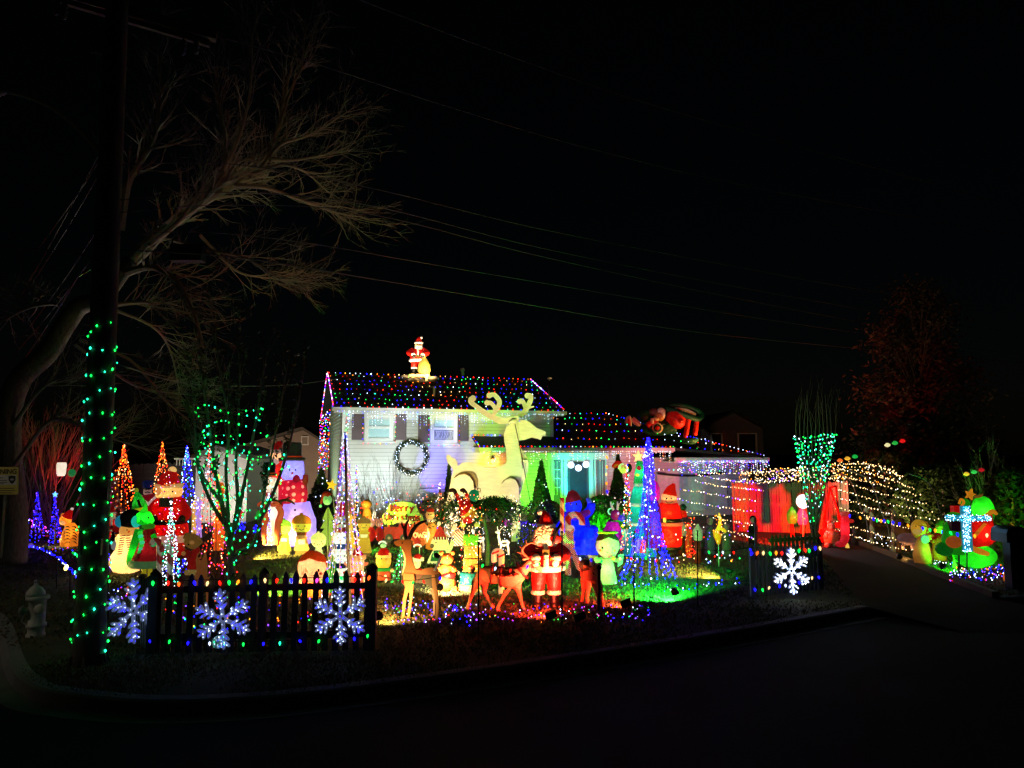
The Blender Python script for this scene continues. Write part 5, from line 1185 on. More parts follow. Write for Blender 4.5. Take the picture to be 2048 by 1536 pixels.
for s_ in (-1, 1): k.ell('ear', DEER, 1192 + s_ * 8, 1128, 5, 2.2, -22, 2, rot=s_ * 25); k.ell('eye', paint('0a0505', .2), 1193 + s_ * 5, 1139, 1.5, 1.5, -31, 1)
k.tube('rein', HARN, [(1180, 1128, -14), (1186, 1146, -22), (1192, 1152, -34)], 1.5); ringband(k, 'girth_strap', HARN, 1178, 1141, 15, 15, 1.6, 80)

# --- painted plywood cutouts
PLY = paint('b08a58', .7)
def cut(k, name, col, pts, x0, y0, sc, y=0, t=.018, par=None, e=0.):
    return k.poly(name, paint(col, .6, .12, 4, 40, .08) if not e else glow(col, e, .3), [(x0 + a / sc, y0 + b / sc) for a, b in pts], y, t, par)  # e gives the plywood its own glow in place of lamplight
k = K('deer_cutout', 'tall brown wooden deer cutout with pale chest and dark antlers at the front', 'deer cutout', 815, 1238)
Q = (740, 920, 4.266)
cut(k, 'neck_and_back', '8a5028', [(185, 705), (240, 683), (330, 680), (362, 690), (352, 780), (368, 870), (395, 930), (440, 935), (490, 915), (545, 905), (600, 912), (625, 950), (560, 968), (380, 968), (275, 966), (300, 900), (305, 840), (290, 790), (255, 745), (205, 735)], *Q, 0, .02)
cut(k, 'white_chest', 'e8d0a0', [(262, 752), (290, 790), (306, 840), (302, 900), (276, 966), (268, 990), (283, 900), (288, 850), (278, 795)], *Q, -1.2, .012)
cut(k, 'front_legs', '96562a', [(276, 968), (382, 968), (388, 1010), (378, 1090), (368, 1180), (350, 1290), (335, 1370), (315, 1370), (325, 1280), (342, 1190), (340, 1130), (325, 1130), (308, 1200), (298, 1290), (290, 1350), (268, 1350), (272, 1260), (280, 1180), (300, 1090), (280, 1040)], *Q, -1.5, .02)
cut(k, 'dark_flank', '3a0c08', [(382, 970), (420, 945), (470, 928), (560, 925), (625, 950), (630, 990), (610, 1030), (585, 1050), (545, 1050), (545, 970), (520, 955), (480, 960), (400, 1040), (384, 1050)], *Q, 2.5, .02)
cut(k, 'belly', '1a0806', [(384, 985), (470, 950), (548, 950), (548, 1075), (470, 1045), (390, 1042)], *Q, 5, .02)
cut(k, 'hind_legs', '8a5c34', [(545, 965), (575, 965), (590, 1050), (605, 1130), (612, 1220), (605, 1335), (580, 1335), (585, 1220), (570, 1120), (548, 1050)], *Q, 1.5, .02)
cut(k, 'far_hind_leg', '6a5040', [(505, 1080), (548, 1085), (545, 1180), (540, 1310), (525, 1310), (528, 1180), (512, 1120)], *Q, 22, .02)
k.tube('antler', paint('2a1410', .6), [(812, 1080, 0), (808, 1066, 2), (810, 1050, 3), (816, 1040, 4)], [4, 4, 3, 1.6]); k.tube('antler', paint('2a1410', .6), [(818, 1078, 0), (826, 1060, 2), (840, 1046, 3), (856, 1040, 4)], [4, 4, 3.2, 1.6])
k.tube('antler_tine', paint('2a1410', .6), [(808, 1060, 2), (802, 1052, 2), (801, 1045, 2)], [3, 2, 1]); k.tube('antler_tine', paint('2a1410', .6), [(830, 1055, 2), (830, 1044, 2)], [3, 1]); k.ell('eye', paint('101010', .2), 803, 1087, 1.3, 1.3, -1, 1)
k.tube('tail_stick', stripes('f0e0c0', '4a2a20', 60), [(876, 1138, -3), (884, 1122, -3), (890, 1110, -3)], 2.4); k.ell('tail_tuft', paint('201816', .8), 881, 1108, 7, 5, -3, 3, rot=30)
k.root.rotation_euler.z = R(-20)
# giant plywood deer
k = K('giant_deer', 'giant pale plywood deer with curled antlers standing in front of the house', 'deer cutout', 970, 1083)
Q = (860, 760, 4.517); PWD = wood('f6eacc', .1, (1.2, 1.2, 6), .7)
PWE = wood('a88c5c', .2, (1.2, 1.2, 6), .8)  # darker rim wood stands in for the shadow gaps at the leg tops
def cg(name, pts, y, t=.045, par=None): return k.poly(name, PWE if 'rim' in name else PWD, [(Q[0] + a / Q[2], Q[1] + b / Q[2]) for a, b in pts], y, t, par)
body = [(145, 700), (155, 675), (178, 678), (190, 695), (225, 712), (248, 740), (250, 778), (285, 752), (330, 742), (375, 743), (430, 765), (500, 785), (580, 790), (640, 775), (690, 745), (760, 745), (830, 720), (885, 720), (890, 790), (878, 840), (850, 925), (832, 985), (815, 1050), (812, 1120), (500, 1110), (160, 1120), (175, 990), (190, 900), (196, 860), (212, 815), (185, 775), (158, 745)]
cg('body', body, 0)
cg('neck_and_head', [(665, 800), (690, 740), (688, 640), (670, 560), (666, 490), (690, 425), (730, 392), (785, 372), (806, 380), (812, 362), (860, 360), (905, 385), (960, 432), (1047, 468), (1040, 505), (1022, 500), (1000, 540), (970, 530), (918, 520), (850, 542), (806, 546), (800, 600), (820, 700), (835, 800), (750, 830)], -5)
cg('chest_plate', [(800, 590), (830, 625), (862, 670), (890, 730), (888, 800), (845, 830), (800, 700)], 8)
def curl(pts, ws, y, t=.03, par=None):
    """one scroll-sawn antler piece: a ribbon of varying width cut from a board"""
    c = [Vector((a, b, 0)) for a, b in pts]; p = smoothpath(c, 6); n = len(p); V = []; W2 = []
    for i in range(n):
        q = i / (n - 1) * (len(ws) - 1); a = int(min(q, len(ws) - 2)); W2.append(ws[a] + (ws[a + 1] - ws[a]) * (q - a))
    mb = MB(); Lf = []; Rt = []
    for i in range(n):
        d = (p[min(i + 1, n - 1)] - p[max(i - 1, 0)]).normalized(); nn = Vector((-d.y, d.x, 0)) * W2[i] / 2; Lf.append(p[i] + nn); Rt.append(p[i] - nn)
    P3 = lambda q: k.p(Q[0] + q.x / Q[2], Q[1] + q.y / Q[2], y)
    off = Vector((0, t, 0)); v = [P3(q) for q in Lf] + [P3(q) for q in Rt]; m = len(v); v += [q + off for q in v]; fs = []
    for i in range(n - 1): fs += [(i, i + 1, n + i + 1, n + i), (m + i, m + n + i, m + n + i + 1, m + i + 1), (i, m + i, m + i + 1, i + 1), (n + i, n + i + 1, m + n + i + 1, m + n + i)]
    fs += [(0, n, m + n, m), (n - 1, m + n - 1, m + 2 * n - 1, 2 * n - 1)]
    mb.add(v, fs)
    for q, w in ((p[-1], W2[-1]),): mb.prism([P3(q + Vector((w * .56 * math.cos(a), w * .56 * math.sin(a), 0))) - Vector((0, .002, 0)) for a in [6.283 * i / 14 for i in range(14)]], off * 1.05)
    return mb.build('antler', PWD, par or k.root)
a1_ = curl([(800, 340), (740, 362), (650, 368), (570, 340), (480, 285), (410, 232), (375, 205), (368, 178), (388, 166)], [44, 52, 58, 52, 46, 42, 44, 48, 50], -11)
curl([(560, 335), (600, 270), (628, 210), (612, 165), (575, 132), (535, 140)], [30, 42, 44, 42, 40, 44], -11.6, .03, a1_); curl([(590, 290), (578, 240), (550, 208), (515, 206)], [26, 36, 38, 44], -12.2, .03, a1_); curl([(612, 215), (645, 190)], [22, 8], -12.6, .03, a1_); curl([(660, 385), (618, 390)], [30, 12], -10.4, .03, a1_)
a2_ = curl([(805, 330), (850, 290), (880, 240), (908, 185), (908, 145), (880, 142)], [36, 50, 46, 44, 46, 46], 14); curl([(862, 275), (852, 222), (830, 188), (808, 194)], [26, 38, 40, 42], 13.4, .03, a2_); curl([(890, 250), (936, 240)], [28, 10], 13, .03, a2_)
cg('hind_leg', [(140, 1120), (160, 1060), (180, 970), (220, 890), (260, 862), (310, 852), (355, 868), (388, 915), (398, 980), (385, 1050), (355, 1120), (300, 1160), (265, 1200), (245, 1290), (240, 1420), (190, 1420), (185, 1290), (180, 1200)], -13)
cg('hind_leg', [(130, 1100), (220, 1100), (180, 1190), (180, 1420), (130, 1420), (125, 1240)], 14)
cg('front_leg', [(612, 1120), (620, 1040), (640, 950), (680, 905), (730, 888), (775, 905), (800, 960), (806, 1050), (800, 1180), (805, 1290), (790, 1460), (735, 1460), (735, 1290), (705, 1180)], -13)
cg('front_leg', [(700, 1120), (820, 1100), (822, 1240), (815, 1440), (770, 1440), (770, 1240)], 14)
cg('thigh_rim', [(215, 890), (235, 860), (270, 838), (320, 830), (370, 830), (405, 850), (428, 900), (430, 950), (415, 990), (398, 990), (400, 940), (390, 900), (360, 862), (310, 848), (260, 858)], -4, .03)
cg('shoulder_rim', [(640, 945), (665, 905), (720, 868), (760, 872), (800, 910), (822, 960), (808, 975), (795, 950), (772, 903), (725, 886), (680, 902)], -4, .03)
k.tube('guy_wire', paint('181818', .5), [(1030, 848, -12), (1045, 920, -6), (1057, 985, 0), (1062, 1010, 0)], .7); k.tube('ear', PWD, [(1034, 838, -8), (1026, 842, -12), (1018, 845, -14)], [3, 5, 1.5])
for (u, v) in ((902, 1050), (1030, 1030)):
    pts = [k.p(u + rnd(-17, 17) * .7, v + rnd(-45, 40), rnd(-16, -9)) for _ in range(150)]; bulbs('leg_lights', pts, 'WyW', .016, k.root)
# merry christmas sign
k = K('merry_christmas_sign', 'green cloud shaped sign reading Merry Christmas in red letters', 'sign', 803, 1092)
k.tube('post', paint('e8e0c0', .5), [(775, 1092, 1), (775, 1048, 1)], 1, sm=False); k.tube('post', paint('e8e0c0', .5), [(832, 1092, 1), (832, 1048, 1)], 1, sm=False)
cl = [(766, 1042), (764, 1034), (768, 1027), (774, 1024), (774, 1016), (780, 1008), (792, 1005), (808, 1004), (822, 1005), (832, 1010), (835, 1018), (838, 1026), (845, 1031), (847, 1040), (842, 1048), (832, 1050), (815, 1046), (795, 1045), (780, 1049), (770, 1048)]
k.poly('board', glow('a0d860', .34, .2), cl, 0, .02)  # lime board given its own glow to read as brightly lit
STROKES = {'M': [[(0, 1), (.1, 0), (.4, .8), (.7, 0), (.85, 1)]], 'e': [[(.1, .6), (.6, .5), (.5, .32), (.2, .35), (.08, .7), (.3, 1), (.65, .88)]], 'r': [[(.1, .35), (.15, 1)], [(.15, .6), (.35, .35), (.6, .4)]], 'y': [[(.05, .35), (.3, .8)], [(.6, .35), (.3, .85), (.1, 1.25)]],
           'C': [[(.7, .15), (.4, 0), (.1, .3), (.08, .75), (.35, 1), (.75, .85)]], 'h': [[(.1, 0), (.12, 1)], [(.12, .6), (.35, .4), (.5, .6), (.52, 1)]], 'i': [[(.2, .4), (.22, 1)], [(.2, .12), (.22, .2)]], 's': [[(.55, .42), (.25, .38), (.15, .6), (.5, .75), (.45, .98), (.1, .95)]], 't': [[(.3, .05), (.32, 1)], [(.05, .4), (.6, .36)]],
           'm': [[(.05, .4), (.08, 1)], [(.08, .55), (.25, .4), (.38, .6), (.4, 1)], [(.4, .55), (.6, .4), (.75, .6), (.78, 1)]], 'a': [[(.55, .45), (.2, .42), (.1, .8), (.3, 1), (.55, .75), (.58, .42), (.65, 1)]], 'o': [[(.3, .4), (.08, .7), (.3, 1), (.58, .7), (.3, .4)]], 'w': [[(0, .4), (.2, 1), (.38, .55), (.58, 1), (.75, .4)]]}
def strokes(k, s, u, v, px, adv, mat, r, y=-1.5, slope=0):
    for i, ch in enumerate(s):
        for st in STROKES[ch]:
            o = k.tube('letter', mat, [(u + adv * i + a * px * .85, v + slope * i + b * px, y) for a, b in st], r, seg=6)
LR = paint('8a0c04', .5)
strokes(k, 'Merry', 781, 1009, 14, 9.6, LR, 1.9); strokes(k, 'Christmas', 768, 1026, 14, 8.1, LR, 1.65, slope=.25)
for (u, v) in ((795, 1007), (805, 1008), (829, 1013), (834, 1024), (770, 1030)): k.ell('stud', paint('101010', .4), u, v, 1, 1, -1, .6, seg=6)
k = K('round_ornament_sign', 'round red and orange ornament sign with cream lettering behind the brown deer', 'sign', 845, 1112)
k.tube('post', paint('e8e0c0', .5), [(839, 1112, 1), (839, 1080, 1)], 1, sm=False); k.lathe
k.poly('disc', glow('d85a28', .3, .3), [(838 + 21 * math.cos(a), 1068 + 26 * math.sin(a)) for a in [6.283 * i / 28 for i in range(28)]], 0, .02)
k.poly('red_patch', glow('c01810', .3, .3), [(824, 1075), (834, 1072), (842, 1082), (840, 1091), (830, 1088)], -.8, .006); strokes(k, 'ows', 826, 1058, 17, 9, glow('f4d8a0', .5, .3), 1.5, -1.6)
# polar bear cutout
k = K('polar_bear_cutout', 'waving polar bear cutout in a red hat and green jumper', 'bear cutout', 876, 1128); Q = (740, 920, 4.266)
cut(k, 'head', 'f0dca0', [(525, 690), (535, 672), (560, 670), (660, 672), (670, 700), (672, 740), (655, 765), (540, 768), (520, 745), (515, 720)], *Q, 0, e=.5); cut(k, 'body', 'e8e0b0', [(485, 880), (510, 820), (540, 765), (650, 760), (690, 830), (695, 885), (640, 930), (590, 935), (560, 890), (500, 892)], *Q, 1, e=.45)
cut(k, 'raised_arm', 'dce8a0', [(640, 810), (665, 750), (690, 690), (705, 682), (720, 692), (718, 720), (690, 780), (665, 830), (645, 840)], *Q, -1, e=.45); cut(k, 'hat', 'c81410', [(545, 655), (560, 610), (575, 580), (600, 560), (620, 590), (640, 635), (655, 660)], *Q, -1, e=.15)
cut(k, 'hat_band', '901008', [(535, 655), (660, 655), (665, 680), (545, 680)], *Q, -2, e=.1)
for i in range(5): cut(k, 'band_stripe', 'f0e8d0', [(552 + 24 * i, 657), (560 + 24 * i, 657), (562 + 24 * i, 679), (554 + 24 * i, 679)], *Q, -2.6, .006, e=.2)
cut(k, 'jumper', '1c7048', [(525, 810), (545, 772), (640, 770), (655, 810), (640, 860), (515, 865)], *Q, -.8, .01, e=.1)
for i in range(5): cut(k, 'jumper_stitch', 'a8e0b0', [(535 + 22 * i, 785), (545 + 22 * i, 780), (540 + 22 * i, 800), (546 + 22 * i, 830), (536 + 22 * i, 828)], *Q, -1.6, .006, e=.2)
k.ell('nose', paint('5a4a3a', .4), 864, 1092, 4, 4.5, -2, 2); k.ell('eye', paint('080808', .3), 872, 1085, 1.3, 1.3, -1, 1); k.ell('pompom', glow('f4ecc0', .4, .3), 878, 1047, 4, 4.5, -1, 3); k.tube('stake', PLY, [(876, 1130, 1), (876, 1110, 1)], 1.5, sm=False)
# mouse cutout in red jumper, with tan deer legs beside
k = K('mouse_cutout', 'tan mouse cutout in a red jumper above the near fence', 'mouse cutout', 395, 1172); Q = (200, 860, 4.267)
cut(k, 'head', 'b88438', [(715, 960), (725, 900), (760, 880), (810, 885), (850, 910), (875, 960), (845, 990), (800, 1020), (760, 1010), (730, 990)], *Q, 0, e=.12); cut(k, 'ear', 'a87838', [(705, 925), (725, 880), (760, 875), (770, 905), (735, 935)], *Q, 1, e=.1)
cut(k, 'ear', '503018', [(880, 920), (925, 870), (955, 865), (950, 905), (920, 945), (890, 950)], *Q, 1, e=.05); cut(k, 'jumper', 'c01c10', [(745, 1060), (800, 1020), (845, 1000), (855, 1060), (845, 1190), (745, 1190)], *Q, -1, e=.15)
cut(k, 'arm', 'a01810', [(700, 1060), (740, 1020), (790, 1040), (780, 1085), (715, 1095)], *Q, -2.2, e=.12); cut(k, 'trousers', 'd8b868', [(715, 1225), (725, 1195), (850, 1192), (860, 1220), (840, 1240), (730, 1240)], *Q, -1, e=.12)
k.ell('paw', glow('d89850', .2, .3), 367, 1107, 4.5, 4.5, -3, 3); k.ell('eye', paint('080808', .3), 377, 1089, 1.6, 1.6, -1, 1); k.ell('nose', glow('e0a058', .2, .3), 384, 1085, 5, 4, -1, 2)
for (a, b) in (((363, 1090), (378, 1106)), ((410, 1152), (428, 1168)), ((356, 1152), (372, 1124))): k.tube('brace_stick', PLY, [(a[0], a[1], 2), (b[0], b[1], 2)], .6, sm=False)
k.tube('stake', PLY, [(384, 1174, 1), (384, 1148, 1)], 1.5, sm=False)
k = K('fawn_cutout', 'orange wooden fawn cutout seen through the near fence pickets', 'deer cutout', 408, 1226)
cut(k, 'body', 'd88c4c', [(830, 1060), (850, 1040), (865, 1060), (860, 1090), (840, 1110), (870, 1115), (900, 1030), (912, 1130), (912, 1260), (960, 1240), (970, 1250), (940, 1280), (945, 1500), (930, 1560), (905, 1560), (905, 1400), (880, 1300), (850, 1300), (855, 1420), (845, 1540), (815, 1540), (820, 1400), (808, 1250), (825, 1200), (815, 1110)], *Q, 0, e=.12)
cut(k, 'inner_ear', '6a3820', [(838, 1065), (850, 1055), (856, 1070), (846, 1090)], *Q, -1, .006); k.ell('eye', paint('080808', .3), 397, 1113, 1.5, 1.5, -1, 1)
# child carollers, plain wooden cutouts
def caroller(label, u, vb, vt, hr, skin, coat, hat, scarf=None, e=.2, hairc=None, sc=1.):  # wooden figures glow by e in place of light falling on them
    k = K('caroller_cutout', label, 'child cutout', u, vb, None, 'wooden caroller children'); h = vb - vt
    ov = lambda cu, cv, a, b, n=22, t0=0, t1=6.283: [(cu + a * math.cos(t0 + (t1 - t0) * i / n), cv + b * math.sin(t0 + (t1 - t0) * i / n)) for i in range(n)]
    hv = vt + hr * 1.05
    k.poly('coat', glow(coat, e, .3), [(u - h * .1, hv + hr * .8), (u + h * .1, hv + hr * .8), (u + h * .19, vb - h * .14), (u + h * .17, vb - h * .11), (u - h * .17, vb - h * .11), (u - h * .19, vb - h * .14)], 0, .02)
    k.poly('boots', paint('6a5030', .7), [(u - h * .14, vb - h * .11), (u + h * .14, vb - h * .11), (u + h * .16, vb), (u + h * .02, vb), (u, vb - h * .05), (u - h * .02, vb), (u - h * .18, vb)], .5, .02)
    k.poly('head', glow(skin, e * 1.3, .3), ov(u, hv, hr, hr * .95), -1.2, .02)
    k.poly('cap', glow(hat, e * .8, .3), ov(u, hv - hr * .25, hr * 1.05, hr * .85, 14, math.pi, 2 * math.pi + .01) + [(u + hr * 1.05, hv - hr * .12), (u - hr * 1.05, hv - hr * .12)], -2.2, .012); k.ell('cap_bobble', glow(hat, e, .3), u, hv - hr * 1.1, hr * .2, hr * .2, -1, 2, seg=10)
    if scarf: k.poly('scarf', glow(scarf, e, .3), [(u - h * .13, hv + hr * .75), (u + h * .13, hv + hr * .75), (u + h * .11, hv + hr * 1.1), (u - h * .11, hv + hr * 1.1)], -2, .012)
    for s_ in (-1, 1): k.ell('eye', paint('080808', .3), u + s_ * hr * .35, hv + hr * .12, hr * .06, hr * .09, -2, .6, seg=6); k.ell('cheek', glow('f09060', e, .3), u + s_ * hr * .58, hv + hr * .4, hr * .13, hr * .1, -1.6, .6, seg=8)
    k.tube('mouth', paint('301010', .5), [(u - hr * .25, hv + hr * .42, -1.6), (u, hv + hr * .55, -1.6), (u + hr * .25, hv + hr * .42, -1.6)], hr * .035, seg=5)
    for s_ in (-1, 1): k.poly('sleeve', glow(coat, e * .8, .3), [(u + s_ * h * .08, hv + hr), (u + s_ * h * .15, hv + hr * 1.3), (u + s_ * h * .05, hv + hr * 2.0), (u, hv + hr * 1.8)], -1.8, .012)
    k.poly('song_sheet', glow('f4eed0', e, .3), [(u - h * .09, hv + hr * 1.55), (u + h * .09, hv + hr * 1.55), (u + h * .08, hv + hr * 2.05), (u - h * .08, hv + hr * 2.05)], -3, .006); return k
caroller('yellow coated caroller child cutout in a green cap beside the giant snowman', 568, 1110, 1040, 14, 'e8d060', 'd8b020', '4a8a20')
caroller('round faced caroller child cutout in an orange cap and pink coat', 603, 1110, 1030, 19, 'f0d858', 'e09868', 'b86820', '903818')
caroller('pale faced caroller child cutout partly behind the tall white light cone', 637, 1120, 1066, 15, 'fff4b8', 'e8e0c0', 'e8d8a0', e=.3)
caroller('caroller child cutout with brown cap and yellow coat right of the white light cone', 728, 1115, 1035, 13, 'd8b040', 'c8a028', '7a4a24', e=.14)
caroller('caroller child cutout in yellow partly hidden in the white light cone', 695, 1112, 1028, 11, 'f0d080', 'e8c020', 'e8c838', e=.25)
# big headed doll inflatable
def doll(name, label, u, vb, vt, hw_, hv_, hair, skin, coat, e=.2, lampw=8, cat='inflatable', halo=None, arms=None, smile=True):
    k = K(name, label, cat, u, vb); h = vb - vt; v = vt + hv_
    k.ell('head', glow(skin, e, .5), u, v, hw_, hv_, 0, hw_ * .9); mb = MB(); c = k.p(u, v, 0)
    n = 20
    V = []; Fs = []
    for j in range(8):
        t = 1.45 * j / 7
        for i in range(n):
            a = 6.283 * i / n; dep = 1.0 if math.sin(a) > -.2 else .62 + .25 * abs(math.cos(a)); tt = t * (dep if math.sin(a) < -.2 else 1.25)
            V.append(c + Vector((1.045 * hw_ * math.sin(tt) * math.cos(a), .95 * hw_ * math.sin(tt) * math.sin(a), 1.05 * hv_ * math.cos(tt))) * 1 * Vector((1, 1, 1)).x if False else c + Vector((1.045 * hw_ * k.s * math.sin(tt) * math.cos(a), .96 * hw_ * k.s * math.sin(tt) * math.sin(a), 1.05 * hv_ * k.s * math.cos(tt))))
    for j in range(7):
        for i in range(n): Fs.append((j * n + i, j * n + (i + 1) % n, (j + 1) * n + (i + 1) % n, (j + 1) * n + i))
    mb.add(V, Fs); mb.build('hair', glow(hair, e * .5, .4), k.root, True)
    for s_ in (-1, 1): k.ell('eye', paint('060606', .2), u + s_ * hw_ * .42, v + hv_ * .22, hw_ * .07, hv_ * .1, -hw_ * .8, hw_ * .05, seg=8); k.ell('cheek', glow('f07858', e, .4), u + s_ * hw_ * .58, v + hv_ * .42, hw_ * .12, hv_ * .09, -hw_ * .7, hw_ * .06, seg=8)
    k.tube('mouth', paint('400808', .4), [(u - hw_ * .16, v + hv_ * .48, -hw_ * .78), (u, v + hv_ * .58, -hw_ * .76), (u + hw_ * .16, v + hv_ * .48, -hw_ * .78)], hw_ * .025, seg=6); k.ell('nose', glow(skin, e, .5), u, v + hv_ * .34, hw_ * .06, hv_ * .06, -hw_ * .86, seg=8)
    bw = hw_ * .75
    k.lathe('robe', glow(coat, e, .5), u, [(vb, bw * 1.05), (vb - 2, bw * 1.1), ((vb + v + hv_) / 2, bw * .85), (v + hv_ * .9, bw * .55), (v + hv_ * .75, bw * .2)], flat=.75)
    for s_ in (-1, 1):
        q = arms or (.9, .25); k.tube('sleeve', glow(coat, e, .5), [(u + s_ * bw * .4, v + hv_ * 1.05, 0), (u + s_ * bw * .95, v + hv_ * (1.05 + q[1]), -bw * .2), (u + s_ * bw * (1.0 + q[0] * .3), v + hv_ * (1.05 + q[1] * .6), -bw * .5)], [bw * .22, bw * .26, bw * .3]); k.ell('hand', glow(skin, e, .5), u + s_ * bw * (1.02 + q[0] * .3), v + hv_ * (1.03 + q[1] * .5), bw * .17, bw * .17, -bw * .62, seg=10)
    if halo: k.tube('halo', glow(halo, e * 2, .4), [(u + hw_ * .8 * math.cos(a), vt + 1 - hv_ * .04 * math.sin(a), hw_ * .6 * math.sin(a)) for a in [6.283 * i / 16 for i in range(17)]], 2)
    if lampw: k.lamp(u, v, lampw, 'fff0d0'); k.lamp(u, (vb + v + hv_) / 2 - 3, lampw, 'fff0d0')
    return k
doll('doll_inflatable', 'big headed doll with orange hair peeping over the near fence', 625, 1192, 1103, 29, 31, 'd85818', 'f0a878', 'e07828', .22, 6)
k = doll('angel_inflatable', 'angel figure with dark hair and halo glowing green in the flood lamp', 1215, 1167, 1064, 24, 26, '3a3028', 'e0f0e0', 'b8f4c8', .04, .6, halo='c8e040', arms=(1.3, .1))
k.tube('star', glow('f0e060', .8, .4), [(1224, 1115, -22), (1230, 1118, -22)], 4); k.poly('wing', glow('90d8d0', .2, .5), [(1236, 1110), (1248, 1108), (1245, 1128), (1236, 1134)], 6, .03); k.poly('wing', glow('b0e8a0', .2, .5), [(1196, 1112), (1175, 1110), (1180, 1120), (1198, 1128)], 6, .03)
# ------------------------------------------------------------------ light cones
def cone(label, u, vb, vt, w, pat, n, r, strands=10, Y=None, top=None, wire='202020', pole=True, wr=.003, group='light cone trees', dense_top=1., conc=1.):
    k = K('light_cone_tree', label, 'light tree', u, vb, Y, group); wm = MB(); pts = []
    for i in range(strands):
        a = 6.283 * (i + rnd(-.2, .2)) / strands; pt = k.p(u, vt, 0); pb = k.p(u + w * math.cos(a), vb - 2 + rnd(0, 4), w * math.sin(a)); pb.z = max(pb.z, -k.base.z + .02) if Y else max(pb.z, .02)
        cv = lambda t: Vector((pt.x + (pb.x - pt.x) * (.14 * min(1, t * 8) + .86 * t ** conc if conc > 1 else t), pt.y + (pb.y - pt.y) * (.14 * min(1, t * 8) + .86 * t ** conc if conc > 1 else t), pt.z + (pb.z - pt.z) * t))
        wm.tube([cv(q / 8) for q in range(9)] if conc > 1 else [pt, pb], wr, 3); m = n // strands
        for j in range(m):
            t = ((j + rnd(0, 1)) / m) ** dense_top; pts.append(cv(t) + Vector((rnd(-.02, .02), rnd(-.02, .02), 0)))
    wm.build('wire', paint(wire, .5), k.root, False, 'stuff'); bulbs('bulbs', pts, pat, r, k.root, .35)
    if pole: k.tube('pole', paint((.12, .12, .12), .5), [(u, vb, 0), (u, vt, 0)], .9, sm=False)
    return k
cone('amber and red light cone nearest the utility pole', 248, 1052, 890, 36, 'aoooyr', 330, .028, 14, 24)
cone('orange red light cone behind the lit up Santa', 325, 1052, 884, 34, 'aoooyr', 260, .028, 12, 25)
cone('blue light cone right of the lit up Santa', 374, 1052, 892, 27, 'bbbbbwc', 260, .03, 12, 24.5)
cone('red light cone in front of the white shed', 421, 1066, 884, 26, 'rrrow', 170, .028, 10, 22)
cone('small blue light tree by the red stems, left one', 75, 1084, 984, 16, 'bbbbv', 130, .02, 10, None, group='pair of small blue trees')
cone('small blue light tree by the red stems, right one with a star', 110, 1092, 994, 15, 'bbbbv', 120, .02, 10, None, group='pair of small blue trees')
kk = K('star_topper', 'pale blue star on the right one of the two small blue trees', 'star', 110, 992, G(110, 1092).y)
kk.poly('star', lamp_mat('60b0ff', 2.5), [(110 + (6 if i % 2 == 0 else 2.6) * math.sin(i * .6283), 989 - (6 if i % 2 == 0 else 2.6) * math.cos(i * .6283)) for i in range(10)], 0, .02)
cone('bright white spire of lights before the lit up Santa', 342, 1188, 1002, 22, 'wwwWt', 230, .0165, 9, None, dense_top=.9)
cone('red and white dripping light cone left of the magnolia', 432, 1148, 1005, 40, 'rrpoy', 190, .017, 10, wire='b08070')
cone('tall white light cone with pale strands behind the near fence', 690, 1206, 866, 50, 'wwwbwWvrb', 560, .0135, 17, None, wire='f0e8e0', wr=.0055, dense_top=1.35, pole=False, conc=1.7)
kk = K('light_cone_pole', 'grey steel mast of the tall white light cone', 'pole', 696, 1212); kk.tube('mast', paint((.2, .19, .18), .4), [(700, 1214, -4), (694, 1040, -4), (690, 864, 0)], [3.4, 3, 2], sm=False)
cone('giant blue light cone with a dense bright spire on the right lawn', 1297, 1158, 876, 58, 'bbbbbbbbbbw', 1150, .022, 20, None, wire='10104a', wr=.004, dense_top=1.15, conc=2.8)
cone('multicoloured light column left of the teal tree inflatable', 1254, 1132, 930, 16, 'rbawyrwt', 190, .02, 8, None)
cone('thin column of violet and white lights before the giant snowman', 538, 1090, 984, 6, 'vwwb', 110, .02, 6, 19)
cone('thin column of white and blue lights against the left house corner', 713, 1080, 930, 7, 'wbvaw', 90, .024, 6, 22)
cone('small gold light spire beside the giant deer', 880, 1060, 962, 10, 'yyoW', 60, .02, 6, 22)
cone('small green light tree with one big blue bulb behind the brown deer', 803, 1166, 1092, 20, 'gggtw', 110, .014, 10, None, wire='186030', wr=.008)
kk = K('green_tinsel_arch', 'strip of green tinsel lights standing left of the brown deer antlers', 'light tree', 812, 1100); kk.tube('tinsel', glow('20a040', .4, .3), [(815, 1050, 0), (812, 1065, 0), (806, 1076, 0)], [4, 4, 2.5])
# ------------------------------------------------------------------ left yard figures
k = K('santa_inflatable', 'big red Santa studded with white lights in the left yard', 'santa figure', 337, 1112)
E_ = .28
k.lathe('trousers', glow(RED, E_, .5), 338, [(1112, 22), (1100, 30), (1080, 28), (1072, 22)], flat=.8); k.lathe('coat', glow(RED, E_, .5), 337, [(1082, 34), (1078, 39), (1060, 38), (1046, 36), (1040, 33), (1030, 34), (1010, 33), (998, 28), (990, 16)], flat=.75)
k.lathe('coat_trim', glow('f0c0a8', E_, .5), 337, [(1084, 36), (1082, 41), (1071, 41), (1068, 36)], flat=.78); k.lathe('belt', paint('1a0806', .4), 337, [(1048, 33), (1047, 37.5), (1039, 35.5), (1038, 31)], flat=.78)
k.lathe('head', glow('f0c070', E_ * 1.2, .5), 337, [(1000, 12), (994, 24), (984, 27), (974, 26), (966, 20)], flat=.8); k.ell('nose', glow('f0b880', E_, .5), 320, 982, 7, 8, -14, 6)
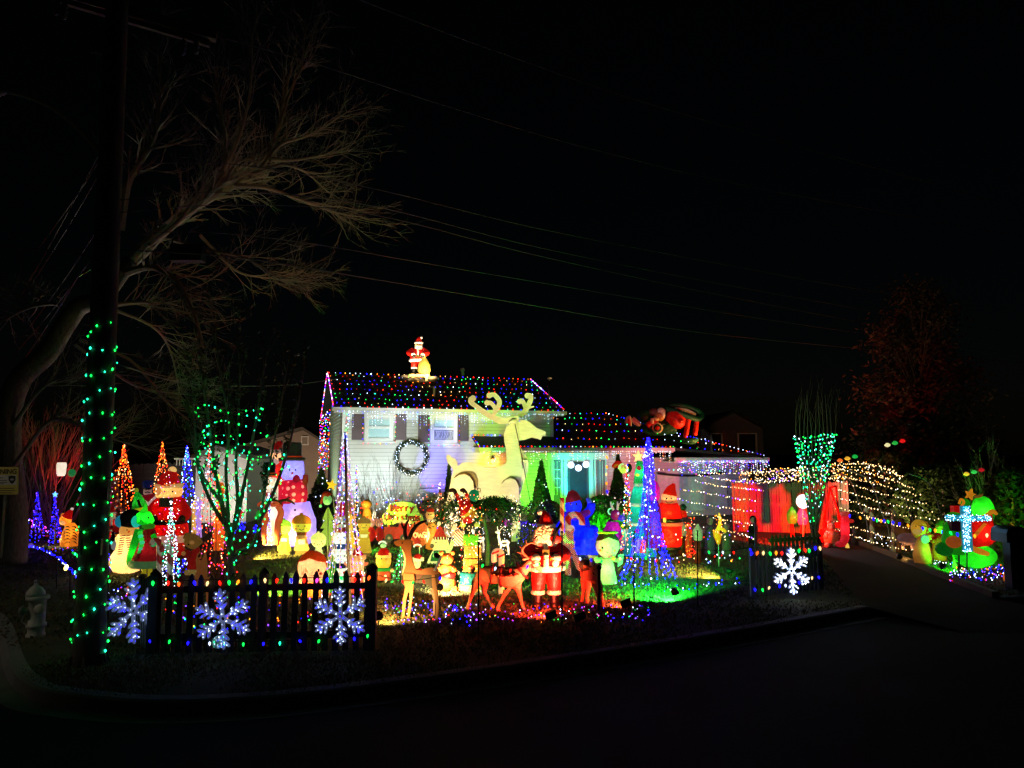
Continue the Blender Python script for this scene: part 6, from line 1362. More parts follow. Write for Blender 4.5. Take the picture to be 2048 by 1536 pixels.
k.lathe('hat_brim', glow('f0d090', E_, .5), 338, [(976, 22), (975, 27), (968, 28), (967, 22)], flat=.8); k.tube('hat', glow(RED, E_, .5), [(338, 970, 0), (340, 956, 0), (345, 946, 0), (347, 942, 0)], [24, 19, 11, 6]); k.ell('pompom', glow('f8d890', .6, .5), 345, 940, 8, 7)
for s_ in (-1, 1): k.tube('arm', glow(RED, E_, .5), [(337 + s_ * 22, 1004, 0), (337 + s_ * 36, 1024, -6), (337 + s_ * 30, 1036, -18)], [9, 10, 9]); k.ell('mitten', paint('14100c', .5), 337 + s_ * 27, 1038, 7, 8, -22, 6); k.ell('eye', paint('080808', .3), 337 + s_ * 8, 983, 1.6, 2, -21, 1, seg=8)
k.box('gift', paint('3a3048', .5), 318, 996, 342, 1014, -40, 10); bulbs('studs', [k.p(337 + 36 * math.sin(a) * rnd(.3, 1), rnd(945, 1100), -30 * abs(math.cos(a)) - 8) for a in [rnd(-1.5, 1.5) for _ in range(120)]], 'WpWo', .014, k.root); k.lamp(337, 1056, 10, RED); k.lamp(337, 1020, 8, RED); k.lamp(337, 984, 4)
# nutcracker
k = K('nutcracker_figure', 'toy soldier with blue shako and crossed white straps behind the Santa', 'toy soldier', 296, 1090, 20.5)
k.lathe('jacket', glow('b02030', .2, .4), 296, [(1055, 12), (1030, 15), (1000, 19), (992, 15), (988, 7)], flat=.7); k.lathe('face', glow('d8b0a8', .25, .4), 295, [(990, 6), (987, 8), (978, 8), (974, 7)], flat=.9); k.lathe('shako', glow('20307a', .15, .4), 295, [(976, 8.5), (974, 9.5), (962, 10), (961, 6)]); k.tube('shako_peak', paint('0a0a14', .4), [(287, 977, -7), (295, 978, -11), (303, 977, -7)], 1.6)
for s_ in (-1, 1):
    k.tube('cross_strap', glow('f0d8d0', .4, .3), [(296 + s_ * 15, 994, -9), (296, 1008, -14), (296 - s_ * 13, 1020, -10)], 2.4); k.tube('arm', glow('b02030', .2, .4), [(296 + s_ * 16, 996, 0), (296 + s_ * 20, 1015, 0), (296 + s_ * 18, 1034, -3)], [5, 5, 4]); k.tube('leg', glow('d8d0d8', .15, .4), [(296 + s_ * 6, 1052, 0), (296 + s_ * 6, 1086, 0)], 6, sm=False)
    k.ell('epaulette', glow('e8c0b0', .3, .3), 296 + s_ * 16, 993, 6, 3, 0, 5); k.ell('eye', paint('060606', .3), 295 + s_ * 3, 980, 1.2, 1, -8, .6, seg=6)
k.tube('moustache', paint('100808', .5), [(290, 985, -7.5), (295, 984, -9), (300, 985, -7.5)], 1.1)
# pink lit bush/tree beside pole
conifer('pink_lit_tree', 'small pinkish flocked tree with lights right behind the utility pole', 225, 1062, 945, 20, paint('c08888', .7, .2, 3, 10, 0), 1400, .1, lights=('oaWp', 60, .022), Y=22, cat='tree')
# red and gold figures beside pole: stacked blow mould santa
k = K('blow_mould_santa', 'small faded Santa blow mould tucked beside the utility pole', 'santa figure', 223, 1090); santa(k, 223, 1090, 1012, 1.1, .1, .4, False, 2)
# green hatted elf ornament
k = K('elf_inflatable', 'green pointed elf hat head with yellow face above the scarf snowman', 'elf figure', 280, 1122)
k.tube('hat', glow('1a9a2a', .22, .5), [(280, 1016, 0), (278, 1005, 0), (275, 992, 0), (273, 984, 0)], [16, 13, 7, 3]); k.ell('hat_tip', glow('b8b830', .3, .4), 273, 981, 4, 5); k.ell('face', glow('f0e020', .3, .5), 281, 1017, 13, 9, -3, 11); k.tube('feather', paint('5a1410', .5), [(276, 1000, -14), (279, 1008, -15), (282, 1014, -14)], 2.4); k.lathe('body', glow('186a20', .1, .5), 280, [(1122, 16), (1100, 18), (1060, 16), (1026, 10)], flat=.7); k.lamp(280, 1008, 2); k.lamp(280, 1075, 2)
# scarf snowman with cyan ear muffs
k = K('snowman_inflatable', 'snowman with cyan ear muffs, black hair band and striped scarf', 'snowman', 252, 1146)
k.lathe('body', glow('f8c878', .45, .5), 252, [(1146, 14), (1142, 24), (1128, 33), (1112, 31), (1098, 22), (1088, 20), (1075, 23), (1068, 19)], flat=.85); k.lathe('head', glow('f8c060', .5, .5), 258, [(1072, 12), (1068, 18), (1056, 18), (1050, 15)], flat=.9)
k.lathe('dark_cap', paint('1a0c08', .6), 262, [(1054, 18), (1048, 21), (1035, 23), (1026, 19), (1020, 10), (1018, 2)], flat=.8)
for s_, u in ((-1, 241), (1, 273)): k.ell('ear_muff', glow('30b8d8', .3, .5), u, 1043, 11, 12, -6, 8)
for (u0, u1) in ((246, 240), (256, 262)):
    for i in range(9): t = i / 8; k.tube('scarf_stripe', paint('b02010', .6), [(u0 + (u1 - u0) * t - 5, 1072 + 36 * t, -20 - 8 * t), (u0 + (u1 - u0) * t + 4, 1071 + 36 * t, -21 - 8 * t)], 1.1, seg=5)
k.ell('eye', paint('080808', .3), 254, 1060, 1.4, 1.8, -17, 1, seg=6); k.tube('carrot_nose', glow('f07010', .4, .3), [(258, 1063, -17), (256, 1066, -26)], [2.2, .4]); k.lamp(252, 1115, 9, 'fff0d8'); k.lamp(252, 1078, 3)
# green frilled dinosaur in red coat
k = K('dinosaur_inflatable', 'bright green frilled dinosaur in a dark red coat facing right', 'dinosaur', 296, 1156)
GR = '20d828'
k.tube('head', glow(GR, .4, .5), [(281, 1046, 0), (288, 1034, 0), (296, 1042, 0), (303, 1046, 0)], [13, 15, 13, 9]); k.tube('crest', glow('40f030', .5, .5), [(286, 1028, 0), (290, 1018, 0), (291, 1008, 0)], [9, 5, 1.5]); k.ell('jaw', glow('50a828', .3, .5), 297, 1052, 13, 7, -2, 9); k.ell('cheek_muff', glow('30e0e0', .4, .5), 272, 1043, 9, 12, -7, 7)
k.lathe('coat', glow('80141c', .12, .4), 296, [(1122, 33), (1118, 31), (1095, 22), (1075, 15), (1062, 12), (1056, 8)], flat=.8); k.lathe('coat_hem', glow('78b070', .18, .4), 295, [(1134, 33), (1131, 37), (1121, 35), (1119, 30)], flat=.82)
k.tube('back', glow('18b828', .3, .5), [(280, 1060, 4), (274, 1085, 4), (268, 1110, 4), (262, 1126, 3), (258, 1132, 0)], [10, 12, 13, 10, 5])
for i in range(9):
    v = 1066 + i * 6.4; u = 284 - abs(i - 3) * 1.3; k.ell('frill', glow('50f0c0' if i % 2 else '40e850', .45, .5), u, v, 5.5, 4.2, -16, 4, rot=-20, seg=10)
for u in (288, 300): k.tube('leg', glow('d8c830', .3, .4), [(u, 1134, -4), (u, 1156, -4)], 4.5, sm=False); 
k.ell('foot', paint('20180c', .5), 284, 1152, 9, 5, -8); k.ell('foot', glow('d8c830', .3, .4), 304, 1155, 8, 4, -8); k.ell('eye', paint('060606', .2), 297, 1036, 1.8, 2.4, -13, 1, seg=8); k.tube('arm', glow(GR, .4, .5), [(306, 1070, -6), (314, 1085, -10), (320, 1090, -12)], [5, 5, 6]); k.lamp(288, 1040, 5, 'a0ffa0'); k.lamp(296, 1100, 4, 'ffc0b0'); k.lamp(270, 1105, 2, 'a0ffa0')
# penguin and clutter
k = K('penguin_inflatable', 'small penguin with red cap behind the scarf snowman', 'penguin', 230, 1102)
k.lathe('body', paint('141214', .4), 230, [(1102, 9), (1092, 14), (1080, 13), (1072, 8)], flat=.9); k.ell('belly', glow('d8e0d8', .2, .4), 231, 1090, 10, 11, -7, 7); k.ell('head', paint('141214', .4), 232, 1068, 9, 8); k.tube('cap', glow('b81810', .2, .4), [(232, 1062, 0), (236, 1056, 0), (240, 1058, 0)], [9, 6, 2]); k.tube('beak', glow('f0a020', .3, .3), [(232, 1070, -8), (231, 1071, -14)], [2, .4]); k.ell('eye', paint('f0f0f0', .3), 229, 1066, 1.6, 1.6, -8, 1, seg=6)
# leaning candy canes
def cane(label, u, vb, vt, hook, r, c1='e8e0c8', c2='b02018', scale=None, side=-1, e=.12, Y=None, group=None):
    k = K('candy_cane', label, 'candy cane', u, vb, Y, group); h = hook
    k.tube('cane', stripes(c1, c2, scale or 1 / (k.s * r * 5), (1, 0, .8), e), [(u, vb, 0), (u, vt + h, 0)] + [(u + side * (h - h * math.cos(a)), vt + h - h * math.sin(a), 0) for a in (.6, 1.2, 1.8, 2.5, 3.14)] + [(u + side * 2 * h, vt + h * 1.5, 0)], r); return k
cane('pale striped candy cane leaning behind the near fence, left one', 318, 1174, 1080, 7, 5, 'c8c8a8', '982820'); cane('pale striped candy cane behind the near fence, right of the first', 340, 1186, 1092, 8, 6, 'c8c8a8', '982820')
for i, (u, v) in enumerate(((306, 1087), (326, 1104))):
    kk = K('paper_lantern', 'pale green %s lantern hung between the striped canes' % ('upper', 'lower')[i], 'lantern', u, v, 15.); kk.poly('shade', glow('40c878', .4, .4), [(u + 8 * math.cos(a), v + 7 * math.sin(a)) for a in [6.283 * i_ / 8 for i_ in range(8)]], 0, .05); kk.tube('cord', paint('202020'), [(u, v - 6, 1), (u, v - 14, 1)], .4, sm=False)
# tiger
k = K('tiger_figure', 'sitting orange tiger in a Santa hat among the small blue trees', 'tiger', 142, 1092); TG = glow('f0a030', .4, .5); BS = paint('1a0a04', .5)
k.lathe('body', TG, 140, [(1092, 16), (1080, 20), (1066, 15), (1052, 11), (1046, 6)], flat=.9); k.ell('head', TG, 131, 1040, 11, 11); k.ell('muzzle', glow('f8d890', .5, .5), 126, 1045, 6, 5, -7); k.ell('haunch', TG, 153, 1080, 12, 12, -3); k.tube('foreleg', TG, [(130, 1062, -8), (127, 1080, -11), (125, 1091, -12)], [5, 4.5, 5]); k.tube('tail', TG, [(160, 1086, 6), (168, 1072, 8), (164, 1060, 8)], 3)
k.tube('hat', glow(RED, .3, .5), [(134, 1034, 0), (139, 1026, 0), (144, 1019, 0)], [10, 6, 2]); k.ell('pompom', glow(WHT, .5, .5), 144, 1018, 3, 3); k.ell('ear', TG, 126, 1030, 4, 4); k.ell('eye', paint('060606', .2), 126, 1038, 1.3, 1.6, -9, 1, seg=6); k.ell('nose', paint('301010', .3), 123, 1043, 1.6, 1.3, -11, 1, seg=6)
for i in range(6): k.tube('stripe', BS, [(127, 1056 + 6 * i, -11), (134, 1053 + 6 * i, -15), (140, 1055 + 6 * i, -16)], [.4, 1.3, .4], seg=5); k.tube('stripe', BS, [(144, 1052 + 6 * i, -14), (150, 1054 + 6 * i, -14), (154, 1058 + 6 * i, -12)], [.4, 1.2, .4], seg=5)
k.lamp(140, 1070, 3, 'ffd0a0'); k.lamp(131, 1040, 1.5, 'ffd0a0')
# hanging lanterns in the red stems
k = K('hanging_lantern', 'plain white paper lantern glowing among the red stems', 'lantern', 122, 952, 21); k.lathe('shade', glow('f8f0e0', .75, .4), 122, [(952, 6), (948, 8), (930, 9), (925, 8)], seg=16); k.tube('cord', paint('202020'), [(122, 925, 0), (123, 890, 0)], .4, sm=False)
k = K('hanging_ornament', 'round green ornament hanging beside the white lantern', 'ornament', 144, 955, 21); k.ell('ball', glow('30a860', .35, .4), 144, 946, 7, 8); k.tube('cord', paint('202020'), [(144, 938, 0), (146, 892, 0)], .4, sm=False)
k = K('green_toy_boat', 'small flat glowing green boat on the grass beside the tiger', 'ornament', 152, 1112); k.tube('hull', glow('20e850', .6, .4), [(144, 1104, 0), (152, 1109, 0), (161, 1108, 0), (166, 1103, 0)], [1.5, 3, 3, 1.5])
# clutter of ornaments around the magnolia
for lb, u, v, w, h, c in (('teardrop red ornament hanging inside the magnolia', 482, 1029, 5.5, 9, 'e83848'), ('teardrop green ornament right of the magnolia', 516, 1030, 5, 10, '30a840')):
    k = K('hanging_ornament', lb, 'ornament', u, v, 18); k.lathe('drop', glow(c, .45, .4), u, [(v + h, .5), (v + h * .6, w * .6), (v, w), (v - h * .5, w * .75), (v - h, w * .1)], seg=14); k.tube('cord', paint('202020'), [(u, v - h, 0), (u, v - h - 9, 0)], .4, sm=False)
for lb, u, v in (('blue light ball under the magnolia, left of three', 464, 1060), ('blue light ball under the magnolia, middle of three', 484, 1052), ('blue light ball under the magnolia, right of three', 513, 1058)):
    k = K('blue_light_ball', lb, 'light ball', u, v, 18, 'blue light balls'); k.ell('core', paint('080830', .4), u, v, 7, 7, seg=12); bulbs('bulbs', [k.p(u + rnd(-8, 8), v + rnd(-8, 8), -7) for _ in range(20)], 'b', .022, k.root)
k = K('orange_figure', 'tall glowing orange plastic candle figure behind the red light cone', 'candle', 437, 1100, 19); k.lathe('candle', glow('f07828', .4, .5), 437, [(1100, 10), (1040, 9), (975, 7), (965, 4)]); k.lathe('flame', lamp_mat('ffb050', 3), 437, [(964, 1), (958, 3.4), (948, .4)], seg=10); k.lamp(437, 1040, 3, 'ffb070'); bulbs('bulbs', [k.p(437 + rnd(-14, 12), rnd(965, 1090), -12) for _ in range(40)], 'rropy', .02, k.root)
for (lb, u, c) in (('lit cream and gold wire figure left of the red light cone', 388, 'f0c860'), ('lit lilac wire figure left of the red light cone', 398, 'd8b0f0')):
    k = K('lit_wire_figure', lb, 'light figure', u, 1075, 21); k.tube('frame', glow(c, .5, .3), [(u - 3, 1075, 0), (u - 1, 1040, 0), (u, 1012, 0), (u + 3, 1000, 0)], [2, 3.5, 3.5, 2]); k.tube('leg', glow(c, .5, .3), [(u + 4, 1075, 6), (u + 2, 1045, 3), (u, 1015, 0)], 2); bulbs('bulbs', [k.p(u + rnd(-6, 6), rnd(995, 1070), -4) for _ in range(30)], 'wvyb', .018, k.root)
# ------------------------------------------------------------------ giant snowman and companions
k = K('snowman_inflatable', 'giant inflatable snowman in a black top hat and spotted scarf', 'snowman', 590, 1092, 20.5); SW = 'c8b8f0'
k.lathe('body', glow(SW, .22, .55), 592, [(1092, 20), (1084, 32), (1064, 39), (1040, 38), (1020, 30), (1004, 25)], flat=.95, seg=32); k.lathe('scarf', glow('b81838', .28, .45, ('f0b0a0', 5.5)), 586, [(1006, 24), (1000, 27), (985, 28), (972, 26), (962, 22), (958, 16)], flat=.95)
k.lathe('head', glow('a8a0ff', .38, .55), 585, [(962, 14), (956, 21), (944, 23), (930, 22), (922, 20)], flat=.95); k.lathe('hat', glow('343638', .13, .3), 584, [(921, 25), (918, 27), (916, 26), (914, 19), (888, 18), (885, 16), (884, 3)]); k.lathe('hat_band', glow('d04018', .4, .4), 584, [(919, 18), (918.5, 20.5), (912, 20), (911.5, 18)])  # hat and band glow faintly in place of light falling on them
k.tube('scarf_end', glow('b81838', .25, .45), [(590, 962, -22), (593, 955, -26), (598, 962, -27)], [5, 6, 3]); k.tube('arm', glow('a83820', .2, .4), [(606, 978, 0), (610, 962, -4), (611, 950, -6)], [5, 6, 5]); k.ell('eye', paint('202040', .3), 579, 940, 1.5, 2, -22, 1, seg=8); k.ell('eye', paint('202040', .3), 591, 940, 1.5, 2, -22, 1, seg=8); k.tube('carrot_nose', glow('e07828', .3, .4), [(585, 946, -22), (583, 949, -34)], [2.4, .5])
for i in range(3): k.ell('coal_button', paint('181018', .4), 590, 1020 + 16 * i, 2.4, 2.4, -36 - i * 2, 1.5, seg=8)
k.lamp(592, 1050, 26, 'b090ff'); k.lamp(585, 942, 8, 'b0b0ff'); k.lamp(586, 984, 8, 'ffb0b0')
k = K('santa_inflatable', 'tall thin Santa behind the giant snowman, only head and shoulder showing', 'santa figure', 552, 1080, 23)
k.lathe('body', glow('d83028', .3, .5), 558, [(1080, 20), (1000, 20), (960, 18), (930, 13), (922, 8)], flat=.8); k.ell('head', glow('f0b890', .35, .5), 551, 911, 11, 12); k.lathe('hat_brim', glow('d0c8c0', .2, .5), 553, [(906, 9), (905, 12), (900, 12), (899, 9)]); k.tube('hat', glow('b81818', .2, .5), [(553, 901, 0), (557, 890, 0), (564, 884, 0)], [11, 8, 3]); k.tube('beard', glow('f0e0d8', .3, .5), [(546, 918, -8), (550, 924, -10), (557, 922, -9)], [4, 6, 4]); k.ell('nose', glow('f09070', .4, .5), 541, 912, 3, 3); k.lamp(558, 955, 6, 'ffd0c0'); k.lamp(551, 911, 2)
k = K('snowman_inflatable', 'small snowman in a dark top hat with red band left of the giant one', 'snowman', 538, 1090, 19.5); k.lathe('body', glow('e8d8d0', .3, .5), 539, [(1090, 12), (1070, 17), (1040, 16), (1015, 12), (998, 14), (980, 14), (965, 12), (955, 9)], flat=.9); k.lathe('hat', paint('141812', .4), 538, [(950, 15), (948, 16), (946, 12), (928, 12), (925, 9), (924, 2)]); k.lathe('hat_band', glow('e05020', .45, .4), 538, [(953, 11), (952, 13.5), (946, 13.5), (945, 11)]); k.ell('eye', paint('060606', .3), 534, 966, 1.2, 1.5, -13, 1, seg=6); k.tube('carrot_nose', glow('f08030', .4, .3), [(537, 970, -13), (534, 972, -20)], [1.8, .3]); k.tube('scarf', glow('d04030', .3, .4), [(527, 985, -6), (538, 989, -14), (550, 985, -6)], 3.4); k.lamp(538, 1030, 4); k.lamp(538, 975, 2)
k = K('reindeer_inflatable', 'pair of slim salmon coloured reindeer necks in front of the giant snowman', 'reindeer', 545, 1090, 18.5)
SL2 = glow('e86848', .32, .5)
for (u, d_) in ((530, 0), (556, 1)):
    k.tube('leg', SL2, [(u, 1090, 0), (u - 2, 1060, 0), (u + 1, 1040, 0)], [4, 5.5, 6]); k.tube('neck', SL2, [(u + 1, 1044, 0), (u + 6 * d_, 1025, 0), (u, 1012, 0)], [7, 6, 6]); k.ell('head', SL2, u - 6, 1008, 10, 5.5, 0, 5, rot=-15); k.ell('ear', SL2, u + 6, 1003, 4, 2, 0, 2, rot=-30)
    k.tube('antler', paint('4a1c14', .6), [(u + 2, 1004, 0), (u + 14, 1000, 0), (u + 26, 1003, 0), (u + 34, 1009, 0)], [3, 3, 2.4, 1]); k.tube('antler', paint('4a1c14', .6), [(u + 14, 1000, 0), (u + 24, 994, 0)], [2.4, 1]); k.ell('eye', paint('060606', .3), u - 8, 1007, 1.1, 1.1, -5, .8, seg=6)
# ------------------------------------------------------------------ behind the white cone: cutout tree of snowmen
k = K('snowman_tower', 'stack of blue scarfed snowmen with a big yellow star inside the white light cone', 'snowman', 682, 1182); WB = glow('c0dcd8', .26, .5)
for (v, r_) in ((1150, 24), (1110, 21), (1075, 18), (1042, 15)): k.ell('ball', WB, 683, v, r_, r_ * .95, 0, r_ * .8)
for (v, r_, c) in ((1130, 19, '182858'), (1092, 17, '3060a8'), (1060, 14, 'a03030')): k.lathe('scarf', glow(c, .2, .4), 683, [(v + 5, r_ * .9), (v + 4, r_), (v - 4, r_), (v - 5, r_ * .9)], flat=.82)
k.tube('hat', glow('d82848', .3, .5), [(680, 1032, 0), (684, 1018, 0), (686, 1004, 0)], [12, 8, 3]); k.tube('mouth', paint('8a2018', .5), [(672, 1050, -13), (683, 1046, -14), (694, 1049, -13)], 1.6)
for (u, v) in ((678, 1040), (688, 1040), (676, 1075), (688, 1075), (676, 1112), (689, 1112)): k.ell('eye', paint('060606', .3), u, v, 1.4, 1.6, -18, 2, seg=6)
k.poly('star', glow('f0d030', .9, .3), [(663 + (12 if i % 2 == 0 else 5) * math.sin(i * .6283 + .2), 970 - (12 if i % 2 == 0 else 5) * math.cos(i * .6283 + .2)) for i in range(10)], 4, .03); k.tube('star_post', paint('c8c0a0', .5), [(664, 980, 5), (672, 1040, 5)], 1, sm=False); k.lamp(683, 1150, 3); k.lamp(683, 1112, 2); k.lamp(683, 1076, 2)
k = K('elf_head_ornament', 'green faced elf head in a red trimmed hat beside the yellow star', 'elf figure', 652, 1012, 15.5); k.ell('face', glow('a8d098', .35, .5), 655, 1000, 9, 10); k.tube('hat', glow('a82818', .25, .5), [(658, 993, 1), (650, 988, 1), (645, 998, 1), (642, 1008, 1)], [8, 5, 3, 2]); k.ell('bobble', glow('80d890', .5, .4), 641, 1012, 3, 3); k.ell('eye', paint('060606', .3), 652, 998, 1, 1.4, -9, 1, seg=6); k.tube('stake', paint('303030'), [(656, 1008, 2), (656, 1150, 4)], .8, sm=False)
k = K('flat_green_tree', 'pale green layered wooden tree at the left foot of the white light cone', 'tree cutout', 655, 1120); 
for i in range(4): k.poly('tier', glow('98a850', .24, .3), [(656, 1012 + i * 17), (656 - 12 - i * 3.5, 1040 + i * 17), (656 + 12 + i * 3.5, 1040 + i * 17)], 2 - i * .8, .02)
k.tube('stake', PLY, [(656, 1120, 3), (656, 1080, 3)], 2, sm=False)
k = K('elf_inflatable', 'pink faced elf in a red hat at the right foot of the white light cone', 'elf figure', 714, 1186); k.ell('head', glow('f0a078', .32, .5), 712, 1128, 17, 16); k.lathe('hat_brim', glow('f4d890', .35, .5), 716, [(1120, 13), (1118, 16), (1111, 16), (1110, 12)]); k.tube('hat', glow('c01814', .25, .5), [(716, 1113, 0), (713, 1104, 0), (708, 1100, 0)], [13, 8, 3]); k.ell('pompom', glow('d0d8c0', .4, .5), 704, 1101, 5, 5)
k.lathe('tunic', glow('d85838', .28, .5), 714, [(1186, 12), (1175, 17), (1155, 15), (1143, 9)], flat=.8); k.box('red_apron', glow('b81410', .2, .4), 710, 1150, 722, 1180, -16, 2)
for s_ in (-1, 1): k.ell('ear', glow('f0a078', .32, .5), 712 + s_ * 19, 1128, 6, 3.5, 0, 3, rot=s_ * -20); k.tube('arm', glow('d85838', .28, .5), [(714 + s_ * 10, 1150, -4), (714 + s_ * 20, 1152, -9), (714 + s_ * 24, 1143, -11)], [4, 4, 4.5]); k.ell('eye', paint('060606', .3), 709 + s_ * 6, 1128, 1.2, 1.8, -16, 1, seg=6)
k.lamp(712, 1128, 2); k.lamp(714, 1160, 2)
k = K('green_gift_bag', 'bright green gift sack with orange top beside the near fence doll', 'gift', 664, 1184); k.lathe('sack', glow('28b838', .35, .5), 663, [(1184, 13), (1170, 15), (1140, 12), (1122, 8)], flat=.8); k.ell('tied_top', glow('60c850', .3, .4), 663, 1116, 8, 6)
# small Santa cutouts / blow moulds in the middle
k = K('santa_cutout', 'short winking Santa with green belt left of the small green light tree', 'santa figure', 767, 1164)
k.ell('head', glow('f0b848', .38, .45), 767, 1122, 15.5, 17, 0, 8); k.lathe('hat_brim', glow('f0c870', .38, .45), 767, [(1116, 13), (1114, 16), (1106, 15), (1105, 11)], flat=.6); k.tube('hat', glow('b81410', .25, .45), [(767, 1109, 0), (767, 1101, 0), (766, 1096, 0)], [14, 10, 4]); k.ell('pompom', glow('a8d8a8', .4, .4), 767, 1091, 6, 5)
k.lathe('coat', glow('d85030', .3, .45), 767, [(1160, 13), (1158, 15), (1146, 14), (1139, 10)], flat=.6); k.lathe('belt', glow('289030', .3, .4), 767, [(1142, 13), (1141, 15.5), (1136, 15), (1135, 11)], flat=.62)
for s_ in (-1, 1): k.ell('mitten', glow('f0c088', .35, .4), 767 + s_ * 17, 1141, 4, 4, -3, seg=8); k.tube('boot', paint('14100c', .5), [(767 + s_ * 6, 1156, -2), (767 + s_ * 6, 1165, -3)], 4, sm=False)
k.ell('eye', paint('060606', .3), 763, 1117, 1.3, 2.4, -8, 1, seg=6); k.tube('wink', paint('060606', .3), [(770, 1118, -8), (775, 1118, -7.5)], .5, seg=5); k.ell('button', glow('f0e8c0', .8, .3), 771, 1152, 2.4, 2.4, -9, 1, seg=8)
k = K('santa_cutout', 'small pale Santa head peeping over the back of the brown deer', 'santa figure', 838, 1160); k.ell('face', glow('f0dc90', .4, .45), 834, 1127, 8, 10, 0, 5); k.lathe('hat_brim', glow('f4e0a8', .4, .45), 836, [(1122, 11), (1121, 12), (1115, 12), (1114, 9)], flat=.6); k.tube('hat', glow('b01810', .22, .45), [(836, 1116, 0), (837, 1111, 0), (838, 1108, 0)], [10, 7, 3]); k.lathe('coat', glow('b02018', .2, .45), 836, [(1160, 9), (1148, 11), (1137, 7)], flat=.6); k.ell('eye', paint('060606', .3), 832, 1126, 1, 1.2, -5, 1, seg=6)
for i, (u, v) in enumerate(((765, 1092), (835, 1098))):
    kk = K('white_globe_lamp', 'small white ring shaped lamp %s the brown deer' % ('left of', 'behind')[i], 'lamp', u, v + 6, G(u, 1112).y); kk.tube('ring', glow('e8f0d8', .8, .3), [(u + 7 * math.cos(a), v - 4 - 5 * math.sin(a), 0) for a in [3.3 * i_ / 8 - .1 for i_ in range(9)]], 1.8)
k = K('blow_mould_choirboy', 'golden blow mould choirboy in a red cap behind the polar bear', 'blow mould', 864, 1098); k.lathe('robe', glow('d89030', .34, .5), 864, [(1098, 13), (1075, 12), (1050, 9), (1040, 6)]); k.ell('head', glow('f0c070', .4, .5), 860, 1030, 9, 10); k.ell('cap', glow('b03018', .3, .5), 861, 1021, 8, 5); k.ell('eye', paint('060606', .3), 857, 1029, 1, 1.3, -9, 1, seg=6); k.ell('collar', glow('f0e0b0', .4, .4), 863, 1041, 10, 4); k.lamp(864, 1072, 2)
# gold wire teddy stack
k = K('lit_teddy_bear', 'orange tinsel teddy bear with red bow glowing behind the brown deer', 'bear', 893, 1182); TD = paint('c86418', .8, .3, 20, 60, .8)
k.ell('body', TD, 893, 1166, 19, 16); k.ell('middle', TD, 892, 1138, 14, 13); k.ell('head', TD, 894, 1118, 13, 12); k.ell('red_bow', glow('c81410', .35, .3), 897, 1151, 14, 9, -8, 8)
for s_ in (-1, 1): k.ell('ear', TD, 894 + s_ * 11, 1106, 5, 5); k.ell('paw', TD, 893 + s_ * 15, 1178, 8, 6, -8); k.tube('arm', TD, [(892 + s_ * 10, 1134, -3), (892 + s_ * 19, 1144, -8)], [6, 5])
bulbs('bulbs', [k.p(893 + rnd(-20, 20), rnd(1108, 1182), -19) for _ in range(70)], 'oaoy', .013, k.root)
# tower of lit gifts and elf
k = K('lit_gift_tower', 'tower of glittering gift boxes with an upside down elf diving into it', 'gift tower', 940, 1182); 
k.lathe('drum', glow('187060', .2, .4), 941, [(1168, 21), (1166, 22), (1146, 21), (1144, 19)], seg=16); k.lathe('drum_rim', glow('d8c860', .4, .4), 941, [(1181, 22), (1179, 24), (1169, 24), (1167, 21)], seg=16); k.box('gold_box', glow('a87020', .25, .4), 926, 1118, 958, 1144, -12, 24); k.box('amber_box', glow('c88028', .3, .4), 928, 1092, 962, 1116, -12, 24); k.box('green_box', glow('60c020', .42, .4), 926, 1071, 956, 1091, -14, 24)
k.box('striped_box', stripes('e8d8a0', '801810', 16, e=.25), 908, 1062, 928, 1092, -4, 16); k.tube('elf_body', glow('c81814', .28, .4), [(935, 1046, 0), (934, 1026, 0), (930, 1008, 0)], [10, 13, 12]); k.tube('elf_sash', glow('d8c830', .4, .4), [(926, 1035, -10), (938, 1026, -14), (946, 1014, -10)], 3); k.ell('elf_sack', glow('c07818', .3, .4), 942, 1026, 11, 11, -4)
for s_ in (-1, 1): k.tube('elf_leg', glow('c81814', .25, .4), [(930 + s_ * 5, 1008, 0), (926 + s_ * 9, 996, 0), (922 + s_ * 10, 986, 0)], [6, 4, 3]); k.tube('elf_boot', paint('2a0c08', .5), [(922 + s_ * 10, 987, 0), (916 + s_ * 10, 980, 0), (910 + s_ * 12, 982, -2)], [4, 4.4, 3]); k.ell('elf_hand', glow('d8e060', .4, .4), 940 + s_ * 14, 1050, 6, 5, -4)
k.tube('trunk_frame', paint('4a3010', .6), [(940, 1075, 6), (940, 1045, 6)], 3, sm=False); bulbs('bulbs', [k.p(940 + rnd(-26, 24), rnd(985, 1182), rnd(-28, -10)) for _ in range(240)], 'yyaorWy', .0135, k.root)
k = K('glass_ball_ornament', 'green glass ball ornament with gold loop above the gift tower', 'ornament', 949, 1004, G(940, 1182).y + .1); k.ell('ball', glow('289868', .4, .5), 948, 991, 11, 12); k.tube('loop', paint((.7, .5, .15), .3, .1, 5, 30, .1, 1.), [(958 + 3.5 * math.cos(a), 980 + 3.5 * math.sin(a), 0) for a in [6.283 * i / 10 for i in range(11)]], .9, sm=False); k.tube('hook_wire', paint('302010'), [(949, 1003, 3), (946, 1040, 6)], .6, sm=False)
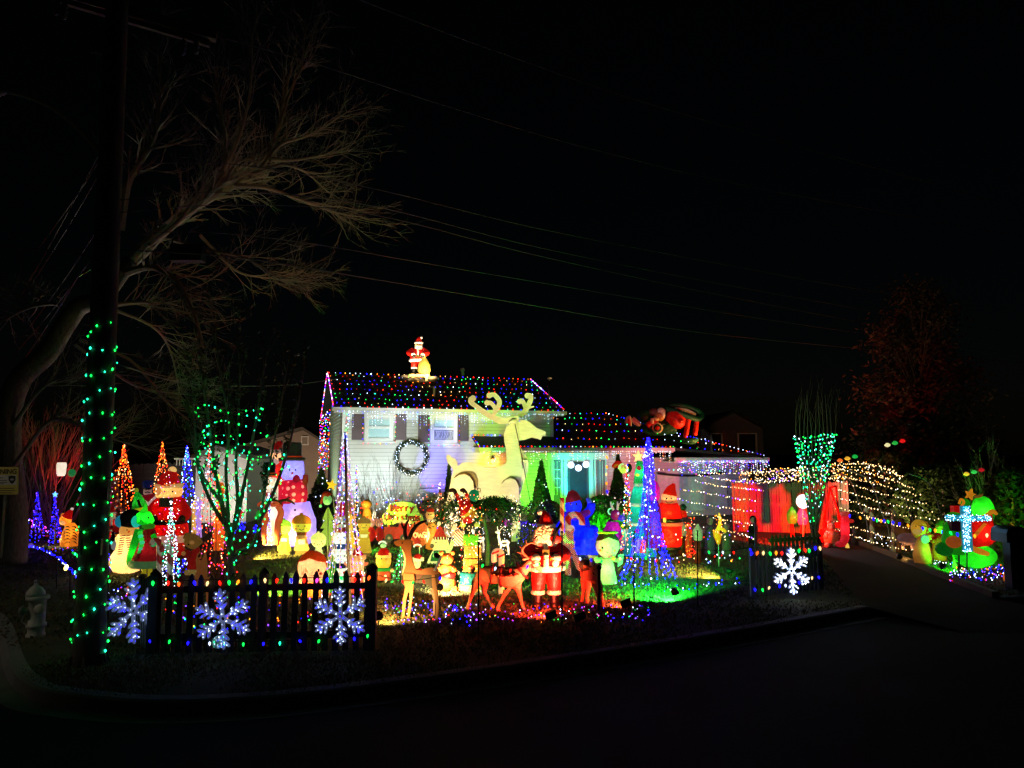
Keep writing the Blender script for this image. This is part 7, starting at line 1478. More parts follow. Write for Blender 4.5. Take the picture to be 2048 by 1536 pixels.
for (lb, u, vb, vt) in (('white lit wire deer left of the weeping tree trunk', 958, 1105, 1052), ('white lit wire deer right of the weeping tree trunk', 1008, 1120, 1052)):
    k = K('wire_deer', lb, 'lit deer', u, vb, None, 'white lit wire deer'); WM = glow('f4ead8', .55, .2); h = vb - vt
    for i_, (du, y) in enumerate(((-8, -4), (-6, 5), (8, -4), (10, 5))): k.tube('leg', WM, [(u + du, vb, y), (u + du, vb - h * .3, y), (u + du * .8, vb - h * .5, y * .6)], .9, seg=6)
    k.tube('body', WM, [(u - 9, vb - h * .5, 0), (u, vb - h * .55, -3), (u + 10, vb - h * .52, 0), (u, vb - h * .42, 3), (u - 9, vb - h * .5, 0)], 2); k.tube('neck', WM, [(u - 8, vb - h * .5, 0), (u - 11, vb - h * .7, 0), (u - 10, vb - h * .8, 0)], [3, 2.4, 2]); k.ell('head', WM, u - 13, vb - h * .82, 5, 3)
    for s_ in (-1, 1): k.tube('antler', WM, [(u - 10, vb - h * .84, s_ * 2), (u - 9 + s_ * 4, vb - h * .93, s_ * 3), (u - 6 + s_ * 7, vb - h, s_ * 3)], .7, seg=6)
    bulbs('bulbs', [k.p(u + rnd(-13, 12), vb - h * rnd(.05, .95), rnd(-4, 4)) for _ in range(60)], 'Wyw', .013, k.root)
k = K('blow_mould_candle', 'amber blow mould snowman candle left of the pointed evergreen', 'blow mould', 1073, 1062); k.lathe('body', glow('c8b050', .3, .5), 1073, [(1062, 10), (1050, 12), (1035, 8), (1025, 9), (1012, 7), (1006, 4)]); k.ell('head', glow('e8e0a0', .45, .5), 1073, 998, 7, 8); k.ell('hat', glow('e0d8a0', .4, .4), 1073, 989, 4, 4); bulbs('bulbs', [k.p(1073 + rnd(-8, 8), rnd(1010, 1060), -11) for _ in range(16)], 'oWy', .016, k.root); k.lamp(1073, 1035, 1.5)
for (lb, u, v, c) in (('pink glowing toy behind the legs of the giant deer', 1016, 1050, 'c030d0'), ('violet glowing toy behind the right leg of the giant deer', 1048, 1075, '5038e0')):
    k = K('glowing_toy_bear', lb, 'toy', u, v, 20.5); k.ell('body', glow(c, .4, .5), u, v - 8, 9, 11); k.ell('head', glow(c, .4, .5), u, v - 25, 7, 7); 
    for s_ in (-1, 1): k.ell('ear', glow(c, .4, .5), u + s_ * 6, v - 31, 3, 3, seg=8)
# candy bundle beside Santa
cane('thick striped candy cane with curled top right of the standing Santa', 1136, 1150, 1029, 14, 6.5, 'f0d8b0', 'c02820', None, 1, .25)
cane('straight striped candy pole behind the standing Santa shoulder', 1124, 1130, 1004, .6, 4.5, 'e8b878', 'b83020', None, 1, .2)
k = K('candy_bundle', 'bundle of striped sweets, ribbons and a striped stocking leg beside the standing Santa', 'candy', 1140, 1150)
CS = stripes('f4d8b0', 'c82820', 18, (1, 0, 1.3), .25)
for i in range(9): k.tube('ribbon_loop', CS, [(1128 + rnd(-6, 6), 1085 + rnd(-8, 8), -6), (1136 + rnd(-10, 12), 1070 + rnd(-14, 14), -14), (1140 + rnd(-8, 10), 1088 + rnd(-10, 14), -8)], 3)
k.tube('stocking_leg', CS, [(1144, 1100, -3), (1152, 1118, -4), (1158, 1134, -4), (1164, 1138, -8)], [6, 6, 6, 5]); k.tube('stocking_leg', CS, [(1132, 1096, -3), (1134, 1120, -3), (1136, 1148, -3)], [6, 6, 5]); k.ell('cream_bow', glow('f4e8c0', .4, .4), 1141, 1056, 8, 6, -8)
# blue inflatable
k = K('snowman_inflatable', 'deep blue lit inflatable waving beside the front door, dark red hat and scarf', 'snowman', 1157, 1112, 19.3); BL = glow('1018e0', .55, .5)
k.box('sled_base', BL, 1118, 1056, 1196, 1110, -26, 52); k.lathe('body', BL, 1150, [(1090, 30), (1060, 33), (1040, 28), (1024, 20)], flat=.9); k.ell('head', glow('2830d8', .5, .5), 1147, 1012, 17, 18); k.tube('hat', glow('98182c', .25, .5), [(1147, 1002, 0), (1144, 990, 0), (1140, 982, 0)], [18, 13, 5]); k.tube('scarf', glow('8a1878', .3, .5), [(1136, 1028, -14), (1150, 1034, -22), (1168, 1028, -16), (1178, 1024, -10)], [6, 7, 7, 5])
k.tube('arm', BL, [(1166, 1034, 0), (1180, 1020, -4), (1183, 1006, -5)], [9, 9, 8]); k.tube('mitten', glow('4858c0', .4, .5), [(1180, 1006, -6), (1175, 996, -6)], [5, 4]); k.tube('arm', BL, [(1130, 1040, 0), (1118, 1056, -8)], [9, 8]); k.lamp(1150, 1058, 8, '4040ff'); k.lamp(1147, 1012, 3, '4040ff')
for s_ in (-1, 1): k.ell('eye', paint('04040c', .2), 1147 + s_ * 6, 1008, 1.8, 2.4, -16, 1, seg=8)
# purple reindeer inflatable
k = K('reindeer_inflatable', 'purple lit inflatable reindeer with pale antlers beside the striped drum', 'reindeer', 1226, 1090, 18.); PP = glow('a818a8', .36, .5)
k.lathe('body', PP, 1226, [(1090, 16), (1075, 20), (1058, 17), (1044, 11)], flat=.9); k.ell('haunch', PP, 1216, 1068, 12, 12); k.ell('head', glow('881878', .3, .5), 1231, 1030, 10, 11); k.ell('muzzle', glow('4838e8', .5, .5), 1243, 1036, 8, 6, -5); k.ell('eye', glow('b0a0ff', .6, .3), 1236, 1027, 2.4, 3, -9, 1.5, seg=8)
for s_ in (-1, 1): k.tube('antler', glow('a898c8', .25, .4), [(1231 + s_ * 4, 1020, 0), (1229 + s_ * 6, 1012, 0), (1228 + s_ * 7, 1003, 0)], [2.6, 2.4, 1.4]); k.tube('antler_tine', glow('a898c8', .25, .4), [(1229 + s_ * 6, 1012, 0), (1234 + s_ * 6, 1006, 0)], [1.8, 1]); k.tube('foreleg', PP, [(1230 + s_ * 8, 1066, -8), (1232 + s_ * 8, 1086, -10)], 5, sm=False)
k.lamp(1226, 1064, 4, 'ff60ff')
k = K('ring_ornament', 'small glowing mint ring beside the purple reindeer', 'ornament', 1223, 1028, 18.2); k.tube('ring', glow('90f0c0', .9, .3), [(1222 + 5.5 * math.cos(a), 1023 + 6 * math.sin(a), 0) for a in [6.283 * i / 14 - .6 for i in range(13)]], 1.4); k.tube('stake', paint('202020'), [(1222, 1029, 1), (1222, 1080, 1)], .6, sm=False)
k = K('toy_drum', 'big white and blue striped toy drum left of the teal tree', 'drum', 1251, 1097); 
for i in range(14):
    a0 = 6.283 * i / 14; mb = MB(); V = []
    for (v, r_) in ((1096, 16), (1063, 16)):
        for j in range(3): a = a0 + 6.283 / 14 * j / 2 * .98; q = k.p(1251, v, 0); V.append(q + Vector((r_ * k.s * math.cos(a), r_ * k.s * math.sin(a), 0)))
    mb.add(V, [(0, 1, 4, 3), (1, 2, 5, 4)]); mb.build('stave', glow(('d8e0f0', '3858d8', 'e8e8f0', '8890d8')[i % 4], .4, .4), k.root, True)
k.lathe('rim', glow('c8c0e8', .4, .4), 1251, [(1066, 15.5), (1065, 17.5), (1061, 17.5), (1060, 15.5)]); k.lathe('rim', glow('d8c8d8', .4, .4), 1251, [(1098, 15.5), (1097, 17.5), (1093, 17.5), (1092, 15.5)]); k.lathe('drum_skin', glow('d0d0f0', .4, .4), 1251, [(1063, 15.4), (1062.4, 15.4)])
# teal tree inflatable
k = K('tree_inflatable', 'tall teal inflatable Christmas tree with a pale star and white ruffles', 'inflatable tree', 1282, 1112, 18.6); TL = glow('188878', .3, .55)
for (vb_, vt_, w_, c) in ((1112, 1040, 34, '1888a0'), (1044, 1000, 27, '189088'), (1006, 966, 21, '188878'), (970, 922, 13, '20884a')):
    k.lathe('tier', glow(c, .3, .55), 1280, [(vb_, w_ * .9), (vb_ - 3, w_), (vb_ - 12, w_ * .92), (vt_ + 6, w_ * .55), (vt_, w_ * .45)], flat=.85); k.lamp(1280, (vb_ + vt_) / 2, 4, 'a0ffe8')
for v, w_ in ((970, 14), (1010, 21), (1048, 28)): k.lathe('ruffle', glow('c8d8e8', .3, .4), 1280, [(v + 3, w_ * .8), (v + 1, w_ * .98), (v - 3, w_ * .95), (v - 5, w_ * .7)], flat=.86)
k.poly('star', glow('f8dca0', 1., .3), [(1277 + (13 if i % 2 == 0 else 5.5) * math.sin(i * .6283), 913 - (13 if i % 2 == 0 else 5.5) * math.cos(i * .6283)) for i in range(10)], 0, .08)
for (u, v) in ((1281, 1040), (1274, 1062), (1290, 1078), (1278, 936)): k.ell('bauble', glow('c82048', .4, .4), u, v, 4.5, 4.5, -26 if v > 1000 else -12, 3, seg=10)
k.ell('lamp_glow_patch', lamp_mat('e8ff40', 1.2), 1275, 950, 4, 3, -13, 2, seg=10)
k = K('elf_head_ornament', 'round elf face in a red Santa hat on top of the narrow evergreen', 'elf figure', 1246, 948, 22.); k.ell('face', glow('f0d080', .45, .5), 1247, 938, 8.5, 9); k.tube('hat', glow('c81c1c', .35, .5), [(1242, 931, 0), (1234, 928, 0), (1229, 932, 0), (1226, 936, 0)], [8, 6.5, 5, 3]); k.tube('hat_brim', glow('f4e8e0', .4, .5), [(1238, 938, -5), (1240, 931, -6), (1246, 927, -5)], 2.4); k.ell('ear_tuft', paint('14102a', .5), 1258, 936, 6, 9, 2)
for s_ in (-1, 1): k.ell('eye', paint('060606', .3), 1247 + s_ * 3, 936, 1, 1.4, -8.5, .8, seg=6)
k = K('penguin_inflatable', 'small penguin in a magenta hood inside the blue light cone', 'penguin', 1304, 1095, 18.2); k.lathe('hood', glow('c81898', .4, .5), 1306, [(1000, 12), (990, 14), (975, 14), (964, 9), (960, 3)]); k.ell('face', glow('f8f0f0', .7, .4), 1300, 983, 7, 9.5, -9, 5); k.lathe('body', glow('701890', .3, .5), 1306, [(1095, 14), (1060, 18), (1020, 17), (1000, 11)], flat=.85); k.ell('eye', paint('060606', .3), 1301, 985, 1.2, 1.6, -14, 1, seg=6); k.tube('beak', glow('f0a030', .5, .3), [(1297, 987, -13), (1294, 988, -18)], [1.6, .3]); k.lamp(1306, 985, 1, 'ff80d0')
k = K('toddler_inflatable', 'small figure with yellow face and pink sleepsuit inside the blue light cone', 'child figure', 1304, 1100); k.ell('head', glow('f8dc60', .5, .5), 1304, 1053, 8.5, 10.5); k.lathe('sleepsuit', glow('d888a8', .35, .5), 1305, [(1098, 8), (1090, 11), (1075, 11), (1064, 6)], flat=.8); k.ell('eye', paint('301808', .3), 1301, 1052, 1.3, 1.8, -8.5, 1, seg=6); k.ell('eye', paint('301808', .3), 1308, 1052, 1.3, 1.8, -8, 1, seg=6)
for s_ in (-1, 1): k.tube('arm', glow('d888a8', .35, .5), [(1305 + s_ * 7, 1070, 0), (1305 + s_ * 14, 1078, -2), (1305 + s_ * 15, 1084, -3)], [4, 4, 3.4]); k.ell('foot', glow('d888a8', .35, .5), 1305 + s_ * 5, 1098, 5, 3, -4)
k = K('gift_box_inflatable', 'stack of magenta and violet gift boxes at the foot of the teal tree', 'gift', 1280, 1106, 17.2); k.box('box', glow('b01858', .3, .4), 1280, 1080, 1292, 1106, -6, 12); k.box('box', glow('6848d0', .35, .4), 1266, 1078, 1279, 1106, -8, 12); k.box('ribbon', glow('d84878', .4, .4), 1284.5, 1079, 1287.5, 1106, -6.6, 1)
# gnome santa
k = K('santa_inflatable', 'plain red Santa inflatable with pointed hat in front of the garage', 'santa figure', 1338, 1098, 18.6); RS = glow('e81810', .42, .5)
k.lathe('coat', RS, 1338, [(1092, 24), (1088, 26), (1060, 26), (1044, 26)], flat=.85); k.lathe('jacket', RS, 1338, [(1036, 25), (1020, 24), (1008, 19), (1000, 12)], flat=.85); k.lathe('belt', paint('140606', .4), 1338, [(1044, 25), (1043, 27.5), (1037, 27), (1036, 24)], flat=.86); k.lathe('coat_trim', glow('f07850', .5, .5), 1338, [(1051, 25), (1050, 28), (1045, 28), (1044, 25)], flat=.87); k.lathe('boots', paint('0c0808', .5), 1338, [(1100, 22), (1098, 24), (1092, 24), (1090, 20)], flat=.85)
k.lathe('head', glow('f0a070', .42, .5), 1339, [(1014, 9), (1006, 15), (996, 16), (988, 14.5)], flat=.9); k.lathe('beard', glow('e87060', .4, .5), 1338, [(1014, 7), (1010, 13), (1004, 16), (1000, 15.6)], flat=1.0); k.tube('hat', RS, [(1340, 990, 0), (1342, 980, 0), (1346, 972, 0), (1348, 967, 0)], [15.5, 11, 6, 2]); k.tube('mouth', paint('601808', .4), [(1331, 1003, -15), (1338, 1006, -16.5), (1346, 1003, -15)], .6, seg=5)
for s_ in (-1, 1): k.ell('eye', paint('060404', .2), 1338 + s_ * 4.5, 997, 1.6, 1.9, -14.5, 1, seg=8); k.tube('arm', RS, [(1338 + s_ * 18, 1014, 0), (1338 + s_ * 28, 1026, -3), (1338 + s_ * 30, 1034, -5)], [7, 7, 6.5]); 
k.ell('mitten', paint('1a2838', .5), 1366, 1015, 7, 7, -5); k.ell('mitten', paint('3a2848', .5), 1309, 1034, 6, 7, -6); k.box('buckle', glow('f0c060', .5, .2), 1326, 1045, 1332, 1036, -26, 2); k.lamp(1338, 1068, 7, 'ff9080'); k.lamp(1338, 1018, 4, 'ff9080'); k.lamp(1339, 998, 2)
# lamp post candles and small figures
for (lb, u, vb, vt) in (('red candle post with white lamp top right of the plain Santa', 1364, 1112, 1042), ('second red candle post with white lamp top, nearer the lawn', 1396, 1126, 1048)):
    k = K('candle_post', lb, 'candle', u, vb, None, 'red candle posts'); h = vb - vt; k.lathe('candle', paint('781814', .5), u, [(vb, 7), (vb - h * .58, 6)]); k.lathe('lamp_top', glow('c8c0b0', .18, .5), u, [(vb - h * .58, 6), (vb - h * .6, 8.5), (vb - h * .84, 9.5), (vb - h * .9, 6), (vb - h * .97, 2.5), (vb - h, 2)])
k = K('lit_reindeer_head', 'red and gold glittering light figure between the candle posts', 'light figure', 1380, 1118); k.tube('frame', glow('c83018', .4, .3), [(1378, 1115, 0), (1377, 1085, 0), (1379, 1060, 0), (1376, 1045, 0)], [6, 7, 5, 3]); bulbs('bulbs', [k.p(1379 + rnd(-9, 12), rnd(1035, 1115), -8) for _ in range(70)], 'rraoy', .015, k.root)
k = K('gold_deer_stake', 'gold glowing little deer on a white stake right of the candle posts', 'light figure', 1437, 1133); k.tube('stake', paint((.6, .58, .52), .5), [(1438, 1134, 0), (1437, 1088, 0)], 1.1, sm=False); k.tube('body', glow('f0a018', .55, .3), [(1437, 1088, 0), (1435, 1072, 0), (1430, 1062, 0)], [3, 8, 5]); k.tube('neck', glow('f0c030', .6, .3), [(1434, 1064, 0), (1439, 1050, 0), (1440, 1036, 0), (1438, 1026, 0)], [5, 3.4, 3, 1.6]); k.tube('muzzle', glow('f0b828', .6, .3), [(1440, 1056, 0), (1447, 1060, -2), (1452, 1064, -2)], [3, 4, 2.4]); bulbs('bulbs', [k.p(1437 + rnd(-8, 14), rnd(1028, 1085), -6) for _ in range(30)], 'yya', .017, k.root)
for (lb, u, vb, vt, c) in (('pale grey blow mould figure left of the gold deer', 1420, 1108, 1030, '70687a'), ('grey blow mould figure right of the gold deer', 1453, 1112, 1042, '7a7468'), ('small dark robed figure with pale head near the fence post', 1506, 1096, 1030, '1a1420'), ('purple robed little figure beyond the gold deer', 1474, 1070, 1040, '502a78')):
    k = K('blow_mould_figure', lb, 'blow mould', u, vb, None); h = vb - vt; k.lathe('robe', glow(c, .1, .5), u, [(vb, h * .13), (vb - h * .3, h * .12), (vb - h * .65, h * .1), (vb - h * .74, h * .05)]); k.ell('head', glow('b89888', .14, .5), u, vb - h * .84, h * .08, h * .1); k.ell('hood', glow(c, .1, .5), u, vb - h * .88, h * .095, h * .1, 3); 
    for s_ in (-1, 1): k.tube('sleeve', glow(c, .1, .5), [(u + s_ * h * .09, vb - h * .66, 0), (u + s_ * h * .11, vb - h * .52, -h * .06), (u + s_ * h * .03, vb - h * .5, -h * .12)], h * .035)

k = K('teddy_figure', 'pair of pink faced cream bears in red bibs right of the caroller in brown', 'bear', 750, 1090, 19.5)
for u in (742, 759): k.ell('head', glow('f0b890', .45, .5), u, 1046, 8, 8.5); k.ell('body', glow('d83828', .3, .5), u, 1068, 9, 15); k.ell('ear', glow('f0b890', .45, .5), u - 6, 1039, 3, 3, seg=8); k.ell('ear', glow('f0b890', .45, .5), u + 6, 1039, 3, 3, seg=8); k.ell('muzzle', glow('f8e0c0', .5, .5), u, 1049, 4, 3, -7, seg=8); k.ell('eye', paint('080808', .3), u - 2.5, 1044, .9, 1, -8, .6, seg=6); k.ell('eye', paint('080808', .3), u + 2.5, 1044, .9, 1, -8, .6, seg=6)
k = K('toy_truck_cutout', 'red and cream toy truck cutout behind the green sign posts', 'toy truck', 800, 1088, 18.6)
k.poly('truck_body', glow('c01c14', .35, .3), [(768, 1054), (796, 1054), (800, 1044), (818, 1044), (820, 1078), (768, 1078)], 0, .03); k.poly('truck_roof', glow('f0d890', .45, .3), [(792, 1046), (800, 1040), (820, 1040), (822, 1047)], -1, .03)
for u in (778, 808): k.poly('wheel', paint('181410', .5), [(u + 8 * math.cos(6.283 * i / 16), 1076 + 8 * math.sin(6.283 * i / 16)) for i in range(16)], -2, .03); k.ell('hub', glow('c8b090', .3, .3), u, 1076, 3, 3, -3, 1, seg=8)
k = K('elf_figure', 'brown capped gingerbread figure with orange buttons above the brown caroller', 'gingerbread figure', 735, 1086, 21); k.ell('head', paint('7a4420', .7), 733, 1008, 11, 9); k.lathe('body', paint('7a4420', .7), 733, [(1086, 10), (1050, 12), (1020, 8), (1014, 4)], flat=.6); bulbs('buttons', [k.p(733 + rnd(-14, 14), rnd(1000, 1070), -10) for _ in range(18)], 'oro', .03, k.root)
rl = lambda u0, u1, v0, v1, n: [G(rnd(u0, u1), rnd(v0, v1)) for _ in range(n)]
string_lights('red lights trailing on the ground below the red light cone', [smoothpath([G(u, 1138 + 6 * math.sin(u)) + Vector((0, 0, .06)) for u in range(398, 450, 7)], 4)], .07, 'rrop', .016, jit=.06)
string_lights('white and amber lights looped through the bushes behind the brown deer', [smoothpath([at(760 + 12 * i, 1040 + 14 * math.sin(i * 1.7), 18.8) for i in range(12)], 4)], .12, 'yWoar', .016, jit=.05)
string_lights('white lights draped over the bushes left of the standing Santa', [smoothpath([at(1000 + 9 * i, 1046 + 9 * math.sin(i * 1.3), 17.5) for i in range(8)], 4)], .1, 'WwWy', .016, jit=.04)
string_lights('amber and white lights scribbled through the reindeer beyond the candle posts', [smoothpath([at(1345 + 17 * i, 1066 + 16 * math.sin(i * 2.1), 17.8) for i in range(10)], 4)], .12, 'yarvWb', .018, jit=.06)
string_lights('coloured lights on the lawn edge left of the second fence', [smoothpath([G(1330 + 20 * i, 1122 + 6 * math.sin(i * 1.9)) + Vector((0, 0, .05)) for i in range(9)], 4)], .17, 'rgbyaw', .024, jit=.07)
# ================================================================== ROOF FIGURES
k = K('santa_figure', 'floodlit Santa with a sack standing on a wooden box on the main roof ridge', 'santa figure', 838, 750, hw(3.3, YR - .1, 0).y)
santa(k, 836, 748, 673, 1.18, .3, .3, True, 1.2, 'd02018', skin='f4c898', arms='belly', hatlean=.6, faceu=.02)  # self-glow and small inner lamps added to brighten the figure
k.lathe('sack', paint('7a7030', .8, .35, 10, 40, .7), 848, [(748, 10), (742, 13), (730, 12), (720, 7), (714, 3.5), (711, 5)], y=-8)
k = K('wooden_stand', 'small wooden stand under the roof Santa', 'stand', 839, 762, hw(3.3, YR - .1, 0).y); k.box('platform', wood((.55, .36, .12)), 819, 748, 858, 753, -20, 40); 
for (u0, u1) in ((823, 828), (850, 855)): k.box('stand_leg', wood((.5, .33, .14)), u0, 753, u1, 765, -16, 5); k.box('stand_leg', wood((.5, .33, .14)), u0, 753, u1, 760, 10, 5)
for i, (u, v) in enumerate(((812, 754), (866, 756), (826, 760))):
    kk = K('sandbag', '%s sandbag weighing down the stand of the roof Santa' % ('left', 'right', 'front')[i], 'sandbag', u, v, hw(3.3, YR - .2, 0).y - (.5 if i == 2 else 0)); kk.ell('bag', paint('8a8070', .9, .3, 8, 40, .4), u, v, 11, 4.5, 0, 8)
# inflatable biplane
k = K('biplane_inflatable', 'inflatable green biplane with red wing struts and a pilot on the wing roof', 'airplane', 1315, 880, 32.2); GF = glow('1c4a30', .02, .3); RF = glow('c82418', .03, .3); WF = glow('d8cdb0', .02, .3)
k.tube('fuselage', GF, [(1240, 852, 0), (1256, 858, 0), (1280, 860, 0), (1310, 858, 0), (1332, 856, 0), (1352, 860, 0)], [3, 8, 11, 14, 15, 10]); k.tube('tail_boom', GF, [(1246, 868, 4), (1275, 872, 4), (1300, 864, 4)], [3, 6, 8])
k.tube('tail_fin', WF, [(1258, 862, -8), (1256, 850, -9), (1258, 838, -8), (1262, 836, -8)], [6, 8, 7, 4]); k.ell('tail_panel', RF, 1258, 848, 4, 11, -14, 3); k.tube('tail_side', WF, [(1264, 838, -6), (1274, 846, -8), (1281, 851, -8)], [6, 6, 3])
k.ell('roundel_ring', WF, 1315, 856, 11, 11, -14, 3); k.ell('roundel_green', GF, 1315, 856, 8, 8, -16.5, 2); k.ell('roundel_centre', RF, 1315, 856, 4.5, 4.5, -18, 2)
up = [(1330, 818), (1345, 811), (1366, 811), (1400, 823), (1407, 830), (1402, 840), (1385, 838), (1350, 824)]
k.tube('upper_wing', GF, [(1332, 818, 4), (1350, 811, 8), (1380, 815, 10), (1404, 828, 4), (1396, 838, -8), (1375, 832, -12), (1348, 822, -8), (1333, 818, 0)], 5.5); k.tube('upper_wing_panel', WF, [(1350, 819, 0), (1372, 822, 2), (1392, 830, -2)], [4, 6, 3]); k.tube('lower_wing', GF, [(1335, 872, 4), (1360, 880, -8), (1385, 882, -14), (1394, 878, -8)], [6, 7, 7, 4])
k.lathe('engine_cowl', RF, 1352, [(858, 12), (850, 19), (836, 21), (824, 16), (818, 8)], flat=.9); 
for (a, b) in (((1378, 836, -8), (1370, 877, -12)), ((1394, 838, 0), (1390, 870, -4))): k.tube('wing_strut', RF, [a, ((a[0] + b[0]) / 2, (a[1] + b[1]) / 2, a[2]), b], 5)
k.ell('pilot_head', glow('b87848', .03, .3), 1319, 833, 11, 10, -4); k.ell('pilot_muzzle', glow('d8b890', .03, .3), 1312, 838, 7, 5, -9); k.ell('flying_cap', paint('4a3424', .7), 1308, 824, 11, 9, 2); k.ell('goggle', WF, 1322, 824, 9, 9, -3); k.ell('goggle', WF, 1325, 830, 6, 8, -8); k.ell('green_hood', GF, 1290, 834, 14, 14, 8); k.tube('pilot_arm', RF, [(1314, 846, -8), (1302, 846, -12), (1294, 852, -13)], [6, 6, 5]); k.ell('glove', WF, 1304, 842, 4, 6, -16); k.tube('scarf', paint('100c0c', .5), [(1306, 848, -8), (1320, 850, -14), (1334, 846, -8)], 2); k.ell('propeller_boss', RF, 1362, 842, 5, 5, -18)
k.tube('roof_tether', paint('3a3a3a'), [(1385, 882, -14), (1398, 897, -40)], .5, sm=False)
# ================================================================== RIGHT SIDE: light canopy over the drive
def sweep(label, rows, step, r, pat='yyyW', jit=.025, wr=.0025): return string_lights(label, [smoothpath([at(*q) for q in row], 6) for row in rows], step, pat, r, wr, jit=jit)
rows = []
for (a, b, c_, d) in (((1400, 945, 27), (1470, 948, 25), (1560, 942, 22.5), (1640, 940, 20)), ((1395, 950, 27), (1470, 962, 24.5), (1560, 956, 22), (1640, 946, 19.8)), ((1450, 958, 26), (1500, 966, 24), (1560, 962, 22), (1635, 955, 20.2)),
                    ((1392, 962, 26), (1440, 972, 24.5), (1500, 978, 22.5), (1528, 982, 21.5)), ((1360, 978, 25), (1400, 984, 24), (1460, 995, 22), (1516, 1002, 20.8)), ((1357, 998, 24), (1400, 1008, 23), (1460, 1017, 21.5), (1512, 1024, 20.5)), ((1366, 1022, 23), (1420, 1034, 22), (1470, 1044, 21), (1510, 1050, 20)), ((1366, 1042, 22), (1400, 1052, 21.5), (1470, 1066, 20), (1512, 1078, 18.5))): rows.append([a, b, c_, d])
sweep('warm white light strands sweeping from the garage to the fence', rows, .14, .023, 'yyyWWv')
rows = []
for j in range(5): rows.append([(1480, 945 + j * 4, 25.5), (1550, 940 + j * 5, 23 + j * .4), (1625, 936 + j * 6, 20.5 + j * .4), (1690, 928 + j * 8, 20 + j * .5)])
sweep('dense band of warm lights along the top of the red fence', rows, .13, .024, 'yyayW', .05)
rows = []
for j, (v0, v1, v2, v3, u3) in enumerate(((930, 928, 938, 956, 1800), (940, 942, 958, 976, 1828), (950, 960, 974, 992, 1842), (962, 974, 990, 1008, 1855), (978, 992, 1008, 1024, 1868), (994, 1008, 1026, 1040, 1882), (1016, 1026, 1046, 1062, 1850), (1044, 1058, 1074, 1090, 1862), (1058, 1076, 1092, 1108, 1890))):
    rows.append([(1672, v0, 22), (1720, v1, 20.5), (1775, v2, 18.8), (u3, v3, 17.2)])
sweep('warm white light strands along the driveway hoops', rows, .13, .0195, 'yyyyW')
rows = [[(1640, 936, 20.5), (1690, 926, 21), (1740, 928, 20), (1795, 940, 18.8)], [(1650, 942, 20), (1700, 934, 21), (1750, 940, 19.8), (1810, 958, 18.4)], [(1650, 950, 20), (1700, 946, 21), (1745, 948, 20.2), (1790, 960, 19)], [(1660, 958, 20), (1690, 955, 21), (1730, 958, 20), (1780, 966, 19.2)]]
sweep('crossing warm lights at the crown of the driveway hoops', rows, .12, .021, 'yyyaW', .05)
HOOP = paint((.16, .17, .15), .5)
for i, (u0, v0, uT, vT, Y) in enumerate(((1737, 1092, 1700, 960, 19.9), (1781, 1107, 1740, 962, 18.4), (1842, 1122, 1795, 960, 17.2), (1908, 1140, 1860, 968, 16.2))):
    k = K('light_hoop', 'thin grey hoop pole %s along the driveway' % ('farthest', 'second', 'third', 'nearest')[i], 'hoop', u0, v0, None, 'driveway hoop poles'); k.tube('pole', HOOP, [(u0, v0, 0), (u0 - (u0 - uT) * .1, v0 - 50, 8), (u0 - (u0 - uT) * .45, (v0 + vT) / 2 - 12, 30), (uT, vT, 70), (uT - 40, vT - 20, 110)], 1.3)
for i, (u, vb, vt, c1, c2) in enumerate(((1744, 1093, 1016, 'b8b890', '6a4a38'), (1787, 1108, 1022, 'b8b890', '6a4a38'), (1846, 1124, 1040, '70a858', 'c0c8a0'), (1910, 1140, 1042, '8a7458', '40221a'))):
    cane('tall %s candy cane %s along the driveway edging' % (('grey striped', 'grey striped', 'green tinted', 'dark brown')[i], ('farthest', 'second', 'third', 'nearest the mailbox')[i]), u, vb, vt, 6 if i < 2 else 4, 4.4, c1, c2, None, -1, .05)  # slight glow put into the stripes in place of light on the canes
c9_string('big coloured bulbs strung between the driveway candy canes', smoothpath([at(1700, 1028, 19.6), at(1744, 1034, 18.9), at(1787, 1042, 17.6), at(1846, 1052, 16.6), at(1910, 1062, 15.6), at(1960, 1066, 15), at(2008, 1066, 14.6)], 4), .24, 'baybgabgb', .032)
# ornament spinners hung in the air
for i, (u, v, Y, cols) in enumerate(((1695, 918, 21, ('f08030', 'f0c040', '20c050')), (1790, 887, 19.5, ('f8f0c0', '30c050', 'f02020')), (1948, 945, 18, ('f0c040', '40c860', 'c02028')))):
    k = K('ornament_garland', '%s of three short rows of hanging plastic ornaments over the right side' % ('leftmost', 'middle', 'rightmost')[i], 'ornaments', u, v, Y); k.tube('wire', paint('1a1a1a'), [(u - 22, v + 2, 0), (u, v - 4, 0), (u + 22, v - 7, 0)], .6)
    for j, c in enumerate(cols):
        uu = u - 15 + 15 * j; vv = v + 3 - 4 * j; k.lathe('ornament', glow(c, .75, .3), uu, [(vv + 4, 1), (vv + 2, 5), (vv - 1, 5.5), (vv - 4, 2)], seg=12)
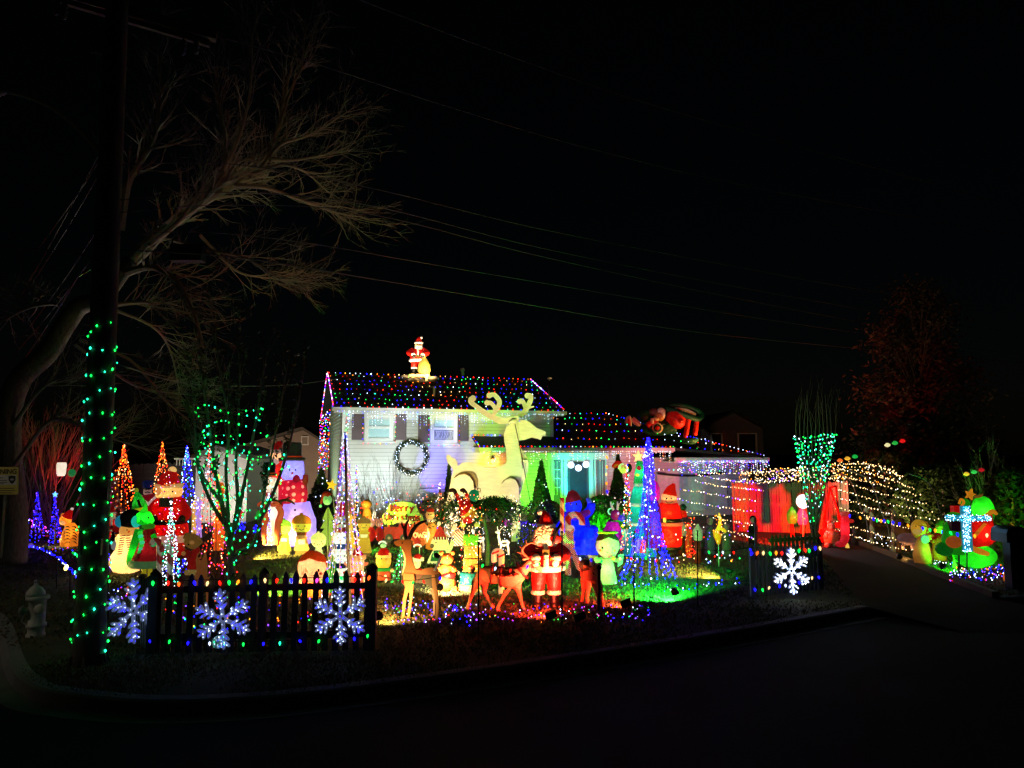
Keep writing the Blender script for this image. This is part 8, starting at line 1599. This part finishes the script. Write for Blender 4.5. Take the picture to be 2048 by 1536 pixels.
# bright round face lamp, ornaments on stand
k = K('snowman_head_lamp', 'dazzling white round snowman face lamp before the red fence', 'lamp', 1606, 1076, 20.8); k.ell('head', glow('f4f8ff', 1.5, .4), 1606, 1003, 13, 14); k.tube('post', paint((.3, .3, .3), .5), [(1606, 1017, 3), (1606, 1078, 3)], 1.4, sm=False); k.tube('hat', paint('3a6a80', .4), [(1598, 1000, -12), (1604, 998, -14), (1611, 999, -13)], 1.4); k.ell('eye', paint('205068', .3), 1603, 1003, 1.4, 1.6, -13.5, 1, seg=6); k.ell('eye', paint('205068', .3), 1609, 1003, 1.4, 1.6, -13.5, 1, seg=6); k.tube('mouth', paint('803020', .4), [(1601, 1010, -12), (1606, 1012, -13), (1611, 1010, -12)], .7, seg=5); lamp(k.base + k.p(1606, 1003, -16), 22, 'e8f0ff', .1)
for (lb, u, v, c) in (('large green plastic bulb ornament left under the round face lamp', 1585, 1030, '38b020'), ('large pink plastic bulb ornament right under the round face lamp', 1605, 1032, 'f060a0')):
    k = K('bulb_ornament', lb, 'ornament', u, v + 44, 21); k.lathe('bulb', glow(c, .45, .5), u, [(v + 17, 7), (v + 10, 10), (v, 10.5), (v - 10, 6.5), (v - 17, .8)], seg=16); k.lathe('stand', paint('781410', .5), u, [(v + 44, 4), (v + 17, 3)], seg=10); k.ell('painted_highlight', lamp_mat('ffd050', 1.5), u + 4, v + 5, 1.6, 1.6, -10, 1, seg=6)  # small glowing bead stands in for a highlight on the bulb
# big teddy bear statue and red frame swing
k = K('bear_figure', 'pale fuzzy bear statue sitting on the driveway before the red frame', 'bear', 1663, 1094); BF = paint('a89070', .9, .3, 20, 60, .8)
k.lathe('body', BF, 1663, [(1090, 10), (1082, 14), (1070, 13), (1062, 9)], flat=.85); k.ell('head', BF, 1663, 1053, 8, 9); k.ell('muzzle', BF, 1663, 1057, 4, 3.4, -7)
for s_ in (-1, 1): k.ell('ear', BF, 1663 + s_ * 6, 1044, 3, 3); k.ell('foot', BF, 1663 + s_ * 8, 1090, 6, 5, -9); k.tube('arm', BF, [(1663 + s_ * 9, 1066, -2), (1663 + s_ * 13, 1076, -7)], [4.4, 4]); k.ell('eye', paint('0a0806', .2), 1663 + s_ * 2.6, 1051, .9, .9, -8, .6, seg=6)
RP = paint('b82018', .45)
k = K('swing_frame', 'red painted garden swing frame glowing in the red flood lamp', 'swing', 1680, 1088, 21.5)
for a, b in (((1660, 975, 0), (1685, 1050, 0)), ((1672, 972, 8), (1678, 1040, 8)), ((1660, 975, 0), (1648, 1040, 0)), ((1640, 1060, 0), (1700, 1066, 0)), ((1640, 1076, -6), (1700, 1082, -6)), ((1648, 1040, 0), (1644, 1088, 0)), ((1672, 972, 8), (1660, 975, 0))): k.tube('bar', RP, [a, b], 2, sm=False)
k.box('seat', RP, 1646, 1064, 1686, 1070, -8, 14); k.box('backrest', RP, 1650, 1044, 1684, 1056, 6, 3)
k = K('stocking_inflatable', 'red stocking shaped figure standing beside the swing frame', 'stocking', 1690, 1092, 20.2); k.tube('leg', glow('e02838', .35, .5), [(1690, 1030, 0), (1690, 1055, 0), (1690, 1076, 0), (1684, 1088, -8)], [7, 8, 8, 7]); k.ell('toe', glow('e02838', .35, .5), 1680, 1088, 9, 6, -12); k.ell('arm', glow('e03830', .35, .5), 1702, 1042, 6, 4, -3); k.lathe('cuff', glow('d85048', .3, .5), 1690, [(1032, 8), (1030, 9), (1024, 8.5)]); k.lamp(1690, 1056, 2, 'ffa0a0')
k = K('path_light', 'tiny amber path light on the drive beside the stocking', 'lamp', 1695, 1096); k.lathe('lens', glow('f8d060', .9, .3), 1695, [(1096, 4), (1090, 3), (1085, .6)], seg=10); k.ell('cap', paint('141414'), 1695, 1085, 2, 1.4, seg=8)
k = K('bollard', 'short dark timber bollard at the back corner of the driveway edging', 'bollard', 1711, 1090); k.lathe('post', wood((.06, .06, .05)), 1711, [(1092, 5.5), (1056, 5), (1052, 3)], seg=10); k.lathe('cap', wood((.05, .05, .04)), 1711, [(1057, 5.6), (1054, 5.6)], seg=10)
# nativity-like pair
k = K('lion_inflatable', 'pale yellow shaggy kneeling animal figure among the driveway strands', 'animal figure', 1842, 1128, 16.9); YM = glow('d8b838', .26, .5)
k.lathe('body', glow('9a6a30', .14, .5), 1846, [(1126, 16), (1110, 18), (1090, 14), (1076, 8)], flat=.8); k.ell('head', YM, 1838, 1056, 15, 17); k.ell('mane', glow('b88830', .18, .5), 1842, 1060, 19, 20, 6, 12); k.ell('muzzle', glow('e8d070', .3, .5), 1834, 1064, 8, 6, -12); k.ell('paw', YM, 1862, 1076, 8, 8, -8); k.ell('eye', paint('0a0604', .2), 1832, 1053, 1.3, 1.8, -14, 1, seg=6); k.ell('eye', paint('0a0604', .2), 1842, 1053, 1.3, 1.8, -14, 1, seg=6); k.ell('bib', glow('a0c8d8', .3, .4), 1850, 1078, 8, 9, -12, 5); k.lamp(1838, 1056, 1.6); k.lamp(1846, 1100, 1.5)
k = K('sheep_figure', 'dusty pink sleeping sheep beside the shaggy yellow animal', 'sheep', 1812, 1098, 17.6); k.ell('body', glow('a07878', .14, .5), 1815, 1078, 19, 12); k.ell('head', glow('b08888', .16, .5), 1832, 1070, 8, 7, -6); 
for s_ in (-1, 1): k.ell('ear', glow('a07878', .14, .5), 1832 + s_ * 7, 1064, 3, 1.8, -6, rot=s_ * 30, seg=8); k.tube('leg', glow('a07878', .14, .5), [(1815 + s_ * 9, 1086, -3), (1815 + s_ * 10, 1098, -5)], 3.4, sm=False)
k = K('camel_figure', 'brown humped animal figure at the back of the driveway figures', 'animal figure', 1806, 1104, 18.6); k.ell('body', paint('5a3a20', .8, .3, 10, 40, .5), 1806, 1060, 16, 16); k.ell('hump', paint('5a3a20', .8, .3, 10, 40, .5), 1800, 1044, 9, 9); k.tube('neck', paint('5a3a20', .8, .3, 10, 40, .5), [(1818, 1058, -4), (1826, 1046, -6), (1824, 1036, -8)], [6, 5, 5])
for s_ in (-1, 1): k.tube('leg', paint('5a3a20', .8, .3, 10, 40, .5), [(1806 + s_ * 9, 1072, s_ * 3), (1806 + s_ * 9, 1104, s_ * 3)], 4, sm=False)
k = K('elf_inflatable', 'small green capped figure in red between the brown cane and the yellow animal', 'elf figure', 1880, 1122, 16.6); k.lathe('body', glow('a82818', .22, .5), 1880, [(1120, 12), (1100, 14), (1080, 11), (1068, 7)], flat=.85); k.ell('head', glow('b0b838', .28, .5), 1879, 1058, 8, 9); k.tube('cap', glow('40781c', .25, .5), [(1879, 1052, 0), (1882, 1044, 0), (1888, 1042, 0)], [8, 5, 2]); k.tube('arm', glow('a82818', .22, .5), [(1870, 1076, -3), (1864, 1084, -8)], 4, sm=False); k.tube('arm', glow('a82818', .22, .5), [(1890, 1076, -3), (1894, 1084, -8)], 4, sm=False); k.ell('eye', paint('060606', .3), 1876, 1057, 1, 1.3, -8, 1, seg=6)
# gift inflatable
k = K('gift_inflatable', 'big green sack and red gift inflatable with yellow ribbons and star bow at right', 'gift', 1945, 1138, 15.9); GB = glow('28c820', .24, .5); RB = glow('d81c14', .34, .5); YB = glow('f0a828', .4, .4)
k.ell('sack', GB, 1950, 1112, 42, 24, 4, 26); k.ell('sack_neck', GB, 1966, 1022, 22, 30, 8, 18); k.ell('side_bundle', GB, 1908, 1034, 15, 10, -4); k.lathe('lower_bundle', GB, 1908, [(1108, 20), (1080, 22), (1050, 16), (1040, 8)], flat=.8); k.ell('green_parcel', glow('189028', .2, .5), 1890, 1098, 18, 14, 2)
a = [(1940, 1040), (1984, 1026), (1992, 1082), (1978, 1092), (1940, 1096)]
k.poly('gift_box', RB, a, -14, .42); k.poly('ribbon_band', YB, [(1950, 1066), (1968, 1046), (1974, 1048), (1958, 1068), (1950, 1078)], -15, .02); k.tube('lid_ribbon', YB, [(1972, 1032, -14), (1985, 1023, -14), (1993, 1028, -12)], [4, 4.5, 3]); k.tube('base_ribbon', YB, [(1944, 1096, -24), (1960, 1103, -27), (1976, 1108, -25)], [5, 6, 4])
k.ell('orange_parcel', glow('d87028', .3, .5), 1908, 1084, 16, 12, -18, 8); k.box('dark_parcel', paint('701c20', .5), 1904, 1042, 1924, 1062, -18, 14); k.box('small_red_parcel', RB, 1908, 1012, 1922, 1026, -4, 12); k.poly('star_bow', YB, [(1942 + (11 if i % 2 == 0 else 5) * math.sin(i * .6283 + .3), 989 - (12 if i % 2 == 0 else 5) * math.cos(i * .6283 + .3)) for i in range(10)], 0, .06); k.tube('gold_bow', YB, [(1918, 1008, -4), (1922, 998, -6), (1928, 1004, -6), (1923, 1012, -6)], 2.2); k.tube('gold_leaf', glow('b07830', .3, .4), [(1950, 994, 2), (1960, 992, 3), (1966, 988, 3)], [2, 3.4, 1]); k.ell('green_bundle', GB, 1930, 1006, 9, 9, 2)
k.lamp(1950, 1112, 5, 'c0ffb0'); k.lamp(1966, 1022, 4, 'c0ffb0'); k.lamp(1962, 1064, 4, 'ffb090', -2)
# light cross
k = K('light_cross', 'glittering icy white cross of lights in front of the gift inflatable', 'light cross', 1936, 1150, 14.9); CM = glow('40b8c8', .3, .4)
k.box('upright', CM, 1927, 1012, 1941, 1103, 0, 4); k.box('crossbar', CM, 1892, 1030, 1926.5, 1041, 0, 4); k.box('crossbar', CM, 1941.5, 1032, 1982, 1042, 0, 4); k.tube('stake', paint('203030'), [(1934, 1103, 2), (1934, 1152, 2)], 1.2, sm=False)
bulbs('bulbs', [k.p(rnd(1926, 1942), rnd(1012, 1104), -2) for _ in range(150)] + [k.p(rnd(1890, 1984), 1036 + rnd(-7, 7), -2) for _ in range(110)], 'wwwc', .0125, k.root)
# red figure behind the mailbox
k = K('candle_post', 'red and orange glowing post partly hidden behind the mailbox', 'candle', 2020, 1168, 15.2); k.tube('candle', glow('e83020', .42, .5), [(2026, 1168, 0), (2024, 1130, 0), (2020, 1085, 0)], [10, 9, 6]); k.ell('base_glow', glow('f08828', .5, .5), 2017, 1156, 9, 16, -4); k.lathe('flame', glow('f84830', .6, .4), 2046, [(1110, 4), (1100, 8), (1085, 2)], seg=12); k.lamp(2024, 1130, 2.5, 'ff9060')
